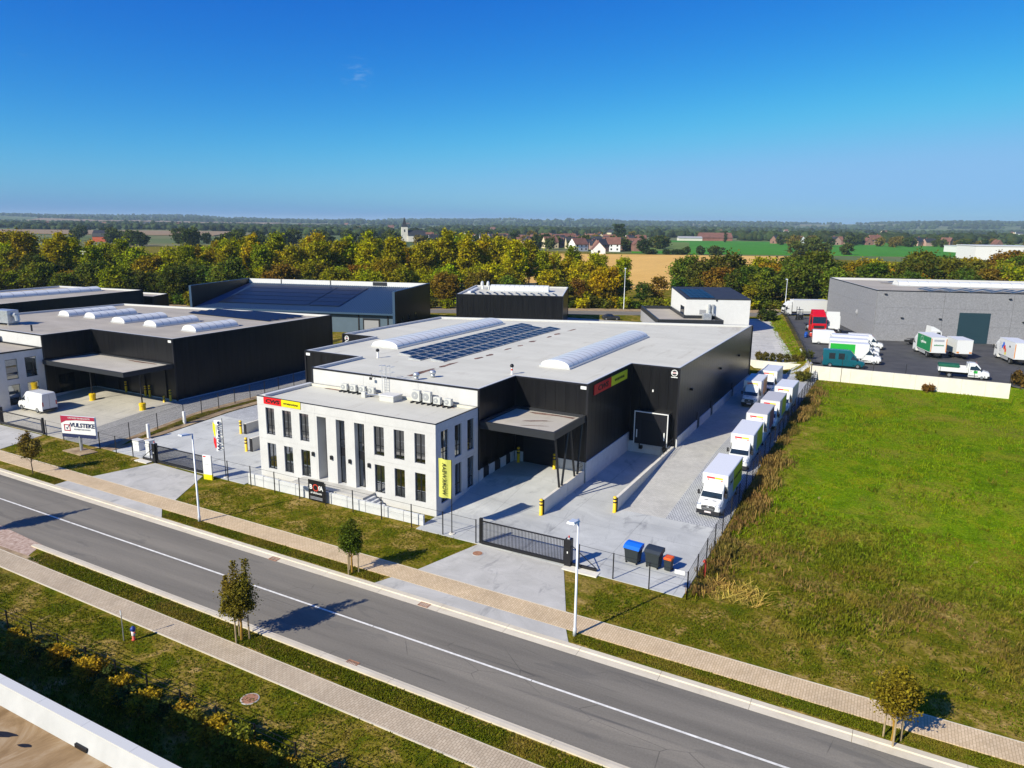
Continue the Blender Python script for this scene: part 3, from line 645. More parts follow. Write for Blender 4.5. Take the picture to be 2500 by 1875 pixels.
# rust-brown ponding stains lying on the roof skin
def stain(pts, z, parent):
    m = MB(); m.add([(x, y, z) for x, y in pts], [tuple(range(len(pts)))]); m.build('water_stain', 'rust_stain', parent)
def blob(cx, cy, a, b, n=14, rot=0.0, j=0.3):
    out = []
    for i in range(n):
        t_ = 2*math.pi*i/n; r_ = 1 + random.uniform(-j, j); x, y = a*r_*math.cos(t_), b*r_*math.sin(t_)
        out.append((cx + x*math.cos(rot)-y*math.sin(rot), cy + x*math.sin(rot)+y*math.cos(rot)))
    return out
for cx, cy, a, b in ((-43.8, 61.8, 0.42, 2.9), (-43.7, 66.6, 0.3, 1.9), (-43.0, 72.2, 0.35, 0.9), (-42.9, 74.6, 0.3, 0.8), (-43.1, 79.5, 0.22, 0.8), (-43.0, 82.5, 0.3, 0.6), (-43.2, 86.6, 0.35, 0.8), (-43.1, 91.5, 0.25, 0.8), (-43.2, 94.3, 0.35, 0.9), (-43.1, 99.5, 0.25, 1.6)):
    stain(blob(cx, cy, a, b), ZR+0.004, wh)
# signs on the east return
def company_sign(parent, M_, W_, H_, k1='sign_red', k2='sign_yellow', txt=('CWS', 'WORKWEAR')):
    s1 = MB().box(0, W_*0.49, -0.06, 0, 0, H_).tf(M_).build('sign_board', k1, parent)
    s2 = MB().box(W_*0.492, W_, -0.06, 0, 0, H_).tf(M_).build('sign_board', k2, parent)
    rot = M_.to_euler(); rot = (R(90), 0, rot.z)
    letter(txt[0], H_*0.74, 'ink', s1, M_ @ Vector((W_*0.245, -0.07, H_*0.48)), rot, 0.15, 0.018, 1.7)
    letter(txt[1], H_*0.36, 'ink', s2, M_ @ Vector((W_*0.745, -0.07, H_*0.46)), rot, 0.0, 0.006, 1.35)
sg = thing('fascia_sign', 'red and yellow company sign high on the black side wall above the loading dock', 'sign', (0, 0, 0))
company_sign(sg, Matrix.Translation((-26.03, 65.75, 8.63)) @ Matrix.Rotation(R(90), 4, 'Z'), 9.55, 1.03, 'sign_red', 'sign_lime')

# ------------------------------------------------------------------ canopy over the loading yard
cn = thing('loading_canopy', 'flat canopy on slanted steel struts in the notch of the black warehouse', 'canopy', (0, 0, 0))
cp = [(-33.78, 56.95), (-26.1, 56.95), (-26.1, 64.08), (-33.78, 64.08)]
MB().prism(inset(cp, 0.05), 6.35, 6.72).build('deck', 'anthracite', cn)
MB().add([(x, y, 6.74) for x, y in inset(cp, 0.2)], [(0, 1, 2, 3)]).build('canopy_roof', 'canopy_membrane', cn)
MB().ring2(cp, inset(cp, 0.22), 6.3, 7.0).build('fascia', 'anthracite', cn)
for pts in ([(-31, 62.9), (-28.5, 63.2), (-27, 63.0), (-26.9, 63.55), (-30.5, 63.6), (-32, 63.3)], blob(-29.8, 60.5, 1.6, 0.18, 14, 0.5), blob(-29, 59, 1.2, 0.1, 12, 0.4)):
    m = MB().add([(x, y, 6.746) for x, y in pts], [tuple(range(len(pts)))]); m.build('water_stain', 'rust_stain', cn)
for ya_, yb_ in ((57.4, 58.45), (60.3, 59.0), (60.75, 61.95), (63.6, 62.6)):
    MB().tube((-26.25, ya_, 6.4), (-26.2, yb_, 1.42), 0.11, 0.11, 8).build('strut', 'black_metal', cn)

# ------------------------------------------------------------------ office front
of = thing('office_building', 'two-storey white concrete office block with tall dark windows and recessed entrance', 'office', (0, 0, 0))
OX0, OX1, OY0, OY1, OZ = -54.9, -33.95, 49.9, 57.0, 8.35
lows = [(-53.84+2.2*i, -52.70+2.2*i) for i in range(3)] + [(-40.58+2.21*i, -39.46+2.21*i) for i in range(3)]
bays = [(-47.27, -46.15), (-44.97, -43.93), (-42.80, -41.66)]; BAYD = {-47.27: 1.15, -44.97: 0.5, -42.80: 0.5}
def fpanel(x0, x1, z0, z1):
    hs_ = []
    for a, b in lows:
        for c, d in ((1.07, 3.71), (4.58, 7.28)):
            if x0 <= a and b <= x1 and z0 <= c and d <= z1: hs_.append((a, b, c, d, 0.3))
    for a, b in bays:
        if x0 <= a and b <= x1 and z0 < 1: hs_.append((a, b, 1.06, 7.27, BAYD[a]+0.15))
    facade(x0, x1, z0, z1, hs_).tf(Matrix.Translation((0, OY0, 0))).build('facade_panel', 'facade_concrete', of)
J = 0.004
for z0, z1 in ((-0.3, 4.12), (4.12+2*J, 7.5), (7.5+2*J, OZ-0.06)):
    fpanel(OX0, -47.48, z0, z1); fpanel(-41.45, OX1, z0, z1)
    if z0 > 7: fpanel(-47.48+2*J, -41.45-2*J, z0, z1)
fpanel(-47.48+2*J, -41.45-2*J, -0.3, 7.5)
# east side: openings, three columns two rows
def spanel(y0, y1, z0, z1):
    hs_ = []
    for a in (50.7, 52.9, 55.04):
        for c, d in ((0.95, 3.9), (4.55, 7.5)):
            if y0 <= a and a+1.14 <= y1 and z0 <= c and d <= z1: hs_.append((a-50, a+1.14-50, c, d, 0.3))
    facade(y0-50, y1-50, z0, z1, hs_).tf(Matrix.Translation((OX1, 50, 0)) @ Matrix.Rotation(R(90), 4, 'Z')).build('facade_panel', 'facade_concrete', of)
for z0, z1 in ((-0.3, 4.12), (4.12+2*J, 7.62), (7.62+2*J, OZ-0.06)): spanel(OY0+0.31, OY1-0.01, z0, z1)
MB().quad((OX0, OY1, -0.3), (OX0, OY0+0.31, -0.3), (OX0, OY0+0.31, OZ-0.06), (OX0, OY1, OZ-0.06)).build('facade_panel', 'facade_concrete', of)
OP = [(OX0+0.02, OY0+0.02), (OX1-0.02, OY0+0.02), (OX1-0.02, OY1-0.1), (OX0+0.02, OY1-0.1)]
MB().add([(x, y, OZ-0.22) for x, y in inset(OP, 0.05)], [(0, 1, 2, 3)]).build('roof', 'roof_membrane', of)
MB().ring2(inset(OP, -0.03), inset(OP, 0.05), OZ-0.06, OZ+0.02).build('roof_edge', 'black_trim', of)
MB().ring2(inset(OP, 0.052), inset(OP, 0.3), OZ-0.21, OZ+0.008).build('parapet', 'roof_membrane', of)
MB().box(OX0+0.3, OX0+0.75, OY0+0.4, OY1-0.15, OZ-0.2, OZ+0.06).build('parapet_upstand', 'coping_white', of)
for cx, cy, a, b in ((-50.6, 56.4, 1.3, 0.2), (-37.2, 56.2, 1.6, 0.2), (-43.5, 56.4, 1.2, 0.1)): stain(blob(cx, cy, a, b), OZ-0.216, of)
for a, b in lows:
    for c, d in ((1.07, 3.71), (4.58, 7.28)): framed_window(of, ((a+b)/2, OY0+0.14, c), 0, b-a, d-c)
for a, b in bays:
    framed_window(of, ((a+b)/2, OY0+BAYD[a], 1.08), 0, b-a, 6.18, mull=0.55, trans=0.68, name='entrance_glazing')
    MB().box(a+0.03, b-0.03, OY0+BAYD[a]-0.02, OY0+BAYD[a]+0.06, 3.7, 4.5).build('spandrel', 'black_trim', of)
for a in (50.7, 52.9, 55.04):
    for c, d in ((0.95, 3.9), (4.55, 7.5)): framed_window(of, (OX1-0.14, a+0.57, c), R(90), 1.14, d-c)
for x in (-47.84, -45.58, -43.38, -41.16): MB().cbox(x-0.12, x+0.12, OY0-0.2, OY0, 3.35, 3.72, 0.02).build('wall_lamp', 'black_metal', of)
# inside, seen through the glass
MB().box(OX0+0.4, OX1-0.4, OY0+0.4, OY1-0.3, 0.9, 1.0).build('floor_slab', 'interior_floor', of)
MB().box(OX0+0.4, OX1-0.4, OY0+1.6, OY1-0.3, 4.2, 4.46).build('floor_slab', 'interior_floor', of)
MB().box(OX0+0.4, OX1-0.4, 54.3, 54.5, 1.0, 8.0).build('inner_wall', 'interior', of)
for x in (-47.9, -41.05): MB().box(x-0.07, x+0.07, 50.3, 54.3, 1.0, 8.0).build('inner_wall', 'interior', of)
for i, (a, b) in enumerate(lows):
    if i in (0, 1, 3): MB().box(a+0.05, b-0.05, 50.25, 50.27, 1.9, 3.66).build('window_blind', 'blind', of)
    if i in (2,): MB().box((a+b)/2, b-0.1, 50.5, 50.52, 6.0, 7.2).build('window_blind', 'blind', of)
for k, (x, y, z) in enumerate(((-37.9, 51.3, 1.0), (-36.0, 51.2, 1.0), (-37.6, 52.8, 1.0), (-35.6, 52.9, 1.0), (-37.0, 51.5, 4.46), (-39.8, 51.6, 4.46), (-51.6, 51.5, 1.0), (-49.0, 51.4, 4.46))):
    tb = thing('desk', '%s table inside the %s floor of the white office, seen through its windows' % ('yellow-topped' if z < 2 else 'pale', 'ground' if z < 2 else 'upper'), 'table', (x, y, z), 0, 'office tables on the %s floor' % ('ground' if z < 2 else 'upper'))
    MB().box(-0.8, 0.8, -0.4, 0.4, 0.71, 0.75).build('table_top', 'table_yellow' if z < 2 else 'blind', tb)
    for sx_ in (-0.72, 0.72):
        for sy_ in (-0.34, 0.34): MB().box(sx_-0.025, sx_+0.025, sy_-0.025, sy_+0.025, 0, 0.71).build('leg', 'black_metal', tb)
sg = thing('fascia_sign', 'red and yellow company sign on the top left corner of the white office', 'sign', (0, 0, 0))
company_sign(sg, Matrix.Translation((-53.95, OY0-0.004, 7.66)), 4.75, 0.66)
# entrance terrace, steps and the low retaining wall along the verge
ter = thing('entrance_terrace', 'concrete entrance terrace with side steps in front of the white office', 'terrace')
MB().box(-49.2, -40.6, 48.15, 49.88, -0.2, 1.03).build('slab', 'apron_concrete', ter)
for x in (-45.97, -43.75, -48.0): pass
for k in range(4):
    MB().box(-40.58+k*0.34, -40.25+k*0.34, 48.3, 49.6, -0.2, 0.84-k*0.2).build('step', 'plinth_concrete', ter)
    MB().box(-49.55-k*0.34, -49.22-k*0.34, 48.3, 49.6, -0.2, 0.84-k*0.2).build('step', 'plinth_concrete', ter)
rw = thing('retaining_wall', 'low pale concrete panel wall between the lawn and the white office', 'wall')
n = 10; L = (54.4-33.8)/n
for k in range(n):
    x = -54.4+k*L; top = 1.12 if k < n-0 else 1.1
    MB().box(x+0.012, x+L-0.012, 47.72, 47.92, -0.3, top-0.02*k).build('wall_panel', 'plinth_concrete', rw)
    MB().box(x-0.02, x+0.02, 47.70, 47.94, -0.3, top+0.02-0.02*k).build('wall_post', 'tex_grey', rw)
# walls of the loading ramp
def ramp_wall(label, x, ys_, z1, end):
    w_ = thing('ramp_wall', label, 'wall')
    for a, b in zip(ys_[:-1], ys_[1:]): MB().box(x-0.14, x+0.14, a+0.03, b-0.03, -0.3, z1).build('wall_panel', 'wall_concrete', w_)
    for a in ys_[1:-1]: MB().box(x-0.11, x+0.11, a-0.028, a+0.028, -0.3, z1-0.05).build('joint_strip', 'black_trim', w_)
    MB().box(x-0.15, x+0.15, ys_[0]-0.05, ys_[0]+0.028, 0.05, z1-0.02).build('end_guard', 'black_trim', w_)
ramp_wall('pale concrete wall on the left of the loading ramp, below the canopy struts', -26.19, [55.0, 60.0, 64.05], 1.42, 1)
ramp_wall('pale concrete wall between the loading ramp and the paved truck lane', -20.79, [58.8, 65.0, 71.0, 76.5], 1.36, 1)
def guard_rail(label, x, y0, y1, z0):
    g_ = thing('guard_rail', label, 'railing')
    for y in np.linspace(y0, y1, 5): MB().tube((x, y, z0), (x, y, z0+0.95), 0.022, n=6).build('post', 'black_metal', g_)
    for dz in (0.5, 0.95): MB().tube((x, y0, z0+dz), (x, y1, z0+dz), 0.02, n=6).build('rail', 'black_metal', g_)
guard_rail('thin black guard rail on the ramp wall next to the dock shelter', -20.8, 72.0, 76.3, 1.36)
guard_rail('thin black guard rail behind the canopy struts', -26.2, 62.7, 64.0, 1.42)
# left-hand dock walls, only their ends show beside the office
for y, lab in ((58.3, 'rear concrete dock wall end left of the white office'), (54.4, 'front concrete dock wall end left of the white office')):
    w_ = thing('dock_wall', lab, 'wall'); x = -66.9 if y > 56 else -61.7
    MB().box(x+0.3, x+0.6, y+0.1, y+9.0, 0.0, 1.85).build('wall_panel', 'wall_concrete', w_); MB().box(x+0.28, x+0.62, y+0.0, y+0.095, 0.1, 1.8).build('end_guard', 'black_trim', w_)
# ------------------------------------------------------------------ on the roofs
PVM = pv_panel_mesh(0.88, 1.68); tilt = R(5)
for r_, (xh, y0, lab) in enumerate(((-52.2, 69.2, 'left row of dark solar panels beside the long left skylight'), (-49.5, 67.3, 'middle row of dark solar panels on the black warehouse roof'), (-46.75, 67.9, 'right row of dark solar panels next to the brown roof stains'))):
    pv = thing('solar_array', lab, 'solar panels', (xh, y0, ZR), 0, 'solar rows on the main warehouse roof')
    for j in range(18):
        for k in range(2):
            link('solar_panel', PVM, pv, (k*0.91*math.cos(tilt), j*1.75, 0.22-k*0.91*math.sin(tilt)), (0, tilt, 0))
    for j in range(0, 19, 2):
        MB().add([(0.02, j*1.75-0.02, 0), (0.05, j*1.75-0.02, 0.20), (1.73, j*1.75-0.02, 0.055), (1.75, j*1.75-0.02, 0), (0.02, j*1.75+0.02, 0), (0.05, j*1.75+0.02, 0.20), (1.73, j*1.75+0.02, 0.055), (1.75, j*1.75+0.02, 0)],
                 [(0, 1, 2, 3), (7, 6, 5, 4), (0, 4, 5, 1), (1, 5, 6, 2), (2, 6, 7, 3)]).build('support', 'galvanised', pv)
def roof_pipe(loc, label, cap='ink', h=0.75, red=False):
    p = thing('roof_pipe', label, 'vent pipe', loc)
    MB().lathe([(0.16, 0), (0.16, 0.03), (0.1, 0.06), (0.1, h)], n=10).build('pipe', 'white_paint', p, True)
    MB().lathe([(0.10, h), (0.19, h+0.02), (0.21, h+0.18), (0.12, h+0.33)], n=10).build('cowl', cap, p, True)
    if red: MB().lathe([(0.105, h-0.35), (0.108, h-0.15)], n=10).build('band', 'hydrant_red', p)
roof_pipe((-52.88, 66.16, ZR), 'white roof pipe with black cowl in front of the left skylight')
roof_pipe((-35.26, 65.96, ZR), 'white roof pipe with red band and black cowl near the notch edge', red=True)
def ventilator(loc, label):
    p = thing('roof_ventilator', label, 'ventilator', loc)
    MB().lathe([(0.22, 0), (0.22, 0.35)], n=12).build('collar', 'galvanised', p, True)
    MB().lathe([(0.26, 0.36), (0.33, 0.42), (0.33, 0.62), (0.2, 0.74)], n=12).build('head', 'galvanised', p, True)
ventilator((-42.06, 58.56, ZR), 'round metal roof ventilator nearest the white parapet wall'); ventilator((-41.35, 60.4, ZR), 'round metal roof ventilator behind its twin on the warehouse roof')
def ac(loc, label, big=False):
    a = thing('air_conditioner', label, 'air conditioner', loc, 0, 'air conditioners on the office roof')
    w_, h_ = (0.90, 1.05) if big else (0.78, 0.66)
    b_ = MB().cbox(-w_/2, w_/2, -0.19, 0.19, 0.16, 0.16+h_, 0.02).build('housing', 'ac_white', a)
    MB().tube((-0.1, -0.192, 0.16+h_*0.52), (-0.1, -0.215, 0.16+h_*0.52), h_*0.36 if not big else 0.36, None, 20).build('fan_grille', 'ac_grille', b_)
    MB().tube((-0.1, -0.216, 0.16+h_*0.52), (-0.1, -0.23, 0.16+h_*0.52), 0.09, None, 10).build('fan_hub', 'ac_white', b_)
    MB().box(w_/2+0.002, w_/2+0.09, -0.1, 0.1, 0.25, 0.16+h_*0.7).build('valve_cover', 'ac_grille', b_)
    for x in (-w_/2+0.12, w_/2-0.12): MB().box(x-0.06, x+0.06, -0.55, 0.3, 0, 0.15).build('foot', 'anthracite', a)
ZO = OZ-0.21
for k, x in enumerate((-49.35, -48.2, -47.05, -45.9)): ac((x, 56.35, ZO), ('leftmost small', 'second small from left', 'third small from left', 'small right-hand')[k]+' air conditioner of the left group of four on the office roof')
for k, (x, b) in enumerate(((-40.35, True), (-39.1, True), (-37.95, False), (-36.75, False))): ac((x, 56.2, ZO), ('left of the two tall air conditioners', 'right of the two tall air conditioners', 'small air conditioner beside the tall pair', 'rightmost small air conditioner')[k]+' by the white roof wall', b)
h_ = thing('roof_hatch', 'low white box hatch on the office roof below the ladder', 'hatch', (-43.0, 55.6, ZO)); MB().cbox(-0.85, 0.85, -0.7, 0.7, 0, 0.5, 0.03).build('curb', 'ac_white', h_); MB().cbox(-0.9, 0.9, -0.75, 0.75, 0.5, 0.62, 0.03).build('lid', 'coping_white', h_)
h_ = thing('cable_box', 'small white cable box with a duct beside the left air conditioners', 'duct', (-46.0, 55.3, ZO)); MB().cbox(-0.25, 0.25, -0.2, 0.2, 0, 0.55).build('box', 'ac_white', h_); MB().path([(0.25, 0, 0.3), (1.2, 0.6, 0.25), (1.9, 0.7, 0.2)], 0.09).build('duct', 'galvanised', h_)
h_ = thing('conduit', 'pale conduit running along the foot of the white roof wall', 'duct', (-42.0, 56.7, ZO)); MB().box(0, 1.9, -0.08, 0.08, 0.1, 0.28).build('duct', 'ac_white', h_)
ld = thing('roof_ladder', 'silver access ladder with hooped top on the white wall above the office roof', 'ladder', (-44.6, 56.72, ZO))
for x in (-0.28, 0.28): MB().path([(x, 0, 0), (x, 0, 3.0), (x, 0.55, 3.0), (x, 0.55, 1.9)], 0.03).build('stile', 'alu', ld)
for k in range(9): MB().tube((-0.28, 0, 0.2+k*0.27), (0.28, 0, 0.2+k*0.27), 0.018, n=6).build('rung', 'alu', ld)
for z in (2.4, 2.95): MB().path([(-0.28, 0, z), (-0.75, 0.1, z), (-0.75, 0.7, z), (-0.28, 0.55, z)], 0.022).build('hoop', 'alu', ld); 
for z in (2.4, 2.95): MB().path([(0.28, 0, z), (0.75, 0.1, z), (0.75, 0.7, z), (0.28, 0.55, z)], 0.022).build('hoop', 'alu', ld)
h_ = thing('roof_floodlight', 'small dark floodlight on the parapet left of the ladder', 'lamp', (-46.1, 56.8, ZW)); MB().tube((0, 0, -0.2), (0, -0.25, 0.25), 0.03).build('arm', 'black_metal', h_); MB().cbox(-0.15, 0.15, -0.4, -0.25, -0.35, -0.1).build('head', 'black_metal', h_)

# ------------------------------------------------------------------ fences, gates, posts
def fence(label, pts, h=2.05, post=0.035, zf=zt, wires=(0.06, 0.55, 1.05, 1.55, 2.0), mesh_=None, every=None, grp=None):
    p0 = pts[0]; f_ = thing('mesh_fence', label, 'fence', (0, 0, 0), 0, grp)
    for a, b in zip(pts[:-1], pts[1:]):
        a, b = Vector(a), Vector(b); n = max(1, round((b-a).length/(every or 3.1)))
        for i in range(n+(1 if b == Vector(pts[-1]) else 0)):
            p = a+(b-a)*(i/n); z = zf(p.x, p.y); MB().box(p.x-post, p.x+post, p.y-post, p.y+post, z-0.1, z+h).build('post', 'black_metal', f_)
        m = MB()
        for i in range(n):
            p, q = a+(b-a)*(i/n), a+(b-a)*((i+1)/n); zp, zq = zf(p.x, p.y), zf(q.x, q.y)
            for w_ in wires: m.tube((p.x, p.y, zp+w_), (q.x, q.y, zq+w_), 0.013 if w_ > h-0.1 or abs(w_-1.05) < 0.1 else 0.006, None, 4, cap=False)
            if mesh_:
                k = int((q-p).length/mesh_)
                for j in range(k):
                    u = j/k; X = p+(q-p)*u; Zx = zp+(zq-zp)*u
                    m.tube((X.x, X.y, Zx+0.05), (X.x, X.y, Zx+h-0.05), 0.0035, None, 3, cap=False)
        o = m.build('wire_mesh', 'black_metal', f_); stuff(o)
fence('low-visibility black wire fence along the lawn below the white office', [(-60.0, 47.45), (-28.2, 46.98)], 2.05, wires=(0.95, 2.0))
fence('black wire fence between the sliding gate post and the street corner by the bins', [(-19.2, 46.75), (-11.02, 46.32)], 2.05, wires=(0.95, 2.0))
fence('tall black mesh fence between the parked box trucks and the weedy meadow', [(-11.02, 46.32), (-11.35, 58.5), (-11.35, 122.0)], 2.1, wires=(0.06, 0.35, 0.7, 1.05, 1.4, 1.75, 2.05), mesh_=0.12)
fence('black chain-link fence between the left yard and the neighbouring black warehouse', [(-77.2, 47.5), (-76.6, 58), (-78.0, 75.0), (-79.0, 100.0)], 2.0, wires=(0.06, 0.3, 0.6, 0.9, 1.2, 1.5, 1.8, 1.98), mesh_=0.14)
fence('black wire fence between the big signboard and the left sliding gate', [(-87.2, 47.5), (-77.2, 47.5), (-68.6, 47.5)], 1.95, wires=(0.95, 1.9))
fence('black wire fence in front of the right-hand retaining wall', [(-12.3, 124.78), (14.4, 125.6)], 4.2, wires=(4.1,), zf=lambda x, y: 0.6, every=4.2)
fence('thin black fence along the grassy bank of the lorry park', [(-12.8, 126.0), (-27.0, 196.0)], 1.9, wires=(0.1, 0.5, 1.0, 1.5, 1.85), mesh_=0.2, zf=lambda x, y: 3.0)
def sliding_gate(label, x0, x1, y, z, h, nb, flip=False, tail=None):
    g_ = thing('sliding_gate', label, 'gate', (0, 0, 0))
    MB().box(x0, x1, y-0.04, y+0.04, z+h-0.09, z+h).build('top_rail', 'black_metal', g_)
    MB().box(x0, x1, y-0.08, y+0.08, z+0.1, z+0.32).build('bottom_beam', 'black_metal', g_)
    if nb:
        bm = MB().box(-0.018, 0.018, -0.018, 0.018, z+0.32, z+h-0.09).mesh('bar', 'black_metal')
        for i in range(nb): link('bar', bm, g_, (x0+0.08+(x1-x0-0.16)*i/(nb-1), y, 0))
    else:
        m = MB()
        for k in range(12): m.box(x0, x1, y-0.006, y+0.006, z+0.4+k*0.12, z+0.412+k*0.12)
        stuff(m.build('wire_infill', 'black_metal', g_))
    MB().box(x0-0.02, x0+0.06, y-0.05, y+0.05, z+0.1, z+h).build('end_stile', 'black_metal', g_); MB().box(x1-0.06, x1+0.02, y-0.05, y+0.05, z+0.1, z+h).build('end_stile', 'black_metal', g_)
    if tail:
        t0, t1 = tail
        MB().box(min(t0, t1), max(t0, t1), y-0.075, y+0.075, z+0.105, z+0.315).build('counterweight_beam', 'black_metal', g_)
        MB().tube((t0, y, z+h-0.05), (t1, y, z+0.3), 0.035, n=6).build('brace', 'black_metal', g_)
    return g_
def gate_post(label, x, y, z, w_, h):
    p = thing('gate_post', label, 'gate post', (x, y, z)); MB().cbox(-w_/2, w_/2, -w_/2, w_/2, 0, h, 0.015).build('column', 'black_metal', p)
    if w_ > 0.3:
        MB().cbox(-0.12, 0.12, -0.12, 0.12, h, h+0.08).build('beacon_base', 'galvanised', p); MB().lathe([(0.06, h+0.08), (0.06, h+0.2), (0.03, h+0.23)], n=8).build('beacon', 'hydrant_red', p)
        MB().box(-0.04, 0.04, -w_/2-0.01, -w_/2, h*0.5, h*0.5+0.16).build('keypad', 'ink_white', p)
sliding_gate('long black barred sliding gate across the right-hand driveway', -27.7, -20.5, 47.02, 0.0, 2.05, 58, tail=(-20.4, -17.9))
gate_post('slim black post at the left end of the right-hand sliding gate', -27.85, 47.2, 0, 0.24, 2.15); gate_post('stout black drive post with red beacon at the right-hand sliding gate', -20.15, 47.0, 0, 0.5, 2.2)
sliding_gate('black barred sliding gate across the left driveway', -67.5, -60.4, 47.5, 0.0, 1.95, 56, tail=(-67.5, -69.8))
gate_post('stout black post at the left driveway gate', -67.75, 47.5, 0, 0.42, 2.1); gate_post('slim black post at the right end of the left driveway gate', -60.2, 47.45, 0, 0.2, 2.05)
sliding_gate('long black wire-filled gate of the neighbouring yard at the far left', -97.0, -88.2, 47.6, 0.1, 1.75, 0)
gate_post('square black post at the left end of the neighbouring gate', -97.2, 47.8, 0.1, 0.4, 2.1); gate_post('slim black post at the right end of the neighbouring gate', -87.9, 47.6, 0.1, 0.22, 2.0)
gp = MB().box(-20.35, -17.6, 46.2, 47.0, -0.1, 0.09).build('gate_foundation', 'wall_concrete'); tag(gp, 'pale concrete footing under the tail of the right-hand gate', 'footing')
gp = MB().box(-70.2, -68.2, 46.7, 47.4, -0.1, 0.09).build('gate_foundation', 'wall_concrete'); tag(gp, 'pale concrete footing under the tail of the left driveway gate', 'footing')
BOL = None
def bollard(label, x, y, z, h=1.5, r=0.15, grp='yellow and black bollards'):
    b = thing('bollard', label, 'bollard', (x, y, z), 0, grp)
    MB().lathe([(r+0.03, 0), (r+0.03, 0.06), (r, 0.07), (r, h-0.05), (r*0.6, h)], n=14).build('post', 'bollard_yellow', b, True)
    for z0 in (h*0.6, h*0.8): MB().lathe([(r+0.004, z0), (r+0.004, z0+h*0.09)], n=14).build('band', 'ink', b, True)
for a in (('yellow and black bollard at the end of the left ramp wall', -26.2, 54.72, 0.06), ('yellow and black bollard at the end of the wall beside the truck lane', -20.8, 58.5, 0.06),
          ('yellow and black bollard in the shade under the canopy, by the side wall', -33.2, 63.7, 1.17, 1.6), ('yellow and black bollard under the canopy, seen between the struts', -29.1, 63.6, 1.17, 1.6),
          ('yellow and black bollard by the rear dock wall left of the office', -67.0, 58.2, 0.5, 1.7), ('yellow and black bollard by the front dock wall left of the office', -61.84, 54.3, 0.2, 1.7),
          ('yellow bollard under the neighbouring canopy, beside its doors', -95.26, 63.3, 1.2, 1.6), ('left of the paired yellow bollards at the neighbouring loading doors', -90.8, 63.1, 1.2, 1.5), ('right of the paired yellow bollards at the neighbouring loading doors', -89.9, 63.1, 1.2, 1.7),
          ('short yellow bollard near the corner of the neighbouring warehouse', -85.65, 62.1, 1.2, 0.9), ('tall yellow bollard at the corner of the neighbouring warehouse', -85.4, 62.9, 1.2, 1.6)): bollard(*a)
hb = thing('yellow_dock_bollard', 'white-topped yellow bollard at the corner between dock and truck lane', 'bollard', (-21.0, 77.9, 1.1)); MB().lathe([(0.16, 0), (0.16, 1.0), (0.1, 1.05)], n=12).build('post', 'bollard_yellow', hb, True); MB().lathe([(0.2, 1.06), (0.26, 1.2), (0.1, 1.45)], n=12).build('cap', 'ink_white', hb, True)
for x, y, z, lab in ((-75.6, 52.4, 0.2, 'white charging post near the left fence, closer to the street'), (-76.0, 57.6, 0.5, 'white charging post near the left fence, further back')):
    p = thing('charging_post', lab, 'charging post', (x, y, z), 0, 'white charging posts'); MB().cbox(-0.16, 0.16, -0.14, 0.14, 0, 1.75, 0.03).build('cabinet', 'white_paint', p); MB().box(-0.175, -0.161, -0.1, 0.1, 0.2, 1.6).build('stripe', 'bollard_yellow', p)
for x, y, h_, w_, lab in ((-73.2, 49.4, 1.15, 1.1, 'wide white utility cabinet at the corner of the left yard'), (-70.6, 49.0, 1.6, 0.7, 'narrow white utility cabinet behind the left gate post')):
    p = thing('utility_cabinet', lab, 'cabinet', (x, y, 0)); MB().cbox(-w_/2, w_/2, -0.35, 0.35, 0.0, h_, 0.03).build('body', 'white_paint', p); MB().cbox(-w_/2-0.05, w_/2+0.05, -0.4, 0.4, h_, h_+0.08, 0.02).build('lid', 'coping_white', p); MB().box(-0.01, 0.01, -0.356, -0.35, 0.1, h_-0.1).build('door_gap', 'tex_grey', p)
# street lamps
def lamp(label, x, y, z, h, rz, s=1.0):
    l = thing('street_lamp', label, 'street lamp', (x, y, z), rz, 'street lamps')
    MB().lathe([(0.12, 0), (0.12, 0.5), (0.09, 0.55), (0.06, h)], n=10).build('pole', 'lamp_paint', l, True)
    MB().tube((0, 0, h-0.02), (0, -0.5, h+0.06), 0.045).build('bracket', 'lamp_paint', l); MB().add([(-0.24, -1.2, h+0.10), (0.24, -1.2, h+0.10), (0.28, -0.35, h), (-0.28, -0.35, h), (-0.2, -1.15, h+0.2), (0.2, -1.15, h+0.2), (0.22, -0.4, h+0.13), (-0.22, -0.4, h+0.13)],
        [(3, 2, 1, 0), (4, 5, 6, 7), (0, 1, 5, 4), (1, 2, 6, 5), (2, 3, 7, 6), (3, 0, 4, 7)]).build('head', 'lamp_paint', l)
lamp('tall white street lamp beside the right-hand driveway', -15.9, 38.42, 0, 7.75, 0); lamp('tall white street lamp in the verge before the left driveway', -50.77, 39.1, 0, 7.75, 0)
x, y = -28.0, 203.9; lamp('distant white street lamp behind the grey hall, near the parked white lorry', x, y, 2.5, 9.0, R(200)); x, y = G(30, 199); lamp('distant white street lamp in front of the tan field', x, y, 2.5, 11, R(200))
# flags
def flag_pole(label, x, y, h):
    p = thing('flag', label, 'flag', (x, y, 0)); MB().lathe([(0.25, 0), (0.25, 0.12)], n=10).build('foot', 'wall_concrete', p); MB().lathe([(0.045, 0.1), (0.03, h)], n=8).build('pole', 'black_metal', p); return p
def cloth(w, h, nx_, nz_, fn):
    m = MB()
    for k in range(nz_+1):
        for i in range(nx_+1): m.v.append(fn(i/nx_, k/nz_))
    for k in range(nz_):
        for i in range(nx_): a = k*(nx_+1)+i; m.f.append((a, a+1, a+nx_+2, a+nx_+1)); m.m.append(0)
    return m
fl = flag_pole('upright yellow banner flag with mirrored black lettering before the office corner', -30.81, 47.5, 6.4)
cl = cloth(1.15, 3.2, 8, 12, lambda u, v: (-0.08-1.2*u, 0.09*math.sin(u*7+v*2), 3.05+3.3*v)).build('cloth', 'flag_yellow', fl, True)
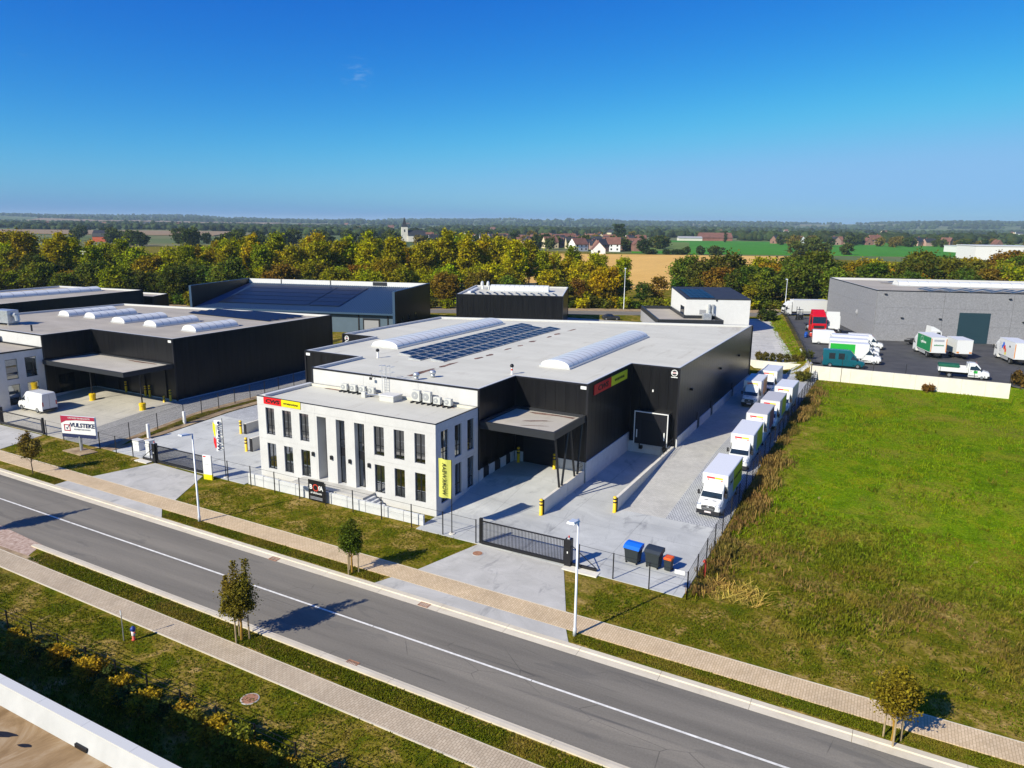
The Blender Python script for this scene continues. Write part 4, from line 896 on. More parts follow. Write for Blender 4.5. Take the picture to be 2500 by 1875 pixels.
letter('WORKWEAR', 0.46, 'ink', cl, (-0.66, -0.13, 4.7), (R(90), R(-90), 0), 0, 0.0, 1.0, -1.0)
fl = flag_pole('white greeting flag with a red and yellow edge behind the left gate', -57.7, 47.9, 6.1)
cl = cloth(1.2, 3.0, 8, 10, lambda u, v: (-0.06-(0.95+0.25*v)*u, 0.12*math.sin(u*6+v*3), 2.85+3.1*v-0.25*u)).build('cloth', 'flag_white', fl, True)
letter('Welcome', 0.75, 'sign_navy', cl, (-0.42, -0.15, 4.3), (R(90), R(-90), 0), 0, 0.012)
for z0, z1, mt in ((2.9, 4.1, 'sign_red'), (4.1, 5.6, 'sign_yellow')): MB().add([(-1.02, -0.14, z0), (-0.85, -0.14, z0+0.15), (-0.75-0.1, -0.14, z1-0.2), (-1.18, -0.14, z1), (-1.22, -0.14, (z0+z1)/2)], [(0, 1, 2, 3, 4)]).build('edge_patch', mt, cl)
# signs standing at the fence
sg = thing('architect_board', 'square black board with white and red lettering hung on the lawn fence', 'sign', (-45.25, 47.33, 0)); b_ = MB().box(-0.95, 0.95, -0.03, 0.02, 0.15, 2.1).build('board', 'ink', sg)
letter('B', 0.6, 'ink_white', b_, (-0.62, -0.045, 1.42), FRONT, 0, 0.015); letter('fA', 0.6, 'ink_white', b_, (0.55, -0.045, 1.42), FRONT, 0, 0.015)
MB().rings([[(-0.06+r_*math.cos(2*math.pi*i/20), -0.05, 1.42+r_*math.sin(2*math.pi*i/20)) for i in range(20)] for r_ in (0.34, 0.25)], False).build('ring', 'hydrant_red', b_)
letter('architects', 0.26, 'ink_white', b_, (0, -0.045, 0.92), FRONT, 0, 0.006, 1.3)
for k in range(3): MB().box(-0.75, 0.7, -0.04, -0.031, 0.3+k*0.1, 0.335+k*0.1).build('text_line', 'ink_grey', b_)
sg = thing('totem_sign', 'white totem sign with yellow foot beside the left driveway', 'sign', (-58.75, 46.7, 0), R(8)); b_ = MB().cbox(-0.52, 0.52, -0.09, 0.09, 0.35, 2.5, 0.02).build('board', 'ink_white', sg); MB().cbox(-0.53, 0.53, -0.1, 0.1, 0, 0.55, 0.02).build('foot', 'sign_yellow', sg); MB().box(-0.42, -0.1, -0.1, -0.091, 2.3, 2.42).build('logo_bar', 'sign_red', b_); MB().box(-0.4, 0.2, -0.1, -0.091, 1.55, 1.6).build('text_line', 'ink_grey', b_)
sg = thing('builder_signboard', 'large crimson, white and navy company signboard on a post left of the gate', 'sign', (-78.2, 46.05, 0), R(16))
MB().lathe([(0.16, 0), (0.16, 1.7)], n=10).build('post', 'galvanised', sg); b_ = MB().box(-2.15, 2.15, -0.12, 0.12, 1.55, 3.95).build('board', 'ink_white', sg)
MB().box(-2.15, 2.15, -0.135, -0.121, 1.55, 1.95).build('footer', 'sign_navy', b_); MB().add([(-2.15, -0.135, 3.1), (-1.5, -0.135, 3.4), (-0.2, -0.135, 3.52), (2.15, -0.135, 3.56), (2.15, -0.135, 3.95), (-2.15, -0.135, 3.95)], [(0, 1, 2, 3, 4, 5)]).build('header', 'sign_crimson', b_)
letter('VULSTEKE', 0.66, 'sign_navy', b_, (0.55, -0.14, 2.95), FRONT, 0.1, 0.02, 1.05)
letter('BEDRIJFSGEBOUWEN', 0.22, 'ink_grey', b_, (0.5, -0.14, 2.5), FRONT); letter('ONTWERP EN REALISATIE', 0.24, 'ink_white', b_, (0.2, -0.14, 3.74), FRONT)
m = MB()
for a, b in (((-1.75, 2.3), (-1.05, 2.3)), ((-1.05, 2.3), (-1.05, 2.95)), ((-1.05, 2.95), (-1.75, 2.95)), ((-1.75, 2.95), (-1.75, 2.3))): m.box(min(a[0], b[0])-0.05, max(a[0], b[0])+0.05, -0.14, -0.122, min(a[1], b[1])-0.05, max(a[1], b[1])+0.05)
m.build('tick_frame', 'sign_crimson', b_); MB().add([(-1.6, -0.145, 2.7), (-1.42, -0.145, 2.42), (-0.9, -0.145, 3.25), (-1.4, -0.145, 2.6)], [(0, 1, 2, 3)]).build('tick', 'sign_navy', b_)
o = sheet('sign_footing', [(-80.0, 45.0), (-76.6, 44.9), (-76.2, 46.6), (-79.6, 46.8)], 'bare_earth', 0.1, 1.0); o['kind'] = None; del o['kind']; tag(o, 'bare earth and planks around the foot of the big signboard', 'footing')
# bins
def container(label, x, y, lid, grp):
    c = thing('wheeled_container', label, 'waste container', (x, y, 0.05), R(-6), grp)
    MB().rings([[(-0.52*s_, -0.42*s_, z), (0.52*s_, -0.42*s_, z), (0.52*s_, 0.42*s_, z), (-0.52*s_, 0.42*s_, z)] for s_, z in ((0.9, 0.18), (1.05, 1.05), (1.12, 1.08), (1.12, 1.2))]).build('body', 'bin_body', c)
    pr = [(-0.5, 1.2), (-0.5, 1.26), (-0.3, 1.42), (0.1, 1.52), (0.5, 1.5), (0.52, 1.2)]
    MB().rings([[(x_, y_, z_) for y_, z_ in pr] for x_ in (-0.64, -0.6, 0.6, 0.64)]).build('lid', lid, c)
    for sx_ in (-0.42, 0.42):
        for sy_ in (-0.3, 0.3): MB().tube((sx_-0.03, sy_, 0.1), (sx_+0.03, sy_, 0.1), 0.1, n=10).build('wheel', 'tyre', c)
        MB().tube((sx_*1.35, -0.3, 1.0), (sx_*1.35, 0.3, 1.0), 0.02).build('handle', 'bin_body', c)
container('large dark waste container with a bright blue lid', -16.1, 49.9, 'lid_blue', 'waste containers by the corner fence'); container('large waste container with a dark lid, middle of the three bins', -14.5, 49.95, 'bin_lid_dark', 'waste containers by the corner fence')
c = thing('wheelie_bin', 'small black wheelie bin with an orange lid', 'waste bin', (-13.35, 49.85, 0.05), R(-6)); MB().rings([[(-0.28*s_, -0.3*s_, z), (0.28*s_, -0.3*s_, z), (0.28*s_, 0.3*s_, z), (-0.28*s_, 0.3*s_, z)] for s_, z in ((0.8, 0.1), (1.0, 0.95))]).build('body', 'bin_body', c); MB().cbox(-0.31, 0.31, -0.34, 0.36, 0.95, 1.1, 0.04).build('lid', 'lid_orange', c)
for sx_ in (-0.24, 0.24): MB().tube((sx_-0.03, 0.26, 0.1), (sx_+0.03, 0.26, 0.1), 0.1, n=10).build('wheel', 'tyre', c)
# little street furniture
hd = thing('fire_hydrant', 'red and white fire hydrant with blue cap on the near lawn', 'hydrant', (-39.12, 24.83, 0)); MB().lathe([(0.13, 0), (0.13, 0.06), (0.09, 0.08), (0.09, 0.3)], n=12).build('base', 'hydrant_red', hd, True); MB().lathe([(0.095, 0.3), (0.11, 0.34), (0.11, 0.62)], n=12).build('barrel', 'plate_white', hd, True); MB().lathe([(0.11, 0.62), (0.15, 0.66), (0.15, 0.8), (0.06, 0.92)], n=12).build('cap', 'hydrant_blue', hd, True)
for sx_ in (-1, 1): MB().tube((0.1*sx_, 0, 0.55), (0.18*sx_, 0, 0.55), 0.045, n=8).build('outlet', 'hydrant_red', hd)
hp = thing('marker_post', 'thin grey marker post beside the hydrant', 'post', (-39.6, 24.5, 0)); MB().lathe([(0.03, 0), (0.025, 2.0)], n=8).build('post', 'galvanised', hp); MB().box(-0.05, 0.05, -0.035, -0.028, 1.7, 2.0).build('plate', 'lamp_paint', hp)
def cover(label, x, y, r, z, mat='rust_iron'):
    m = thing('manhole_cover', label, 'manhole', (x, y, z)); MB().lathe([(r, 0), (r, 0.012), (r*0.98, 0.02)], n=20).build('rim', 'tex_grey' if mat == 'asphalt' else 'apron_concrete', m); MB().lathe([(r*0.85, 0.02), (r*0.85, 0.03)], n=20).build('lid', mat, m)
cover('round rusty manhole cover in the right-hand driveway', -27.1, 45.4, 0.45, 0.03); cover('round rusty manhole cover in the near lawn below the footpath', -28.6, 24.2, 0.5, 0.0)
def grate(label, x, y):
    g_ = thing('drain_grate', label, 'drain', (x, y, 0.012)); MB().ring2([(-0.4, -0.25), (0.4, -0.25), (0.4, 0.25), (-0.4, 0.25)], [(-0.34, -0.2), (0.34, -0.2), (0.34, 0.2), (-0.34, 0.2)], 0, 0.02).build('frame', 'rust_iron', g_)
    for k in range(6): MB().box(-0.3+k*0.11, -0.25+k*0.11, -0.2, 0.2, 0.0, 0.014).build('bar', 'rust_iron', g_)
grate('rusty drain grate in the far gutter before the right-hand driveway', -26.2, 36.95); grate('rusty drain grate in the near gutter of the road', -26.0, 29.38); grate('small rusty drain in the gutter left of the middle street tree', -40.0, 37.05)
rh = thing('red_pipe', 'bent red pipe standing behind the corner fence', 'pipe', (-10.75, 50.2, 0)); MB().path([(0, 0, 0), (0, 0, 1.1), (0, -0.25, 1.45), (0, -0.6, 1.5)], 0.09, 8).build('pipe', 'hydrant_red', rh)
wb = thing('white_sign_plate', 'small white plate on the corner fence near the bins', 'sign', (-11.6, 46.3, 0)); MB().box(-0.35, 0.35, -0.02, 0.0, 1.75, 2.05).build('plate', 'ink_white', wb)
# back wall behind the trucks, right-hand retaining wall, planting above
bw = thing('retaining_wall', 'tall shaded concrete wall closing the truck lane at its far end', 'wall')
for k in range(5): MB().box(-25.2+k*2.25, -22.97+k*2.25, 129.95, 130.2, 0.8, 2.45).build('wall_panel', 'wall_concrete', bw)
rw = thing('retaining_wall', 'long pale concrete wall holding up the lorry park above the meadow', 'wall')
for k in range(9): MB().box(-12.5+k*3.0, -9.52+k*3.0, 124.9, 125.2, 0.6, 3.3).build('wall_panel', 'wall_concrete', rw)
rw = thing('retaining_wall', 'short pale concrete wall stepping down the bank beside the drums', 'wall')
for k in range(5): MB().box(-1.6+k*0.0, 1.6, -0.12, 0.12, 1.6, 3.15+0.0*k).tf(Matrix.Translation((-13.2-k*0.68, 128.6+k*3.15, 0)) @ Matrix.Rotation(R(102), 4, 'Z')).build('wall_panel', 'wall_concrete', rw)

# ------------------------------------------------------------------ vehicles (front at y=0, facing -Y)
def wheels(root, spots, r, w_):
    ty = MB(); ty.tube((-w_/2, 0, 0), (w_/2, 0, 0), r, r, 18); ty = ty.mesh('tyre', 'tyre')
    ri = MB(); ri.tube((-w_/2-0.012, 0, 0), (w_/2+0.012, 0, 0), r*0.6, r*0.6, 14); ri = ri.mesh('rim', 'rim')
    for x, y in spots: w = link('wheel', ty, root, (x, y, r)); link('rim', ri, w)
def loft(st, mat, name, root, smooth=False):
    """stations (y, zbottom, zbelt, ztop, half width at belt, half width at top)"""
    rs = []
    for y, zb, zm, zt_, wm, wt in st:
        c = 0.07
        rs.append([(-wm+0.04, y, zb), (wm-0.04, y, zb), (wm, y, zb+0.12), (wm, y, zm), (wt, y, zt_-c), (wt-c*1.4, y, zt_), (-wt+c*1.4, y, zt_), (-wt, y, zt_-c), (-wm, y, zm), (-wm, y, zb+0.12)])
    o = MB().rings(rs).build(name, mat, root); return o
def van_front(root, body, wm=0.98, ws=((0.86, 1.27), (1.72, 2.22)), wt=0.80, label_dark=True, seat=True):
    """windscreen, side glass, grille, lamps, mirrors of a bonneted van"""
    (ya, za), (yb, zb) = ws; o_ = 0.012
    MB().add([(-wm+0.14, ya-o_, za+0.03), (wm-0.14, ya-o_, za+0.03), (wt-0.06, yb-0.02-o_, zb-0.05), (-wt+0.06, yb-0.02-o_, zb-0.05)], [(0, 1, 2, 3)]).build('windscreen', 'dark_glass', root)
    for s_ in (-1, 1):
        x0, x1 = s_*(wm+0.006), s_*(wt+0.03)
        q = [(x0, ya+0.25, za+0.12), (x0, yb+0.85, za+0.08), (x1, yb+0.8, zb-0.14), (x1, yb+0.1, zb-0.14)]
        MB().add(q if s_ > 0 else q[::-1], [(0, 1, 2, 3)]).build('side_window', 'dark_glass', root)
        h = MB().add([(s_*0.52, -0.035, 0.98), (s_*0.92, 0.05, 0.92), (s_*0.95, 0.22, 1.05), (s_*0.62, 0.08, 1.10)], [(0, 1, 2, 3) if s_ > 0 else (3, 2, 1, 0)]).build('headlight', 'headlamp', root)
        MB().cbox(s_*1.12-0.09, s_*1.12+0.09, ya+0.28, ya+0.4, za+0.05, za+0.42, 0.02).build('mirror', 'bumper_plastic', root)
        MB().tube((s_*0.95, ya+0.4, za+0.1), (s_*1.1, ya+0.36, za+0.15), 0.025, n=6).build('mirror_arm', 'bumper_plastic', root)
    MB().rings([[(x, y, z) for x in (0,)] for y, z in ()]) if False else None
    MB().add([(-0.5, -0.045, 0.62), (0.5, -0.045, 0.62), (0.56, -0.03, 0.86), (0.46, -0.02, 1.0), (-0.46, -0.02, 1.0), (-0.56, -0.03, 0.86)], [(0, 1, 2, 3, 4, 5)]).build('grille', 'bumper_plastic', root)
    MB().cbox(-0.09, 0.09, -0.06, -0.046, 0.83, 0.9, 0.01).build('badge', 'alu', root)
    for z in (0.7, 0.78, 0.92): MB().box(-0.47, 0.47, -0.056, -0.047, z, z+0.018).build('grille_bar', 'alu', root)
    MB().rings([[(-wm-0.01, 0.28, z0), (-wm+0.06, -0.06, z0), (wm-0.06, -0.06, z0), (wm+0.01, 0.28, z0)] for z0 in (0.28, 0.58)]).build('bumper', 'bumper_plastic', root)
    MB().box(-0.26, 0.26, -0.075, -0.062, 0.42, 0.54).build('number_plate', 'plate_white', root)
    for s_ in (-1, 1):
        MB().box(s_*(wm+0.008)-0.004, s_*(wm+0.008)+0.004, 2.58, 2.60, 0.55, 1.95).build('door_seam', 'bumper_plastic', root); MB().box(s_*(wm+0.014)-0.012, s_*(wm+0.014)+0.012, 2.34, 2.5, 1.14, 1.19).build('door_handle', 'bumper_plastic', root)
        MB().box(s_*(wm+0.006)-0.004, s_*(wm+0.006)+0.004, 1.45, 2.7, 0.45, 0.6).build('sill_trim', 'bumper_plastic', root)
        MB().rings([[(s_*(wm+0.004), 1.0+r_*math.cos(math.pi*i/10), 0.36+r_*math.sin(math.pi*i/10)) for i in range(11)] for r_ in (0.36, 0.47)], False).build('wheel_arch', 'bumper_plastic', root)
        MB().tube((s_*0.1, ya-0.03, za+0.04), (s_*0.1+0.5, ya+0.12, za+0.2), 0.012, n=4).build('wiper', 'bumper_plastic', root)
        MB().box(s_*0.55-0.05, s_*0.55+0.05, yb+0.06, yb+0.1, zb+0.16, zb+0.22).build('marker_lamp', 'lid_orange', root)
    for x in (-0.45, 0.2): MB().add([(x, 0.52, 1.205), (x+0.3, 0.52, 1.205), (x+0.3, 0.58, 1.222), (x, 0.58, 1.222)], [(0, 1, 2, 3)]).build('bonnet_vent', 'bumper_plastic', root)
CAB = [(0.0, 0.32, 0.55, 0.95, 0.86, 0.78), (0.10, 0.28, 0.7, 1.08, 0.94, 0.84), (0.55, 0.28, 0.95, 1.19, 0.98, 0.9), (0.86, 0.28, 1.05, 1.28, 0.99, 0.9), (1.30, 0.28, 1.1, 1.78, 0.99, 0.84), (1.72, 0.28, 1.15, 2.26, 0.99, 0.80), (2.0, 0.28, 1.2, 2.36, 0.99, 0.80), (2.75, 0.28, 1.2, 2.38, 0.99, 0.80)]
def box_truck(name, label, loc, rot, group, side_a='vehicle_white', side_b='vehicle_white', roof='box_roof', Lb=5.5, hb=3.3, stripes=True, txt=None, wb=1.13, cat='box truck', bodymat='vehicle_white'):
    v = thing(name, label, cat, loc, rot, group)
    loft(CAB, bodymat, 'cab', v); van_front(v, None)
    for ch in v.children: ch.scale = (1.08, 1.06, 1.15)
    yb = 1.95
    # aerodynamic nose closing the gap between cab roof and box
    b = MB().rings([[(-wb, yb, 2.3), (wb, yb, 2.3), (wb, yb, hb-0.04), (-wb, yb, hb-0.04)], [(-wb, yb+0.9, 0.95), (wb, yb+0.9, 0.95), (wb, yb+0.9, hb-0.04), (-wb, yb+0.9, hb-0.04)], [(-wb, yb+Lb, 0.95), (wb, yb+Lb, 0.95), (wb, yb+Lb, hb-0.04), (-wb, yb+Lb, hb-0.04)]]).build('cargo_box', 'vehicle_white', v)
    MB().rings([[(-wb-0.01, yb-0.01, hb-0.035), (wb+0.01, yb-0.01, hb-0.035), (wb+0.01, yb+Lb+0.01, hb-0.035), (-wb-0.01, yb+Lb+0.01, hb-0.035)], [(-wb+0.05, yb+0.05, hb+0.02), (wb-0.05, yb+0.05, hb+0.02), (wb-0.05, yb+Lb-0.05, hb+0.02), (-wb+0.05, yb+Lb-0.05, hb+0.02)]]).build('box_roof', roof, b)
    for x in (-wb, wb): MB().box(x-0.025, x+0.025, yb-0.025, yb+0.025, 2.35, hb-0.03).build('corner_profile', 'alu', b)
    for s_ in (-1, 1):
        for (y0, y1, mt) in ((yb+2.1, yb+Lb-0.12, side_b), (yb+0.75, yb+2.08, side_a)):
            if mt != 'vehicle_white':
                x = s_*(wb+0.004); q = [(x, y0, 1.05), (x, y1, 1.05), (x, y1, hb-0.12), (x, y0, hb-0.12)]; MB().add(q if s_ > 0 else q[::-1], [(0, 1, 2, 3)]).build('side_graphic', mt, b)
    if stripes:
        MB().box(-0.72, -0.02, yb-0.012, yb-0.001, hb-0.42, hb-0.28).build('front_stripe', 'sign_red', b); MB().box(0.0, 0.68, yb-0.012, yb-0.001, hb-0.42, hb-0.28).build('front_stripe', 'sign_yellow', b)
    if txt:
        letter(txt[1], 0.42, 'ink', b, (wb+0.008, yb+3.7, 2.2), EAST, 0, 0, 1.2); letter(txt[0], 0.42, 'ink', b, (wb+0.008, yb+1.2, 2.3), EAST, 0.2, 0, 1.2)
    MB().box(-0.45, 0.45, 2.7, yb+Lb-0.1, 0.45, 0.93).build('chassis', 'chassis', v)
    for s_ in (-1, 1): MB().box(s_*1.06-0.02, s_*1.06+0.02, yb+1.2, yb+Lb-1.9, 0.5, 0.92).build('side_guard', 'alu', v)
    wheels(v, [(-0.93, 1.06), (0.93, 1.06), (-0.93, yb+Lb-1.35), (0.93, yb+Lb-1.35)], 0.38, 0.26)
    return v
TR = 'white box trucks parked beside the warehouse'
def lane(y): return zt(-14, y+3.5)+0.05
for i, (x, yb, lab, sa, sb, rf_) in enumerate((
    (-13.2, 63.0, 'nearest white box truck with yellow rear side panel, first in the row', 'vehicle_white', 'truck_yellow', 'box_roof'),
    (-13.25, 74.8, 'second white box truck in the row, yellow-green side panel', 'vehicle_white', 'truck_yellow', 'box_roof'),
    (-13.4, 83.6, 'third white box truck in the row, purple side panel and greyish roof', 'vehicle_white', 'purple_paint', 'box_roof_grey'),
    (-13.2, 91.0, 'fourth white box truck in the row, lime side panel', 'vehicle_white', 'truck_yellow', 'box_roof_grey'),
    (-13.0, 99.9, 'fifth and last white box truck along the meadow fence', 'vehicle_white', 'vehicle_white', 'box_roof'),
    (-17.2, 101.8, 'white box truck with orange side parked nearest the black side wall', 'vehicle_white', 'orange_paint', 'box_roof'),
    (-16.5, 110.3, 'rearmost white box truck, half in shade before the end wall', 'vehicle_white', 'vehicle_white', 'box_roof'))):
    y0 = yb-1.95; sl = math.atan2(zt(-14, y0+6)-zt(-14, y0+1), 5.0)
    box_truck('box_truck', lab, (x, y0, zt(-14, y0)+0.05), (sl, 0, R((-1.5, 0, 0.8, 0, -0.8, 1, 0)[i])), TR, sa, sb, rf_, txt=('CWS', 'WORKWEAR') if i == 0 else None)
def panel_van(name, label, loc, rot, mat, L=5.6, H=2.55, windows=False, grp=None):
    v = thing(name, label, 'van', loc, rot, grp)
    st = CAB[:6] + [(2.1, 0.28, 1.25, H-0.06, 1.0, 0.84), (2.6, 0.28, 1.25, H, 1.0, 0.86), (L-0.15, 0.28, 1.25, H, 1.0, 0.86), (L, 0.32, 1.25, H-0.08, 0.97, 0.83)]
    loft(st, mat, 'body', v); van_front(v, None)
    for s_ in (-1, 1):
        MB().box(s_*1.003-0.004, s_*1.003+0.004, 2.75, 2.77, 0.5, H-0.5).build('door_seam', 'bumper_plastic', v)
        if windows:
            for y0 in (3.0, 4.4):
                x0, x1 = s_*1.004, s_*0.93; q = [(x0, y0, 1.35), (x0, y0+0.9, 1.35), (x1, y0+0.9, H-0.75+0.3), (x1, y0, H-0.75+0.3)]; MB().add(q if s_ > 0 else q[::-1], [(0, 1, 2, 3)]).build('side_window', 'dark_glass', v)
        MB().box(s_*0.85-0.07, s_*0.85+0.07, L-0.01, L+0.02, 0.95, 1.5).build('tail_light', 'hydrant_red', v)
    MB().box(-0.9, 0.9, L-0.02, L+0.06, 0.35, 0.55).build('rear_bumper', 'bumper_plastic', v); MB().box(-0.008, 0.008, L-0.005, L+0.012, 0.6, H-0.3).build('door_seam', 'bumper_plastic', v)
    wheels(v, [(-0.88, 1.0), (0.88, 1.0), (-0.88, L-1.15), (0.88, L-1.15)], 0.35, 0.24); return v
panel_van('panel_van', 'white panel van parked in the neighbouring concrete yard', (-101.2, 52.9, 0.55), R(-90), 'vehicle_white', 5.6, 2.6)
panel_van('panel_van', 'teal blue camper van behind the retaining wall of the lorry park', (-4.9, 128.3, 3.05), R(98), 'teal_paint', 6.2, 2.75, True)
OR = 'vehicles in the lorry park'
def gbox(label, loc, rot, side, rack=False):
    v = box_truck('box_van', label, loc, rot, None, 'vehicle_white' , side, 'box_roof', 6.0, 3.3, False, cat='box van')
    return v
gbox('white box van with a green side panel parked right behind the camper van', (-2.7, 133.4, 3.05), R(96), 'green_paint')
gbox('white box van in the middle of the three parked noses', (-3.2, 138.4, 3.05), R(96), 'vehicle_white')
v = gbox('white box van at the back with timber on its roof rack', (-3.3, 143.2, 3.05), R(96), 'vehicle_white')
for k in range(4): MB().box(-0.9+k*0.3, -0.65+k*0.3, 2.2, 6.6, 3.2, 3.3).build('plank', 'wood_pale', v)
panel_van('panel_van', 'white panel van behind the three box vans, nearest the grey hall corner', (-3.0, 150.6, 3.05), R(97), 'vehicle_white', 6.0, 2.7)
panel_van('panel_van', 'white panel van tucked between the box vans and the grassy bank', (-9.6, 152.4, 3.05), R(100), 'vehicle_white', 5.8, 2.7)
# tipper
v = thing('tipper_truck', 'white drop-side tipper with a green tarpaulin behind the retaining wall', 'tipper', (12.0, 128.4, 3.05), R(92)); loft(CAB, 'vehicle_white', 'cab', v); van_front(v, None)
MB().box(-0.4, 0.4, 2.6, 6.6, 0.5, 0.85).build('chassis', 'chassis', v); bd = MB().box(-1.05, 1.05, 3.0, 6.7, 0.9, 1.0).build('load_bed', 'vehicle_white', v)
for x0, x1, y0, y1 in ((-1.05, -1.0, 3.0, 6.7), (1.0, 1.05, 3.0, 6.7), (-1.0, 1.0, 3.0, 3.05), (-1.0, 1.0, 6.65, 6.7)): MB().box(x0, x1, y0, y1, 1.0, 1.65).build('drop_side', 'vehicle_white', bd)
MB().rings([[(x*s_, y, z) for x, y in ((-1.08, 4.0), (1.08, 4.0), (1.08, 6.72), (-1.08, 6.72))] for s_, z in ((1.0, 1.55), (1.0, 1.72), (0.75, 1.95))]).build('tarpaulin', 'tarp_green', bd); MB().box(-1.0, 1.0, 2.8, 2.98, 0.9, 2.3).build('tool_box', 'vehicle_white', v)
MB().box(0.995, 1.0, 1.6, 2.1, 0.9, 1.3).build('door_logo', 'green_paint', v); MB().box(-1.0, -0.995, 1.6, 2.1, 0.9, 1.3).build('door_logo', 'green_paint', v)
wheels(v, [(-0.86, 1.0), (0.86, 1.0), (-0.86, 5.2), (0.86, 5.2)], 0.36, 0.24)
# cab-over lorries
def lorry_cab(root, mat, w_=1.22, h=2.9, sleeper=False):
    D = 2.2 if sleeper else 1.75
    c = loft([(0.0, 0.4, 1.3, 1.55, w_-0.08, w_-0.12), (0.06, 0.35, 1.5, 1.7, w_, w_-0.03), (0.28, 0.35, 1.6, h-0.25, w_, w_-0.1), (0.6, 0.35, 1.6, h, w_, w_-0.08), (D, 0.35, 1.6, h, w_, w_-0.05)], mat, 'cab', root)
    MB().add([(-w_+0.1, 0.045, 1.62), (w_-0.1, 0.045, 1.62), (w_-0.16, 0.25, h-0.35), (-w_+0.16, 0.25, h-0.35)], [(0, 1, 2, 3)]).build('windscreen', 'dark_glass', root)
    for s_ in (-1, 1):
        x = s_*(w_+0.004); x2 = s_*(w_-0.06); q = [(x, 0.35, 1.65), (x, 1.2, 1.65), (x2, 1.2, h-0.4), (x2, 0.5, h-0.4)]; MB().add(q if s_ > 0 else q[::-1], [(0, 1, 2, 3)]).build('side_window', 'dark_glass', root)
        MB().cbox(s_*1.42-0.1, s_*1.42+0.1, 0.1, 0.25, 1.6, 2.3, 0.02).build('mirror', 'bumper_plastic', root); MB().box(s_*0.95-0.2, s_*0.95+0.2, -0.02, 0.02, 0.6, 0.8).build('headlight', 'headlamp', root)
    MB().box(-w_+0.02, w_-0.02, -0.05, 0.1, 0.35, 0.75).build('bumper', 'bumper_plastic', root); MB().box(-0.9, 0.9, -0.015, 0.03, 0.9, 1.35).build('grille', 'bumper_plastic', root)
    MB().rings([[(-w_+0.15, 0.6, h), (w_-0.15, 0.6, h), (w_-0.15, D, h), (-w_+0.15, D, h)], [(-w_+0.2, D-0.4, h+0.65), (w_-0.2, D-0.4, h+0.65), (w_-0.2, D, h+0.68), (-w_+0.2, D, h+0.68)]]).build('wind_deflector', mat, root)
    return D
def lorry(label, loc, rot, Lb, hb, cab='vehicle_white', side='vehicle_white', rear='vehicle_white', grp=None, roof='box_roof'):
    v = thing('lorry', label, 'lorry', loc, rot, grp); D = lorry_cab(v, cab); y0 = D+0.25; w_ = 1.27
    b = MB().box(-w_, w_, y0, y0+Lb, 1.05, hb).build('cargo_box', 'vehicle_white', v); MB().box(-w_-0.02, w_+0.02, y0-0.02, y0+Lb+0.02, hb, hb+0.06).build('box_roof', roof, b)
    for s_ in (-1, 1):
        x = s_*(w_+0.005); q = [(x, y0+0.08, 1.15), (x, y0+Lb-0.08, 1.15), (x, y0+Lb-0.08, hb-0.1), (x, y0+0.08, hb-0.1)]
        if side != 'vehicle_white': MB().add(q if s_ > 0 else q[::-1], [(0, 1, 2, 3)]).build('side_graphic', side, b)
        MB().box(s_*1.2-0.02, s_*1.2+0.02, y0+1.0, y0+Lb-2.4, 0.5, 0.95).build('side_guard', 'alu', v)
        MB().box(s_*1.18-0.06, s_*1.18+0.06, y0+Lb, y0+Lb+0.03, 1.2, hb-0.2).build('rear_marker', 'orange_paint', b)
    MB().box(-0.45, 0.45, D, y0+Lb, 0.6, 1.04).build('chassis', 'chassis', v)
    wheels(v, [(-1.05, 0.95), (1.05, 0.95), (-1.02, y0+Lb-1.7), (1.02, y0+Lb-1.7)], 0.48, 0.32); return v, b, y0, w_
v, b, y0, w_ = lorry('green-sided box lorry with white rear door standing on the asphalt', (3.0, 152.6, 3.05), R(-162), 6.6, 3.7, side='deep_green')
letter('solucious', 0.62, 'ink_white', b, (w_+0.01, y0+3.2, 2.5), EAST, 0, 0.01); letter('solucious', 0.62, 'ink_white', b, (-w_-0.01, y0+3.2, 2.5), (R(90), 0, R(-90)), 0, 0.01); letter('solucious', 0.42, 'deep_green', b, (0, y0+6.62, 2.4), (R(90), 0, R(180)), 0, 0.01)
for s_ in (-1, 1): MB().rings([[(s_*(w_+0.012), y0+3.2-s_*0.9+r_*math.cos(2*math.pi*i/18), 2.75+r_*math.sin(2*math.pi*i/18)) for i in range(18)] for r_ in (0.62, 0.56)], False).build('ring_logo', 'ink_white', b)
MB().box(-0.8, 0.8, y0+6.6, y0+6.615, 3.0, 3.35).build('rear_window', 'ink_grey', b)
v, b, y0, w_ = lorry('white box lorry with blue, red and orange bubbles on its side, right edge', (15.6, 152.6, 3.05), R(194), 6.6, 3.75)
for s_ in (-1, 1):
    for dy, dz, r_, mt in ((2.0, 2.9, 0.38, 'lid_blue'), (2.5, 2.5, 0.36, 'sign_red'), (2.9, 2.0, 0.38, 'lid_orange'), (2.2, 2.3, 0.3, 'orange_paint'), (3.0, 1.5, 0.3, 'sign_yellow'), (1.6, 2.45, 0.3, 'lid_blue')):
        MB().add([(s_*(w_+0.006+0.003*dz), y0+dy+r_*math.cos(2*math.pi*i/16), dz+r_*math.sin(2*math.pi*i/16)) for i in range(16)], [tuple(range(16))]).build('bubble_print', mt, b)
    for k in range(6): MB().box(s_*(w_+0.006)-0.003, s_*(w_+0.006)+0.003, y0+0.25, y0+1.3, 1.6+k*0.28, 1.68+k*0.28).build('text_line', 'ink_grey', b)
    letter('fijn', 0.5, 'ink', b, (s_*(w_+0.01), y0+4.6, 2.9), EAST if s_ > 0 else (R(90), 0, R(-90)), 0.3)
lorry('long white box lorry with wind deflector beside the far end of the grey hall', (-27.5, 197.2, 3.05), R(-62), 8.6, 3.9)
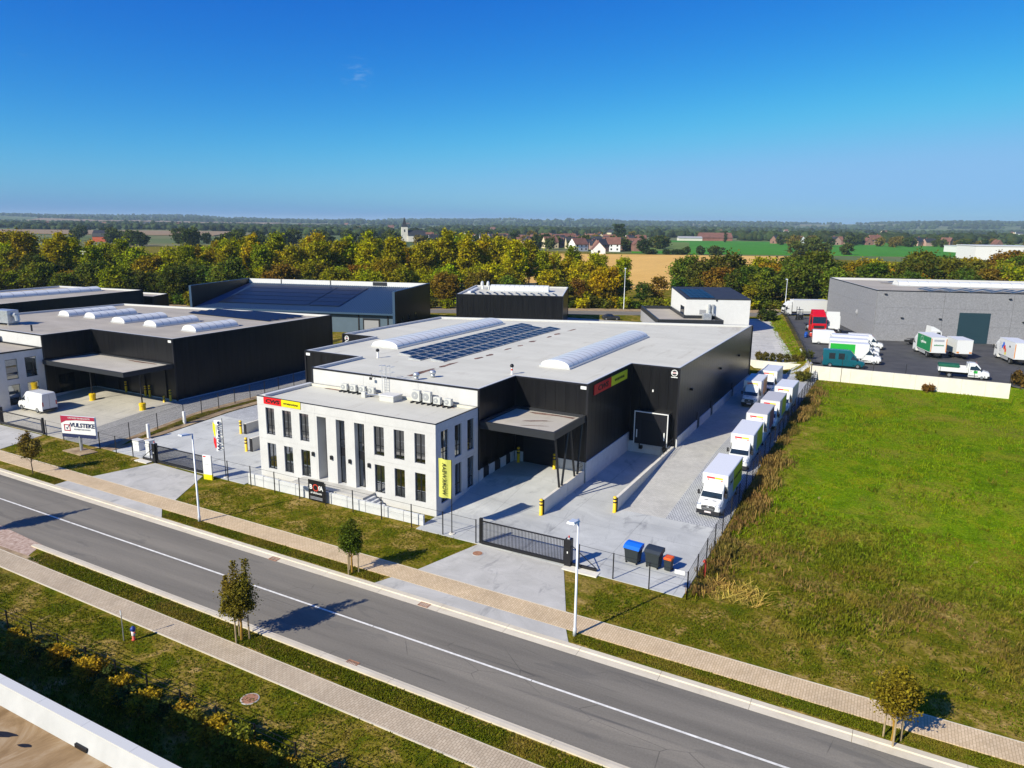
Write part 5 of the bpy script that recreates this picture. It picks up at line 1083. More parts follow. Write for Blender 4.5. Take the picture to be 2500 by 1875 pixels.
v = thing('box_trailer', 'plain white box trailer next to the green-sided lorry', 'trailer', (9.6, 146.4, 3.05), R(18)); b = MB().box(-1.25, 1.25, 0, 4.6, 0.95, 3.3).build('cargo_box', 'vehicle_white', v); MB().box(-1.27, 1.27, -0.02, 4.62, 3.3, 3.36).build('box_roof', 'box_roof', b); wheels(v, [(-1.05, 2.0), (1.05, 2.0), (-1.05, 3.0), (1.05, 3.0)], 0.42, 0.28); MB().box(-0.4, 0.4, -0.8, 4.4, 0.6, 0.94).build('chassis', 'chassis', v)
for x in (-1.0, 1.0): MB().box(x-0.2, x+0.2, -0.03, 0.0, 1.05, 1.3).build('rear_marker', 'orange_paint', b)
def tractor(label, loc, rot, mat):
    v = thing('tractor_unit', label, 'lorry', loc, rot); D = lorry_cab(v, mat, 1.24, 3.1, True); MB().box(-0.45, 0.45, D, 6.2, 0.6, 0.95).build('chassis', 'chassis', v); MB().lathe([(0.55, 0), (0.55, 0.1)], (0, 4.6, 1.0), 14).build('fifth_wheel', 'chassis', v)
    for s_ in (-1, 1): MB().tube((s_*0.95, D+0.3, 0.75), (s_*0.95, D+1.3, 0.75), 0.3, n=12).build('fuel_tank', 'alu', v); MB().box(s_*1.0-0.3, s_*1.0+0.3, 3.7, 5.5, 1.1, 1.15).build('mudguard', 'bumper_plastic', v)
    wheels(v, [(-1.05, 1.3), (1.05, 1.3), (-0.95, 4.6), (0.95, 4.6)], 0.5, 0.34); return v
v = tractor('red tractor unit parked along the grassy bank', (-15.6, 165.5, 3.05), R(20), 'red_paint'); v.scale = (1.2, 1.2, 1.3); v = tractor('white tractor unit parked right beside the red one, seen from behind', (-13.9, 169.5, 3.05), R(-165), 'vehicle_white'); v.scale = (1.2, 1.2, 1.25); tractor('white tractor unit with bare black chassis in front of the grey hall', (6.3, 161.6, 3.05), R(112), 'vehicle_white')
fk = thing('forklift', 'small dark forklift beside the long white lorry', 'forklift', (-22.9, 188.4, 3.05), R(-20)); MB().cbox(-0.55, 0.55, 0.4, 2.0, 0.25, 1.2, 0.06).build('body', 'anthracite', fk); MB().cbox(-0.5, 0.5, 1.5, 2.2, 0.4, 1.5, 0.08).build('counterweight', 'galvanised', fk)
for x in (-0.5, 0.5):
    for y in (0.55, 1.7): MB().tube((x, y, 1.2), (x*0.9, y, 2.4), 0.04).build('cage_post', 'black_metal', fk)
    MB().box(x*0.6-0.05, x*0.6+0.05, 0.1, 0.22, 0.05, 3.2).build('mast', 'black_metal', fk); MB().box(x*0.5-0.06, x*0.5+0.06, -1.0, 0.1, 0.06, 0.11).build('fork', 'chassis', fk)
MB().box(-0.55, 0.55, 0.5, 1.8, 2.4, 2.46).build('cage_roof', 'black_metal', fk); wheels(fk, [(-0.5, 0.6), (0.5, 0.6), (-0.5, 1.8), (0.5, 1.8)], 0.28, 0.2)
for x, y, mt, z, lab in ((-17.3, 158.6, 'drum_blue', 0, 'lower blue drum on the bank edge of the lorry park'), (-17.3, 159.4, 'drum_blue', 0, 'blue drum behind the lower one on the bank edge'), (-16.5, 160.6, 'hydrant_red', 0, 'red drum beside the blue drums'), (-17.5, 161.0, 'drum_blue', 0, 'rear blue drum nearest the red tractor')):
    d = thing('drum', lab, 'drum', (x, y, 3.0+z), 0, 'drums at the lorry park fence'); MB().lathe([(0.3, 0), (0.3, 0.3), (0.32, 0.31), (0.3, 0.33), (0.3, 0.6), (0.32, 0.61), (0.3, 0.63), (0.3, 0.9)], n=14).build('barrel', mt, d, True); MB().lathe([(0.29, 0.9), (0.27, 0.92)], n=14).build('lid', 'ink_white' if mt == 'hydrant_red' else mt, d)
# small car on the back road
def car(label, loc, rot, mat):
    v = thing('car', label, 'car', loc, rot); loft([(0, 0.3, 0.5, 0.68, 0.7, 0.66), (0.15, 0.22, 0.6, 0.8, 0.84, 0.76), (1.2, 0.2, 0.75, 0.95, 0.88, 0.8), (1.9, 0.2, 0.85, 1.38, 0.88, 0.64), (3.1, 0.2, 0.85, 1.42, 0.88, 0.64), (4.0, 0.22, 0.85, 0.98, 0.86, 0.74), (4.3, 0.3, 0.7, 0.9, 0.76, 0.7)], mat, 'body', v)
    MB().add([(-0.72, 1.2, 0.98), (0.72, 1.2, 0.98), (0.6, 1.86, 1.36), (-0.6, 1.86, 1.36)], [(0, 1, 2, 3)]).build('windscreen', 'dark_glass', v); wheels(v, [(-0.8, 0.85), (0.8, 0.85), (-0.8, 3.4), (0.8, 3.4)], 0.31, 0.2)
    for s_ in (-1, 1): q = [(s_*0.885, 1.55, 0.92), (s_*0.885, 3.6, 0.92), (s_*0.68, 3.05, 1.34), (s_*0.68, 2.0, 1.34)]; MB().add(q if s_ > 0 else q[::-1], [(0, 1, 2, 3)]).build('side_window', 'dark_glass', v)
x, y = G(26, 178); car('dark car parked beyond the rear edge of the big flat roof', (x, y, 2.45), R(118), 'anthracite')
# ------------------------------------------------------------------ neighbouring buildings
def simple_hall(root, poly, z0, z1, mat='black_cladding', pw=1.2, roofmat='roof_grey', edges=None, depth=0.3):
    clad(root, poly, z0, z1-0.1, mat, pw, edges=edges); return flat_roof(root, poly, z1, depth, roofmat)
BP = [(-125, 56.6), (-102.2, 56.6), (-102.2, 63.5), (-84.8, 63.5), (-85.2, 94.5), (-128.6, 86.8), (-130, 63)]
nb = thing('warehouse', 'black clad warehouse next door with five short skylights and a wide canopy', 'warehouse')
ZB = 9.63; clad(nb, BP, 1.0, ZB-0.1, 'black_cladding', 1.2, edges=[1, 2, 3, 4]); clad(nb, BP, 7.4, ZB-0.1, 'facade_concrete', 6, edges=[0], corner=False, name='concrete_panel'); flat_roof(nb, BP, ZB, 0.3, 'roof_grey')
for x0, x1, y0, y1 in ((-122.8, -120.0, 71.2, 79.6), (-117.0, -114.3, 71.9, 79.3), (-108.4, -105.3, 70.8, 78.4), (-100.7, -97.9, 70.8, 78.4), (-91.8, -88.9, 70.5, 78.1)): skylight(nb, x0, x1, y0, y1, ZB-0.3, 6, 0.75)
MB().box(-84.74, -84.66, 63.6, 94.0, 0.3, 1.35).build('plinth', 'plinth_concrete', nb); MB().box(-102.1, -84.9, 63.36, 63.44, 0.3, 1.35).build('plinth', 'plinth_concrete', nb); MB().box(-102.24, -102.15, 56.7, 63.3, 0.3, 1.35).build('plinth', 'plinth_concrete', nb)
MB().box(-85.6, -85.0, 63.4, 63.45, 9.1, 9.4).build('name_plate', 'ink_white', nb)
for x in (-98.5, -92.6, -88.2): MB().box(x-1.5, x+1.5, 63.35, 63.43, 1.36, 5.6).build('sectional_door', 'black_trim', nb)
MB().box(-102.29, -102.2, 58.2, 60.4, 1.3, 3.9).build('glazed_door', 'dark_glass', nb)
pv = thing('solar_array', 'block of dark solar panels at the rear of the neighbouring grey roof', 'solar panels', (-108.2, 84.6, ZB-0.3), R(-1))
PV2 = pv_panel_mesh(1.72, 1.05, frame='anthracite')
for r_ in range(5):
    for j in range(11): link('solar_panel', PV2, pv, (0.1*r_ + j*1.75, r_*1.55, 0.08), (R(12), 0, 0))
ru = thing('rooftop_unit', 'grey rooftop ventilation unit at the left edge of the picture', 'ventilation unit', (-118.6, 61.2, ZB-0.3), R(8)); MB().cbox(-2.2, 1.2, -0.9, 0.9, 0.35, 2.2, 0.05).build('housing', 'galvanised', ru); MB().path([(1.2, 0, 1.5), (1.9, 0, 1.5), (2.0, 0, 0.7)], 0.35, 10).build('duct', 'galvanised', ru)
for x in (-2.0, 0.9): MB().box(x-0.1, x+0.1, -0.8, 0.8, 0, 0.35).build('foot', 'tex_grey', ru)
rp = thing('roof_pipe', 'thin dark roof pipe near the front edge of the neighbouring roof', 'vent pipe', (-108.9, 59.1, ZB-0.3)); MB().lathe([(0.12, 0), (0.12, 0.9)], n=10).build('pipe', 'anthracite', rp)
# its office end
bo = thing('office_building', 'grey concrete office end of the neighbouring warehouse at the left edge', 'office'); BX = -102.25
hs_ = [(a, a+w_, c, d, 0.3) for a, w_ in ((51.65, 1.5), (54.1, 1.5)) for c, d in ((0.85, 3.55), (4.28, 6.93))]
facade(49.0, 56.58, 0.2, 7.95, hs_).tf(Matrix.Translation((BX, 0, 0)) @ Matrix.Rotation(R(90), 4, 'Z')).build('facade_panel', 'wall_concrete', bo)
for a, w_, c, d, _ in hs_: framed_window(bo, (BX-0.12, a+w_/2, c), R(90), w_, d-c, mull=0.48, trans=0.3)
MB().box(-124, BX-2.5, 49.3, 56.5, 0.2, 7.6).build('core', 'interior', bo); MB().quad((-124, 49.0, 0.2), (BX, 49.0, 0.2), (BX, 49.0, 7.95), (-124, 49.0, 7.95)).build('facade_panel', 'wall_concrete', bo)
MB().add([(-124, 49.05, 7.8), (BX-0.02, 49.05, 7.8), (BX-0.02, 56.5, 7.8), (-124, 56.5, 7.8)], [(0, 1, 2, 3)]).build('roof', 'roof_grey', bo); MB().ring2([(-124, 48.97), (BX+0.03, 48.97), (BX+0.03, 56.55), (-124, 56.55)], [(-123.8, 49.15), (BX-0.15, 49.15), (BX-0.15, 56.4), (-123.8, 56.4)], 7.81, 7.99).build('parapet', 'black_trim', bo)
ao = thing('air_conditioner', 'white air conditioner against the white wall of the neighbouring roof', 'air conditioner', (-112.6, 56.1, 7.8)); MB().cbox(-0.5, 0.5, -0.2, 0.2, 0.15, 1.1).build('housing', 'ac_white', ao); MB().tube((0, -0.2, 0.6), (0, -0.22, 0.6), 0.35, None, 16).build('fan_grille', 'ac_grille', ao)
for x in (-0.35, 0.35): MB().box(x-0.06, x+0.06, -0.3, 0.3, 0, 0.15).build('foot', 'anthracite', ao)
cn2 = thing('loading_canopy', 'wide flat canopy of the neighbouring warehouse on yellow-footed posts', 'canopy'); cp = [(-102.0, 56.2), (-84.9, 56.2), (-84.9, 63.38), (-102.0, 63.38)]
MB().prism(inset(cp, 0.05), 5.75, 6.1).build('deck', 'anthracite', cn2); MB().add([(x, y, 6.12) for x, y in inset(cp, 0.2)], [(0, 1, 2, 3)]).build('canopy_roof', 'canopy_membrane', cn2); MB().ring2(cp, inset(cp, 0.2), 5.7, 6.3).build('fascia', 'anthracite', cn2)
for x in (-95.6, -85.2):
    MB().tube((x, 58.6, 1.2), (x, 58.6, 5.8), 0.09).build('post', 'black_metal', cn2); MB().lathe([(0.42, 0.0), (0.42, 0.12), (0.38, 0.14), (0.38, 0.6), (0.42, 0.62), (0.42, 0.95), (0.3, 1.0)], (x, 58.6, 0.95), 14).build('column_guard', 'bollard_yellow', cn2)
stain(blob(-90.5, 62.6, 3.2, 0.25), 6.13, cn2)
# far-left hall
AP = [(-160, 58), (-136, 62), (-142, 100.2), (-165, 96.5)]
na = thing('warehouse', 'low black hall with a long wavy skylight at the far left behind the neighbour', 'warehouse'); simple_hall(na, AP, 1.0, 10.5, pw=3.0, edges=[1, 2])
sk = skylight(na, -152.6, -149.4, 70, 96, 10.2, 12, 0.7)
AX = [(-152, 100.5), (-141.5, 102.2), (-144.5, 108), (-153, 107)]; simple_hall(na, AX, 1.0, 9.0, pw=3.0, edges=[0, 1])
# blue hall with a mono-pitch roof between side walls
bh = thing('steel_hall', 'blue-grey steel hall with corrugated roof full of solar panels between high side walls', 'hall', (-138.3, 109.5, 0), R(16.6)); BL_, BD_ = 47.2, 22.7
MB().box(0.45, BL_-0.45, 0.3, BD_-0.3, 1.2, 6.3).build('front_wall', 'blue_grey_wall', bh)
for x in (0.0, BL_-0.45):
    w = MB().box(x, x+0.45, -0.9, BD_, 1.2, 11.0).build('side_wall', 'black_cladding', bh); MB().box(x-0.03, x+0.48, -0.98, -0.9, 1.2, 11.05).build('wall_edge', 'blue_steel', w); MB().box(x-0.03, x+0.48, -0.9, BD_, 11.0, 11.08).build('coping', 'blue_steel', w)
MB().box(0.45, BL_-0.45, BD_-0.3, BD_, 1.2, 11.0).build('back_wall', 'render_white', bh)
m = MB(); z_f, z_b = 6.3, 9.9; pitch_ = 0.5; nC = int((BL_-0.9)/pitch_)
for i in range(nC):
    x = 0.45+i*pitch_
    for (xa, da), (xb, db) in zip(((0, 0), (0.16, 0), (0.22, 0.11), (0.42, 0.11)), ((0.16, 0), (0.22, 0.11), (0.42, 0.11), (0.5, 0))):
        m.add([(x+xa, -0.5, z_f+da), (x+xb, -0.5, z_f+db), (x+xb, BD_-0.3, z_b+db), (x+xa, BD_-0.3, z_b+da)], [(0, 1, 2, 3)])
rfb = m.build('corrugated_roof', 'blue_steel', bh); MB().box(0.45, BL_-0.45, -0.62, -0.5, z_f-0.25, z_f+0.12).build('gutter', 'blue_steel', bh)
for x in (11.5, 20.5, 29.5, 38.5, 45.0): MB().box(x, x+0.3, 0.2, 0.299, 1.2, 6.2).build('wall_column', 'anthracite', bh)
dd = MB().box(39.6, 43.4, 0.22, 0.298, 1.2, 5.2).build('sectional_door', 'anthracite', bh); MB().box(39.9, 43.1, 0.2, 0.219, 1.2, 4.8).build('door_leaf', 'tex_grey', dd)
for x in (9.0, 22.0, 33.0): MB().box(x, x+3.6, BD_-0.33, BD_-0.301, 10.1, 10.95).build('back_wall_post', 'anthracite', bh) if x == 33.0 else MB().box(x, x+0.25, BD_-0.34, BD_-0.301, 9.9, 11.0).build('back_wall_post', 'anthracite', bh)
for k in range(3):
    w = MB().box(BL_+0.0, BL_+0.03, 3+k*4.2, 4.1+k*4.2, 4.3, 5.5).build('window', 'black_metal', bh); MB().box(BL_+0.03, BL_+0.035, 3.1+k*4.2, 4.0+k*4.2, 4.4, 5.4).build('pane', 'dark_glass', w)
pv = thing('solar_array', 'large dark solar field covering the corrugated roof of the blue-grey hall', 'solar panels', (-138.3, 109.5, 0), R(16.6)); sl = math.atan2(z_b-z_f, BD_-0.3+0.5)
PV3 = pv_panel_mesh(1.17, 3.1, frame='black_trim')
for r_ in range(5):
    for j in range(24):
        yy = 3.6+r_*3.35; zz = z_f+0.22+(yy+0.5)*math.tan(sl); link('solar_panel', PV3, pv, (3.9+j*1.19+(0.35 if j > 17 else 0), yy, zz), (sl, 0, 0))
# black box hall
bb = thing('black_hall', 'plain black box hall with a white barrel skylight, in front of the tree belt', 'hall', (-64.6, 143.5, 0), R(111.2)); simple_hall(bb, [(0, 0), (24, 0), (24, 23), (0, 23)], 1.5, 10.0, pw=1.2, roofmat='roof_membrane', edges=[0, 3])
skylight(bb, 11.5, 15.5, 4.0, 17.5, 9.7, 12, 1.2)
for k in range(12):
    p = MB().box(0, 1.7, 0, 1.0, 0, 0.04).tf(Matrix.Translation((2.5+0.0*k, 1.5+k*1.62, 9.85)) @ Matrix.Rotation(R(22), 4, 'X')).build('roof_panel', 'pv_glass', bb)
for y in (18.6, 20.0):
    m = MB(); m.path([(16.5, y, 9.7), (16.5, y, 10.9), (16.0, y, 11.4), (15.3, y, 11.2), (15.2, y, 10.6)], 0.28, 10); m.build('vent_elbow', 'white_paint', bb)
MB().box(6, 17, 21.0, 21.7, 9.7, 10.1).build('duct', 'white_paint', bb)
# white house with dark roof
hw = thing('white_house', 'white rendered modern house with a dark pitched roof and low grey annex', 'house', (-42.0, 158.4, 0), R(26))
MB().rings([[(0, 0, 1.5), (13.7, 0, 1.5), (13.7, 18.8, 1.5), (0, 18.8, 1.5)], [(0, 0, 9.45), (13.7, 0, 9.45), (13.7, 18.8, 10.45), (0, 18.8, 10.45)]]).build('wall', 'render_white', hw)
MB().rings([[(-0.08, -0.08, 9.42), (13.78, -0.08, 9.42), (13.78, 18.88, 10.42), (-0.08, 18.88, 10.42)], [(-0.08, -0.08, 9.6), (13.78, -0.08, 9.6), (13.78, 18.88, 10.6), (-0.08, 18.88, 10.6)]]).build('roof', 'slate', hw)
for k in range(5):
    for j in range(4): MB().box(0, 1.0, 0, 1.75, 0, 0.04).tf(Matrix.Translation((0.9+k*1.08, 0.7+j*3.4, 9.68+(0.7+j*3.4)*0.0532)) @ Matrix.Rotation(math.atan(0.0532), 4, 'X') @ Matrix.Scale(1.85, 4, (0, 1, 0))).build('solar_panel', 'pv_glass', hw)
w = MB().box(-0.06, 0.0, 2.0, 6.2, 4.0, 7.6).build('window', 'black_metal', hw); MB().box(-0.07, -0.061, 2.1, 6.1, 4.1, 7.5).build('pane', 'dark_glass', w)
for p in ([(-7.3, -8.3), (6.2, -8.3), (6.2, -0.1), (-0.1, -0.1), (-0.1, 18.0), (-7.3, 18.0)],):
    an = MB().prism(inset(p, 0.02), 1.5, 5.3).build('annex_wall', 'tex_grey', hw); MB().add([(x, y, 5.32) for x, y in inset(p, 0.2)], [tuple(range(6))]).build('annex_roof', 'roof_grey', hw); MB().ring2(p, inset(p, 0.35), 5.0, 6.0).build('annex_parapet', 'anthracite', hw)
du = MB().cbox(3.3, 5.0, -2.6, -0.9, 5.3, 6.6).build('ventilation_unit', 'galvanised', hw)
for x in (4.9, 5.7): MB().path([(x, -1.6, 6.3), (x, -0.35, 6.3), (x, -0.35, 8.4)], 0.26, 10).build('vent_pipe', 'galvanised', hw)
MB().box(2.9, 4.3, -0.03, 0, 6.2, 7.2).build('louvre', 'tex_grey', hw); MB().box(6.3, 6.6, -0.12, -0.0, 9.1, 9.4).build('rain_outlet', 'anthracite', hw)
# grey concrete hall on the right
gx, gy = -5.25, 162.4; th_ = R(19); GLn, GD = 62.0, 37.0
gh = thing('concrete_hall', 'large grey exposed-aggregate hall with a teal roller door on the right', 'hall', (gx+GLn*math.cos(th_), gy+GLn*math.sin(th_), 0), th_+R(90)); GP = [(0, 0), (GD, 0), (GD, GLn), (0, GLn)]
for z0, z1 in ((2.0, 6.3), (6.32, 9.65), (9.67, 12.9)): clad(gh, GP, z0, z1, 'grey_panel', 12.0, edges=[2, 3], corner=False, gap=0.05)
flat_roof(gh, GP, 13.0, 0.5, 'roof_grey', cop='coping_white', w=0.3)
skylight(gh, 19.0, 23.0, 2.0, 52.0, 12.5, 24, 0.9)
YD = GLn-21.0
dd = MB().box(-0.06, 0.0, YD, YD+5.6, 3.0, 9.0).build('roller_door', 'door_teal', gh)
for k in range(9): MB().box(-0.085, -0.061, YD+0.15, YD+5.45, 3.1+k*0.65, 3.1+k*0.65+0.6).build('door_section', 'door_teal', dd)
MB().box(-0.05, 0, YD-14, YD-10, 3.0, 5.2).build('roller_door', 'door_teal', gh)
for y_, z_ in ((GLn-1.5, 12.2), (GLn-12, 7.6), (GLn-5, 7.6), (GLn-27, 7.4), (GLn-24, 11.8), (GLn-33, 7.5)): MB().cbox(-0.3, 0.0, y_-0.25, y_+0.25, z_, z_+0.2).build('wall_lamp', 'anthracite', gh)
MB().box(-1.6, -0.1, 16, GLn-22, 2.95, 3.08).build('plinth_strip', 'apron_concrete', gh)
dt = MB().lathe([(0.1, 0), (0.6, 0.25), (0.65, 0.3)], n=14).tf(Matrix.Translation((12.0, GLn+0.35, 7.3)) @ Matrix.Rotation(R(90), 4, 'X')).build('satellite_dish', 'tex_grey', gh)
for r_, (xr, y0, n_) in enumerate(((3.5, 2, 26), (6.0, 2, 26), (8.5, 2, 26), (27, 44, 5))):
    pv = thing('solar_array', ('front', 'second', 'third', 'rear short')[r_]+' row of dark solar panels on the grey concrete hall', 'solar panels', (gx+GLn*math.cos(th_), gy+GLn*math.sin(th_), 12.5), th_+R(90), 'solar rows on the grey hall')
    for j in range(n_): link('solar_panel', PVM, pv, (xr+(0 if j % 2 else 0.0), y0+j*1.9, 0.25+(0.28 if j % 2 else 0)), (R(10 if j % 2 == 0 else -10), 0, 0)).scale = (1.9, 1.08, 1)
# roof in the near left corner
sr = thing('flat_roofed_building', 'near flat-roofed building with white parapet in the bottom left corner', 'building'); HY = 14.98
MB().box(-75, -4, -14, HY-0.06, -0.3, 4.2).build('wall', 'render_white', sr); MB().add([(-75, -14, 4.46), (-4, -14, 4.46), (-4, HY-0.33, 4.46), (-75, HY-0.33, 4.46)], [(0, 1, 2, 3)]).build('roof', 'sand_roof', sr)
MB().rings([[(x, HY-0.62, 4.462), (x, HY-0.06, 4.462), (x, HY-0.06, 5.265), (x, HY-0.36, 5.265)] for x in (-75, -4)]).build('parapet_upstand', 'upstand_grey', sr)
x = -75
while x < -4: MB().box(x+0.006, x+2.994, HY-0.4, HY, 5.268, 5.32).build('coping_stone', 'coping_white', sr); x += 3.0
sp = MB().box(-27.15, -26.4, HY-0.66, HY-0.45, 4.5, 4.66).build('overflow_outlet', 'ink', sr)
for cx, cy, a, b in ((-30.6, 13.35, 0.75, 0.16), (-29.0, 13.45, 0.32, 0.1)): m = MB().add([(x, y, 4.466) for x, y in blob(cx, cy, a, b, 14, 0.35, 0.15)], [tuple(range(14))]); m.build('puddle', 'ink', sr)
# ------------------------------------------------------------------ vegetation
def quads_mesh(name, V, mat):
    """V: (N,4,3) array of leaf corners"""
    n = len(V); me = bpy.data.meshes.new(name); me.vertices.add(n*4); me.loops.add(n*4); me.polygons.add(n)
    me.vertices.foreach_set('co', V.reshape(-1).astype(np.float32)); me.loops.foreach_set('vertex_index', np.arange(n*4, dtype=np.int32))
    me.polygons.foreach_set('loop_start', np.arange(0, n*4, 4, dtype=np.int32))
    me.materials.append(MATS[mat]); me.update(calc_edges=True); return me
def leaf_quads(P, size, rg, up=0.4, aspect=1.5):
    n = len(P); d = rg.normal(size=(n, 3)); d[:, 2] *= 0.7; d /= np.linalg.norm(d, axis=1)[:, None]
    nn = rg.normal(size=(n, 3)); nn[:, 2] = np.abs(nn[:, 2])+up; t_ = np.cross(d, nn); t_ /= np.linalg.norm(t_, axis=1)[:, None]+1e-9
    s = (size*rg.uniform(0.6, 1.35, n))[:, None]; a = d*s*aspect*0.5; b = t_*s*0.5
    return np.stack([P-a, P+b, P+a, P-b], axis=1)
def crown_points(rg, nclump, per, rad, cz, cr, hollow=0.55, lumps=None, flat=0.8):
    C = rg.normal(size=(nclump, 3)); C /= np.linalg.norm(C, axis=1)[:, None]; C *= (hollow+(1-hollow)*rg.random(nclump)**0.6)[:, None]
    C = C*np.array(rad)+np.array([0, 0, cz])
    rr = cr*rg.uniform(0.6, 1.3, nclump)
    P = np.repeat(C, per, axis=0)+rg.normal(size=(nclump*per, 3))*np.repeat(rr, per)[:, None]*np.array([1, 1, flat])*0.55
    return C, P
def make_tree(name, label, cat, seed, h, rad, cz, nclump, per, cr, leaf, trunk_r, mat='leaf', barkm='bark', group=None, extra=None, color=(0.08, 0.11, 0.02)):
    rg = np.random.default_rng(seed); t = thing(name, label, cat, (0, 0, 0), 0, group)
    C, P = crown_points(rg, nclump, per, rad, cz, cr)
    if extra is not None: P = np.concatenate([P, extra(rg)])
    cw = link('crown', quads_mesh('crown', leaf_quads(P, leaf, rg), mat), t)
    m = MB(); top = cz+rad[2]*0.55; base = 0.0
    pts = [(rg.normal()*0.02*h*k/6, rg.normal()*0.02*h*k/6, top*k/6) for k in range(7)]
    for k in range(6): m.tube(pts[k], pts[k+1], trunk_r*(1-k/6.6), trunk_r*(1-(k+1)/6.6), 7)
    for c in C[rg.permutation(len(C))[:14]]:
        k = int(np.clip((c[2]-rad[2]*0.5)/top*6, 1, 5)); m.tube(pts[k], tuple(c), trunk_r*0.32, trunk_r*0.1, 5)
    m.build('trunk', barkm, t); recolor(t, color); return t
# street trees
def stakes(t, n, r=0.45, h=1.6):
    for k in range(n):
        a = 0.6+2*math.pi*k/n; MB().tube((r*math.cos(a), r*math.sin(a), 0), (r*math.cos(a), r*math.sin(a), h), 0.05, n=6).build('stake', 'timber', t)
    m = MB()
    for k in range(n):
        a, b = 0.6+2*math.pi*k/n, 0.6+2*math.pi*(k+1)/n; m.tube((r*math.cos(a), r*math.sin(a), h-0.15), (r*math.cos(b), r*math.sin(b), h-0.15), 0.025, n=5)
    m.build('stake_tie', 'timber', t)
def spikes(lst, per, cr):
    def f(rg):
        out = []
        for (x, y, z0, z1, r_) in lst:
            n = per; u = rg.random(n)**0.8; out.append(np.stack([x+rg.normal(size=n)*r_*(1-u*0.75), y+rg.normal(size=n)*r_*(1-u*0.75), z0+(z1-z0)*u], 1))
        return np.concatenate(out)
    return f
t1 = make_tree('street_tree', 'olive-brown street tree with two spiky tops on the near verge', 'tree', 3, 5.4, (0.86, 0.86, 1.2), 2.7, 36, 190, 0.36, 0.09, 0.09, barkm='ochre_bark', extra=spikes([(-0.3, 0, 2.6, 5.15, 0.3), (0.42, 0.2, 2.6, 5.4, 0.3), (-1.2, 0.1, 2.7, 3.9, 0.16), (-1.0, -0.2, 1.4, 2.3, 0.3), (0.75, -0.3, 2.0, 3.8, 0.3), (0.0, 0.5, 2.0, 4.2, 0.35)], 520, 0), color=(0.15, 0.125, 0.015))
t1.location = (-33.48, 28.05, 0); stakes(t1, 3)
t2 = make_tree('street_tree', 'compact dark green street tree with stakes on the far verge', 'tree', 5, 4.2, (0.66, 0.66, 1.2), 2.75, 40, 180, 0.36, 0.09, 0.09, barkm='ochre_bark', extra=spikes([(0.05, 0, 3.2, 4.25, 0.3)], 300, 0), color=(0.085, 0.115, 0.010)); t2.location = (-33.42, 38.2, 0); stakes(t2, 3)
t3 = make_tree('street_tree', 'round autumn-tinged street tree at the lower right', 'tree', 8, 4.0, (0.92, 0.92, 1.0), 2.75, 44, 180, 0.40, 0.09, 0.09, barkm='ochre_bark', extra=spikes([(0.1, 0.1, 3.2, 4.2, 0.35)], 260, 0), color=(0.20, 0.155, 0.012)); t3.location = (1.77, 37.3, 0); stakes(t3, 3)
t4 = make_tree('street_tree', 'slim sparse brownish young tree on the verge at the far left', 'tree', 9, 4.2, (0.80, 0.80, 1.15), 2.8, 26, 80, 0.38, 0.12, 0.06, color=(0.16, 0.115, 0.02), extra=spikes([(-0.1, 0, 3.3, 4.4, 0.25)], 150, 0)); t4.location = (-75.2, 39.15, 0)
t5 = dup(t1, (-64.5, 28.5, 0), 1.2, 'street tree just outside the left edge whose shadow lies across the road', scale=1.0)
# hedge shrubs along the near fence
SH = [make_tree('hedge_shrub', '', 'shrub', 20+k, 1.3, (0.55, 0.34, 0.40), 0.62, 15, 70, 0.26, 0.09, 0.03, group='hedge shrubs along the near fence', color=(0.30, 0.20, 0.012)) for k in range(3)]
hx = list(np.arange(-44.5, -20.0, 0.92)); used = set()
for i, x in enumerate(hx):
    yl = (0.36, 0.24, 0.015) if (i*7) % 11 < 6 else ((0.20, 0.20, 0.02) if (i % 3) else (0.06, 0.09, 0.02))
    lab = 'golden-yellow hedge shrub in the row along the shaded near fence' if yl[0] > 0.3 else ('yellow-green hedge shrub in the row along the shaded near fence' if yl[0] > 0.1 else 'dark green hedge shrub in the row along the shaded near fence')
    s_ = random.uniform(0.85, 1.35); loc = (x+random.uniform(-0.2, 0.2), 21.0+random.uniform(-0.25, 0.25)-(0.5 if 9 < i < 13 else 0), 0); k = i % 3
    if k not in used: used.add(k); r_ = SH[k]; r_.location = loc; r_['label'] = lab; r_.scale = (s_,)*3; r_.rotation_euler[2] = i; recolor(r_, yl)
    else: dup(SH[k], loc, i*1.3, lab, None, s_, yl)
fence('dark wire fence behind the yellow hedge at the bottom left', [(-60, 21.75), (-12, 21.5)], 1.45, wires=(0.1, 0.4, 0.75, 1.1, 1.4), every=2.6)
# tree belt behind the estate
PT = []
for k in range(3): PT.append(make_tree('poplar_tree', '', 'tree', 40+k, 16, (2.9, 2.9, 6.6), 9.6, 74, 78, 1.15, 0.46, 0.26))
for k in range(4): PT.append(make_tree('broadleaf_tree', '', 'tree', 50+k, 12, (4.4, 4.4, 4.4), 6.4, 84, 72, 1.25, 0.46, 0.28))
for k in range(2): PT.append(make_tree('young_tree', '', 'tree', 60+k, 9, (2.1, 2.1, 3.2), 5.2, 36, 55, 0.85, 0.36, 0.14))
for k in range(2): PT.append(make_tree('roadside_bush', '', 'bush', 70+k, 2.5, (1.6, 1.6, 1.1), 1.2, 26, 34, 0.6, 0.36, 0.08))
pu = set()
YG = (0.34, 0.315, 0.004); OL = (0.24, 0.235, 0.006); DG = (0.065, 0.095, 0.010); OB = (0.19, 0.118, 0.012); OR_ = (0.29, 0.17, 0.010); MG = (0.115, 0.15, 0.012)
NAMEC = {YG: 'yellow-green', OL: 'olive', DG: 'dark green', OB: 'russet brown', OR_: 'orange', MG: 'mid green'}
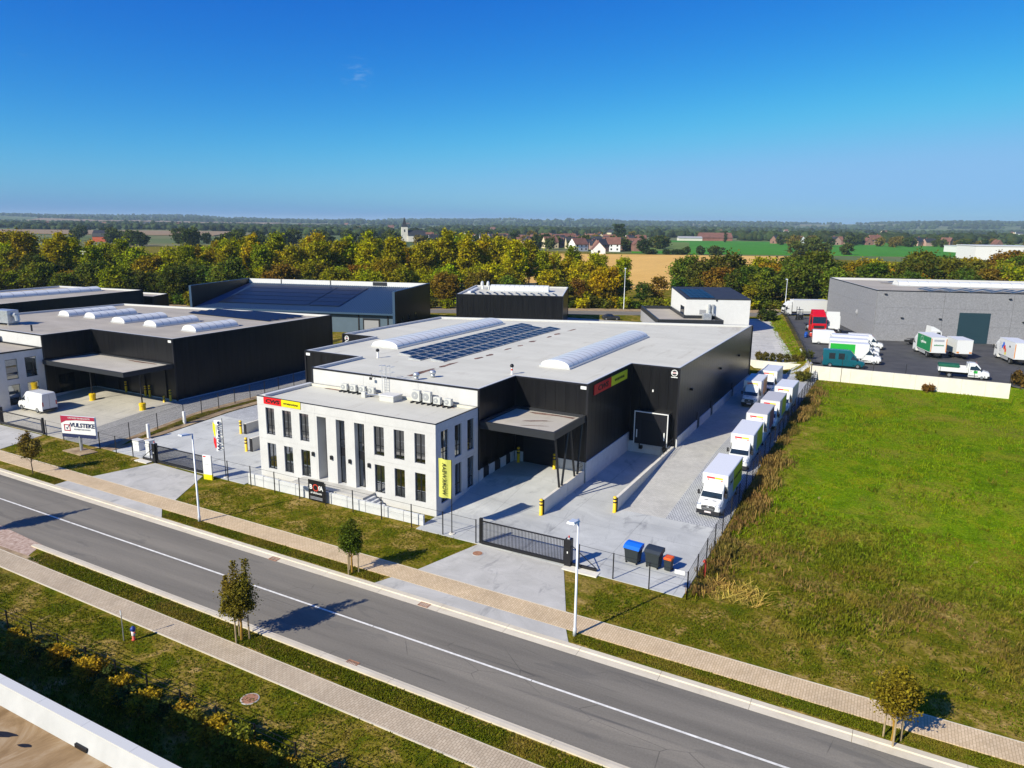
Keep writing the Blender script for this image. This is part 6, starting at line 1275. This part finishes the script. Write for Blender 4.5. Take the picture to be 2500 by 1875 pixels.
def plant(kind, l, d, s, col, where, grp, sz=None):
    k = {'poplar': (0, 3), 'broad': (3, 7), 'young': (7, 9), 'bush': (9, 11)}[kind]; k = random.randrange(*k); x, y = G(l, d)
    nm = {'poplar': 'tall slender tree', 'broad': 'round-crowned tree', 'young': 'loose young tree', 'bush': 'low bush'}[kind]
    if grp == G1 or 'front rank' in grp:
        spot = 'behind the far-left hall' if l < -95 else ('behind the blue-grey hall' if l < -38 else ('behind the black box hall' if l < -2 else 'right of the black box hall'))
        where = ('in the tall rear belt ' if grp == G1 else 'in the low front rank ')+spot
    if 'wood behind' in grp: where = ('in the wood behind the white house' if l < 92 else ('in the wood left of the grey hall roof' if l < 130 else 'in the wood above the grey hall roof'))
    if s > 1.02 and kind == 'broad': nm = 'big '+nm
    if s < 0.8 and kind == 'broad': nm = 'small '+nm
    lab = '%s %s %s' % (NAMEC[col], nm, where); c = tuple(max(0.004, v*random.uniform(0.8, 1.2)) for v in col); sc = (s, s, s*(sz or random.uniform(0.92, 1.08))); loc = (x, y, max(2.2, zt(x, y))-0.1)
    if k not in pu:
        pu.add(k); r_ = PT[k]; r_.location = loc; r_.scale = sc; r_['label'] = lab; r_['group'] = grp; recolor(r_, c)
    else: dup(PT[k], loc, random.uniform(0, 6.28), lab, grp, sc, c)
W1, G1 = 'in the long belt behind the warehouses', 'tree belt behind the warehouses'
l = -205.0
while l < 34:                                                        # rear rows: tall and yellow-green
    for d in (236, 250, 266):
        dd_ = d+random.uniform(-8, 8); gap = (-128 < l < -112)
        if not gap and (l < 3 or random.random() < 0.45): plant('poplar' if random.random() < 0.75 else 'broad', l+random.uniform(-2, 2), dd_, random.uniform(0.86, 1.18)*(0.84 if l > 8 else 1), random.choice((YG, YG, YG, OL, OL)), W1, G1)
    l += 5.4
l = -190.0
while l < 30:                                                        # front rows: lower, russet and dark
    for d in (208, 222):
        if l < 4 or random.random() < 0.4: plant('broad', l+random.uniform(-3, 3), d+random.uniform(-4, 4), random.uniform(0.68, 1.05), random.choice((OB, OL, DG, MG, OL, OB, DG, MG, OL, YG, MG)), 'in the lower front rank of the tree belt', 'front rank of the tree belt')
    l += 6.6
for px_l, d, s, c in ((34, 205, 0.95, OB), (38, 215, 1.1, YG), (43, 206, 1.0, OB), (47, 214, 1.25, OL), (52, 205, 0.9, DG), (57, 209, 1.05, OB), (62, 204, 1.15, DG), (67, 207, 1.05, MG), (72, 203, 0.95, OB), (77, 206, 1.2, DG), (81, 203, 0.9, OL), (30, 204, 0.9, DG), (26, 212, 1.2, YG)):
    plant('young', px_l-16, d, s, c, 'beside the back road in front of the tan field', 'loose trees before the tan field')
for l in np.arange(2, 92, 3.0): plant('bush', l+random.uniform(-1, 1)-4, 203.5+random.uniform(-1.2, 1.2), random.uniform(0.8, 1.3), random.choice((DG, MG, OL, YG)), 'in the row along the back road', 'bushes along the back road')
for l in np.arange(-110, 0, 4.0): plant('bush', l, 200+random.uniform(-2, 2), random.uniform(0.9, 1.6), random.choice((DG, MG, OL)), 'at the foot of the tree belt', 'bushes at the foot of the belt')
l = 58.0
while l < 205:                                                       # right-hand wood behind the grey hall
    for d in (212, 226, 242):
        plant('broad', l+random.uniform(-3, 3), d+random.uniform(-5, 5), random.uniform(0.85, 1.25)*(0.9 if d < 220 else 1.08), random.choice((DG, DG, MG, OL, OB, DG, DG, MG, MG, OL, OR_, DG)), 'in the wood behind the white house and grey hall', 'wood behind the grey hall')
    l += 6.8
for l, d in ((168, 252), (176, 246), (184, 250)): plant('broad', l, d, 1.45, OB if l < 180 else DG, 'rising above the wood at the right edge', 'big trees at the right edge')
# young planting above the end wall, shrubs on the bank
for k in range(7): x = -21.5+k*1.15; r_ = dup(PT[9], (x, 130.8, 2.3), k, '', 'spindly shrubs above the end wall', (0.34, 0.34, 0.6), (0.10, 0.09, 0.02)); r_['label'] = 'spindly shrub planted above the wall at the end of the truck lane'
for x, y, s_, c, lab in ((-13.9, 133, 0.6, (0.09, 0.10, 0.015), 'green weedy shrub at the corner of the lorry park wall'), (16.5, 127.0, 1.0, (0.12, 0.07, 0.02), 'brownish shrub at the right end of the long pale wall'), (18.5, 124.5, 0.9, (0.07, 0.10, 0.015), 'green shrub beyond the right end of the long pale wall'), (4.3, 124.2, 0.5, (0.20, 0.10, 0.02), 'rusty weed at the foot of the long pale wall'), (-29.5, 187.5, 1.3, (0.045, 0.07, 0.012), 'rounded clipped bush at the head of the grassy bank'), (-13.0, 122.5, 0.7, (0.12, 0.12, 0.02), 'yellowish weed clump where the fence meets the wall')):
    r_ = dup(PT[10], (x, y, zt(x, y)), 1.0, lab, None, s_, c); r_['group'] = 'single shrubs'; del r_['group']
# grass and weeds: nobody could count them
def tufts(name, label, P, hgt, mat, blades=4, lean=0.5, wid=0.12, seed=1):
    rg = np.random.default_rng(seed); n = len(P); B = np.repeat(P, blades, 0); m = len(B)
    a = rg.uniform(0, 2*np.pi, m); H = np.repeat(hgt, blades)*rg.uniform(0.5, 1.15, m); off = rg.normal(size=(m, 2))*np.repeat(hgt, blades)[:, None]*0.35
    B = B.copy(); B[:, :2] += off; t_ = np.stack([np.cos(a), np.sin(a), 0*a], 1); la = rg.uniform(0, 2*np.pi, m); L = np.stack([np.cos(la), np.sin(la), 0*la], 1)*(H*lean*rg.random(m))[:, None]
    w_ = (H*wid+0.015)[:, None]; top = B+L; top[:, 2] += H
    V = np.stack([B-t_*w_, B+t_*w_, top+t_*w_*0.5, top-t_*w_*0.5], 1); o = link(name, quads_mesh(name, V, mat)); stuff(o); o['label'] = label; return o
def scatter(n, x0, x1, y0, y1, seed, dens=None):
    rg = np.random.default_rng(seed); X = rg.uniform(x0, x1, n); Y = rg.uniform(y0, y1, n)
    if dens is not None: k = rg.random(n) < dens(X, Y); X, Y = X[k], Y[k]
    return np.stack([X, Y, np.array([zt(a, b) for a, b in zip(X, Y)])], 1)
def wave(X, Y, s=1.0, p=0.0): return 0.5+0.5*np.sin(X*0.31*s+1.7*np.sin(Y*0.17*s+p)+p)*np.cos(Y*0.23*s-1.3*np.sin(X*0.13*s)+p*2)
road_clear = lambda X, Y: (Y > 41.3-0.0145*(X+30))
P = scatter(64000, -10.9, 62, 58, 124.5, 5, lambda X, Y: 0.35+0.65*wave(X, Y, 0.9)); tufts('meadow_grass', 'lush green uncut meadow grass right of the fence', P, 0.07+0.20*wave(P[:, 0], P[:, 1], 1.6, 1)**1.5, 'meadow_tuft', 4, 0.8, 0.1, 2)
P = scatter(38000, -10.9, 45, 42.5, 66, 6, lambda X, Y: np.clip(0.15+0.9*wave(X, Y, 1.1, 2), 0, 1)*np.clip((Y-43)/6+0.2*0, 0.1, 1)); tufts('weeds', 'mixed green and brown weeds on the slope above the footpath', P, 0.09+0.19*wave(P[:, 0], P[:, 1], 1.3, 0.5), 'tuft', 4, 0.7, 0.1, 3)
P = scatter(9000, -11.0, 34, 46, 62, 7, lambda X, Y: np.clip(1.3-np.abs((Y-(57.5-0.42*(X+11)))/3.2), 0, 1)*wave(X, Y, 2.2, 1)); tufts('dry_weeds', 'dry brown weeds in a band across the slope', P, 0.15+0.32*wave(P[:, 0], P[:, 1], 2.0), 'dry_weed', 5, 0.8, 0.05, 4)
P = scatter(9000, -11.1, -7.6, 47, 118, 8, lambda X, Y: np.clip(1.2-(X+11.1)/(0.5+2.2*wave(X*0+3, Y, 2.2)), 0, 1)*(0.3+0.7*wave(X*3, Y, 3.0, 2))); tufts('dry_weeds', 'tall dry weeds along the truck fence', P, 0.25+0.55*wave(P[:, 0], P[:, 1], 2.6, 1), 'dry_weed', 5, 0.5, 0.05, 5)
P = scatter(5200, -10.6, 60, 44, 124, 31, lambda X, Y: np.clip(wave(X, Y, 2.4, 3)-0.35, 0, 1)); tufts('coarse_weeds', 'coarse yellow-green clumps dotted over the meadow', P, 0.18+0.28*wave(P[:, 0], P[:, 1], 5.0), 'tuft', 6, 0.9, 0.08, 14)
P = scatter(170, -10.4, -6.4, 47.3, 50.0, 9); tufts('dead_stalks', 'heap of straw-yellow dead stalks near the fence corner', P, 0.18+0.35*np.random.default_rng(3).random(len(P)), 'straw', 4, 3.6, 0.03, 6)
P = scatter(15000, -84.5, -30.0, 41.4, 47.0, 10, lambda X, Y: (~((X > -69.5) & (X < -56.4)))*(0.25+0.75*wave(X, Y, 2.0))); tufts('lawn_grass', 'patchy mown grass between footpath and fence', P, np.full(len(P), 0.07), 'tuft', 4, 0.9, 0.15, 7)
P = scatter(16000, -20, 30, 40.6, 46.1, 11, lambda X, Y: ((X > -16.8) | (Y > 50))*road_clear(X, Y)*(0.3+0.7*wave(X, Y, 1.7))); tufts('lawn_grass', 'short grass right of the driveway below the meadow', P, np.full(len(P), 0.09), 'tuft', 4, 0.9, 0.15, 8)
P = scatter(22000, -75, 16, 37.9, 38.9, 12, lambda X, Y: (~((X > -70.3) & (X < -54.5)))*(~((X > -31) & (X < -15.8)))); P[:, 1] += -0.0145*(P[:, 0]+30); tufts('verge_grass', 'narrow green verge between far kerb and footpath', P, np.full(len(P), 0.08), 'tuft', 4, 0.9, 0.15, 9)
P = scatter(15000, -56, 10, 27.6, 28.85, 13); P[:, 1] += -0.0145*(P[:, 0]+30); tufts('verge_grass', 'narrow green verge between near kerb and footpath', P, np.full(len(P), 0.08), 'tuft', 4, 0.9, 0.15, 10)
P = scatter(34000, -62, 0, 15.3, 25.7, 14, lambda X, Y: 0.3+0.7*wave(X, Y, 1.5)); tufts('lawn_grass', 'near lawn between hedge and footpath', P, np.where(P[:, 1] < 20.5, 0.14, 0.08), 'tuft', 4, 0.9, 0.13, 11)
P = scatter(9000, -30, -11, 126, 196, 15, lambda X, Y: (X > -12.5-(Y-125)*0.212-3.3) & (X < -12.5-(Y-125)*0.212)); tufts('bank_grass', 'green grass on the bank beside the lorry park', P, np.full(len(P), 0.25), 'meadow_tuft', 4, 0.8, 0.1, 12)

# ------------------------------------------------------------------ countryside
def field(name, pts, mat, dz=0.35): return sheet(name, [G(*p) for p in pts], mat, dz, 25, skirt=0.6)
field('stubble_field', [(-40, 268), (120, 262), (215, 560), (-80, 566)], 'stubble')
field('green_field', [(95, 600), (520, 575), (760, 1080), (170, 1100)], 'pasture', 0.5)
field('pale_field', [(60, 640), (150, 640), (230, 980), (100, 1000)], 'meadow_pale', 0.6)
field('ploughed_field', [(-900, 1050), (-420, 1050), (-520, 1420), (-1150, 1420)], 'ploughed', 1.2)
field('ploughed_field', [(-300, 1500), (60, 1500), (120, 2300), (-420, 2300)], 'meadow_pale', 1.5)
field('ploughed_field', [(-2300, 3500), (-1200, 3500), (-1300, 4300), (-2700, 4300)], 'ploughed', 5)
field('green_field', [(250, 1750), (900, 1700), (1300, 2500), (450, 2500)], 'pasture', 2)
field('pale_field', [(600, 3000), (1900, 3000), (2300, 3900), (800, 3900)], 'meadow_pale', 5)
# houses
def house_proto(name, w_, d_, h_, rh, wall, roof, chim=True):
    t = thing(name, '', 'house'); m = MB().rings([[(-w_/2, -d_/2, -1), (w_/2, -d_/2, -1), (w_/2, d_/2, -1), (-w_/2, d_/2, -1)], [(-w_/2, -d_/2, h_), (w_/2, -d_/2, h_), (w_/2, d_/2, h_), (-w_/2, d_/2, h_)]])
    m.add([(-w_/2, -d_/2, h_), (-w_/2, d_/2, h_), (-w_/2, 0, h_+rh)], [(0, 2, 1)]); m.add([(w_/2, -d_/2, h_), (w_/2, d_/2, h_), (w_/2, 0, h_+rh)], [(0, 1, 2)]); m.build('wall', wall, t)
    r_ = MB(); e = 0.4
    for s_ in (-1, 1): r_.rings([[(x, s_*(d_/2+e), h_-e*rh/(d_/2)), (x, 0, h_+rh), (x, 0, h_+rh+0.3), (x, s_*(d_/2+e), h_-e*rh/(d_/2)+0.3)] for x in (-w_/2-0.2, w_/2+0.2)])
    ro = r_.build('roof', roof, t)
    if chim: MB().box(w_*0.25-0.4, w_*0.25+0.4, -0.4, 0.4, h_+rh*0.5, h_+rh+1.2).build('chimney', 'brick_red', ro)
    for k in range(3):
        x = -w_/2+w_*(k+0.5)/3
        for z in ((1.0, 3.6) if h_ > 4.5 else (1.0,)): MB().box(x-0.6, x+0.6, -d_/2-0.04, -d_/2, z, z+1.4).build('window', 'dark_glass', t)
    MB().box(-w_/2-0.04, -w_/2, -0.8, 0.8, 1.0, 2.6).build('window', 'dark_glass', t); return t
HP = [house_proto('village_house', 11, 9, 5.2, 4.2, 'tint_wall', 'slate'), house_proto('village_house', 13, 9, 5.5, 4.5, 'tint_wall', 'tile_red'), house_proto('village_house', 9, 8, 3.4, 4.2, 'tint_wall', 'tile_red'), house_proto('village_house', 16, 10, 4.0, 4.6, 'tint_wall', 'slate', False)]
HC = {'white': (0.75, 0.75, 0.73), 'brick': (0.24, 0.13, 0.10), 'pink brick': (0.42, 0.27, 0.22), 'cream': (0.62, 0.52, 0.34)}
hu = set()
def house(l, d, cn_, where, grp, rot=None, s=1.0, k=None):
    k = random.randrange(4) if k is None else k; x, y = G(l, d); loc = (x, y, zt(x, y)); lab = '%s walled %s %s' % (cn_, ('house with dark roof', 'house with red roof', 'low house with red roof', 'long house with dark roof')[k], where); rot = random.choice((R(28), R(118), R(60), R(-20), R(208)))+random.uniform(-0.2, 0.2) if rot is None else rot
    if k not in hu: hu.add(k); r_ = HP[k]; r_.location = loc; r_.rotation_euler = (0, 0, rot); r_.scale = (s,)*3; r_['label'] = lab; r_['group'] = grp; recolor(r_, HC[cn_])
    else: dup(HP[k], loc, rot, lab, grp, s, HC[cn_])
random.seed(21)
for i in range(92): d = random.uniform(620, 1010); px = random.uniform(1225, 1560); px = px if d > 700 else random.uniform(1380, 1560); house((px-1250)/1796*d, d, random.choice(('white', 'brick', 'pink brick', 'brick', 'white', 'cream')), 'in the village beyond the tan field', 'village houses beyond the tan field', s=random.uniform(0.85, 1.15))
for i in range(22): d = random.uniform(760, 1000); px = random.uniform(1040, 1240); house((px-1250)/1796*d, d, random.choice(('white', 'brick', 'white')), 'peeping over the tree belt near the church', 'houses near the church', s=1.0)
for px in (1898, 1925, 1950, 2000, 2018, 2060, 2092, 2130, 2170, 2190, 2215, 2238, 2300, 2330, 2372, 2392): house((px-1250)/1796*960, 955+random.uniform(-25, 25), random.choice(('white', 'brick', 'pink brick')), 'in the row beyond the bright green field', 'houses beyond the green field', s=random.uniform(0.95, 1.25))
for i in range(60): d = random.uniform(1500, 3600); px = random.uniform(-20, 2520); house((px-1250)/1796*d, d, random.choice(('white', 'white', 'brick', 'cream')), 'scattered on the hazy distant land', 'tiny distant houses', s=random.uniform(1.0, 1.6))
def single(l, d, k, cn_, lab, rot, s=1.0):
    x, y = G(l, d); r_ = dup(HP[k], (x, y, zt(x, y)), rot, lab, None, s, HC[cn_]); r_['group'] = ''; del r_['group']; return r_
single(64, 565, 2, 'white', 'white gabled house standing alone at the edge of the tan field', R(118), 1.2); single(92, 800, 0, 'cream', 'pale yellow gabled house in front of the village', R(118), 1.35)
bn = thing('barn', 'big red barn with dark gambrel roof beyond the left trees', 'barn', (*G(-405, 745), 3.0), R(38)); MB().prism([(-11, -6), (11, -6), (11, 6), (-11, 6)], -1, 5).build('wall', 'barn_red', bn)
pr = [(-6.3, 4.8), (-5.0, 8.2), (0, 11.2), (5.0, 8.2), (6.3, 4.8)]; MB().rings([[(x, y, z) for y, z in pr] for x in (-11, 11)]).build('roof', 'slate', bn); MB().add([(-11.05, y, z) for y, z in pr], [(0, 1, 2, 3, 4)]).build('gable', 'barn_red', bn)
wv = thing('white_house', 'white flat modern house glimpsed through the gap in the left trees', 'house', (*G(-222, 392), 3.0), R(20)); MB().prism([(-9, -5), (9, -5), (9, 5), (-9, 5)], -1, 3.2).build('wall', 'render_white', wv); MB().prism([(-4, -4), (9, -4), (9, 4), (-4, 4)], 3.2, 6.2).build('upper_storey', 'render_white', wv); MB().prism([(-4.3, -4.3), (9.3, -4.3), (9.3, 4.3), (-4.3, 4.3)], 6.2, 6.5).build('roof', 'slate', wv)
for x in (-6, 2, 6): MB().box(x-1, x+1, -5.05, -5.0, 0.8, 2.4).build('window', 'dark_glass', wv)
cx, cy = G(-128, 880); ch = thing('church', 'village church with white stone tower and dark pointed spire', 'church', (cx, cy, 3), R(40)); MB().prism([(-3.6, -3.6), (3.6, -3.6), (3.6, 3.6), (-3.6, 3.6)], -1, 17).build('tower', 'wall_concrete', ch)
sp_ = MB().rings([[(x*s_, y*s_, z) for x, y in ((-3.9, -3.9), (3.9, -3.9), (3.9, 3.9), (-3.9, 3.9))] for s_, z in ((1, 17), (0.62, 19.5), (0.02, 28))]).build('spire', 'slate', ch); MB().box(-0.7, 0.7, -3.66, -3.6, 11, 14).build('belfry_window', 'dark_glass', ch)
MB().prism([(3.6, -5), (24, -5), (24, 5), (3.6, 5)], -1, 7).build('nave', 'wall_concrete', ch); MB().rings([[(x, -5.4, 6.8), (x, 5.4, 6.8), (x, 0, 13)] for x in (3.6, 24.4)]).build('nave_roof', 'slate', ch)
fm = thing('farm_barn', 'long red-roofed farm barn behind the bright green field', 'barn', (*G(300, 1120), 3.2), R(30)); MB().prism([(-24, -9), (24, -9), (24, 9), (-24, 9)], -1, 5).build('wall', 'brick_red', fm); MB().rings([[(x, -9.8, 4.6), (x, 9.8, 4.6), (x, 0, 12)] for x in (-24.5, 24.5)]).build('roof', 'tile_red', fm)
fm = thing('farm_shed', 'low pale farm shed left of the red-roofed barn', 'shed', (*G(258, 1100), 3.2), R(28)); MB().prism([(-17, -7), (17, -7), (17, 7), (-17, 7)], -1, 4).build('wall', 'wall_concrete', fm); MB().rings([[(x, -7.6, 3.8), (x, 7.6, 3.8), (x, 0, 6.5)] for x in (-17.4, 17.4)]).build('roof', 'tex_grey', fm)
wl = thing('white_warehouse', 'large white industrial hall beyond the wood at the right', 'warehouse', (*G(362, 560), 3.2), R(20)); MB().prism([(-22, -16), (22, -16), (22, 16), (-22, 16)], -1, 9.5).build('wall', 'render_white', wl); MB().prism([(-22.4, -16.4), (22.4, -16.4), (22.4, 16.4), (-22.4, 16.4)], 9.5, 10).build('roof', 'coping_white', wl); MB().box(-8, -4, -16.06, -16.0, -1, 4).build('door', 'tex_grey', wl)
wl = thing('white_warehouse', 'long low white hall with red-roofed neighbours behind it at the far right', 'warehouse', (*G(455, 700), 3.2), R(24)); MB().prism([(-45, -12), (45, -12), (45, 12), (-45, 12)], -1, 6).build('wall', 'render_white', wl); MB().prism([(-45.4, -12.4), (45.4, -12.4), (45.4, 12.4), (-45.4, 12.4)], 6, 6.4).build('roof', 'coping_white', wl)
# far trees one can tell apart
FT = [make_tree('distant_tree', '', 'tree', 80+k, 12, (5.5, 5.5, 5.2), 6.4, 44, 22, 1.7, 1.25, 0.35, 'far_leaf') for k in range(3)]
FP = make_tree('distant_poplar', '', 'tree', 90, 22, (3.2, 3.2, 10), 12, 50, 22, 1.7, 1.2, 0.4, 'far_leaf'); fu = set()
def ftree(px, d, s, col, lab, grp, sz=1.0):
    if not lab: lab = ('tall ' if s > 1.05 else 'small ')+'dark tree beyond the tree belt, '+('left of the red barn' if px < 240 else ('right of the red barn' if px < 450 else ('above the blue-grey hall' if px < 800 else 'near the church')))
    if 'far row' in grp: lab = ('big ' if s > 0.9 else 'small ')+('autumn' if col[0] > 0.1 else ('dark' if col[0] < 0.05 else 'green'))+' tree by the far houses, '+('left of' if px < 2080 else ('behind' if px < 2300 else 'right of'))+' the bright green field'
    if 'village roofs' in grp: lab = ('big ' if s > 0.9 else 'small ')+('autumn' if col[0] > 0.1 else ('dark' if col[0] < 0.05 else 'green'))+' tree among the village roofs '+('near the church' if px < 1230 else ('above the tan field' if px < 1430 else 'at the right end of the village'))
    l = (px-1250)/1796*d; x, y = G(l, d); k = random.randrange(3); loc = (x, y, zt(x, y)-0.3)
    if k not in fu: fu.add(k); r_ = FT[k]; r_.location = loc; r_.scale = (s, s, s*sz); r_['label'] = lab; r_['group'] = grp; recolor(r_, col)
    else: dup(FT[k], loc, random.uniform(0, 6), lab, grp, (s, s, s*sz), col)
FD = (0.042, 0.068, 0.014); FM = (0.08, 0.105, 0.018); FO = (0.18, 0.14, 0.02)
for i in range(70): ftree(random.uniform(1000, 1620), random.uniform(620, 1100), random.uniform(0.6, 1.15), random.choice((FD, FD, FM, FM, FO)), 'dark tree among the village roofs', 'trees among the village roofs')
for px, d, s, sz in ((1520, 640, 0.9, 1.0), (1562, 600, 1.0, 0.9), (1665, 580, 0.55, 1), (1700, 578, 0.6, 1), (1730, 578, 0.75, 0.8), (1745, 578, 0.7, 0.8), (1600, 690, 0.85, 1.3), (1990, 520, 1.1, 0.9), (1960, 530, 1.3, 0.95), (1930, 520, 1.0, 1.0), (2050, 600, 0.9, 0.9)): ftree(px, d, s, random.choice((FD, FM)), 'single dark tree standing between the fields', 'single trees between the fields', sz)
for i in range(14): ftree(random.uniform(1570, 1660), random.uniform(575, 585), 0.5, FD, 'clipped hedge tree at the edge of the green field', 'hedge at the edge of the green field', 0.7)
for i in range(34): ftree(random.uniform(1880, 2480), random.uniform(820, 1010), random.uniform(0.7, 1.1), random.choice((FD, FM, FM, FO)), 'tree beside the houses beyond the green field', 'trees by the far row of houses')
for i in range(40): ftree(random.uniform(180, 1000), random.uniform(480, 900), random.uniform(0.8, 1.3), random.choice((FD, FM)), '', 'dark trees behind the belt')
x, y = G(138, 1010); FP.location = (x, y, 3); FP['label'] = 'left of the tall dark poplars behind the village'; FP['group'] = 'tall dark poplars'; recolor(FP, FD); FP.scale = (1.3, 1.3, 1.1)
x, y = G(146, 1014); dup(FP, (x, y, 3), 1.0, 'right of the tall dark poplars behind the village'); x, y = G(285, 1010); dup(FP, (x, y, 3), 2.0, 'slender dark poplar beyond the bright green field', None, (0.6, 0.6, 0.75))
# masses of far woodland
ico = bmesh.new(); bmesh.ops.create_icosphere(ico, subdivisions=2, radius=1.0); IV = np.array([v.co[:] for v in ico.verts]); IF = np.array([[v.index for v in f.verts] for f in ico.faces]); ico.free()
def woods(name, label, patches, seed):
    rg = np.random.default_rng(seed); VV = []; FF = []; o_ = 0
    for (l, d, ll, dd_, n, h) in patches:
        for _ in range(n):
            a, b = l+rg.uniform(-ll, ll), d+rg.uniform(-dd_, dd_); x, y = G(a, b); s = h*rg.uniform(0.55, 1.0)
            V = IV*(1+rg.normal(size=(len(IV), 1))*0.16); V = V*np.array([s*0.62, s*0.62, s*0.55])*rg.uniform(0.8, 1.25, 3)+np.array([x, y, zt(x, y)+s*0.42]); VV.append(V); FF.append(IF+o_); o_ += len(IV)
    V = np.concatenate(VV); F = np.concatenate(FF); me = bpy.data.meshes.new(name); me.vertices.add(len(V)); me.loops.add(len(F)*3); me.polygons.add(len(F)); me.vertices.foreach_set('co', V.reshape(-1).astype(np.float32)); me.loops.foreach_set('vertex_index', F.reshape(-1).astype(np.int32)); me.polygons.foreach_set('loop_start', np.arange(0, len(F)*3, 3, dtype=np.int32)); me.materials.append(MATS['far_leaf']); me.update(calc_edges=True)
    o = link(name, me); stuff(o); o['label'] = label; o.color = (0.036, 0.058, 0.018, 1)
rg = np.random.default_rng(77); pa = []
for px0, px1, d0, d1, cnt, h in ((1560, 2560, 1150, 1500, 26, 15), (1300, 1700, 1500, 2200, 12, 15), (-60, 760, 1450, 2100, 26, 13), (700, 1240, 1150, 1500, 16, 13), (1100, 1560, 2100, 3000, 20, 17), (-60, 1000, 2300, 3400, 34, 16), (1500, 2560, 2200, 3600, 40, 16)):
    for _ in range(cnt):
        d = rg.uniform(d0, d1); l = (rg.uniform(px0, px1)-1250)/1796*d; ln = rg.uniform(25, 120)*(d/1500); pa.append((l, d, ln, rg.uniform(8, 40), int(10+ln/4.5), h))
woods('woodland', 'dark middle-distance woods and copses below the horizon', pa, 1)
pa = []
for px0, px1, d0, d1, cnt, h in ((-80, 1100, 4200, 7200, 46, 22), (1000, 2600, 4000, 7600, 56, 22)):
    for _ in range(cnt):
        d = rg.uniform(d0, d1); l = (rg.uniform(px0, px1)-1250)/1796*d; ln = rg.uniform(150, 600); pa.append((l, d, ln, rg.uniform(40, 160), int(14+ln/11), h))
woods('horizon_forest', 'bluish wooded ridges along the horizon', pa, 2)

# ------------------------------------------------------------------ haze
hz = MB().box(-16500, 16500, -900, 16500, -4, 135).build('haze', 'tint_wall'); stuff(hz); hz['label'] = 'thin bluish haze over the far country'
hm = bpy.data.materials.new('haze'); hm.use_nodes = True; MATS['haze'] = hm; nt = hm.node_tree; nt.nodes.clear(); out = nt.nodes.new('ShaderNodeOutputMaterial'); pvn = nt.nodes.new('ShaderNodeVolumePrincipled')
pvn.inputs['Color'].default_value = (0.60, 0.82, 1.0, 1); pvn.inputs['Density'].default_value = 0.00008; pvn.inputs['Anisotropy'].default_value = 0.0; nt.links.new(pvn.outputs[0], out.inputs['Volume'])
hz.data.materials.clear(); hz.data.materials.append(hm)
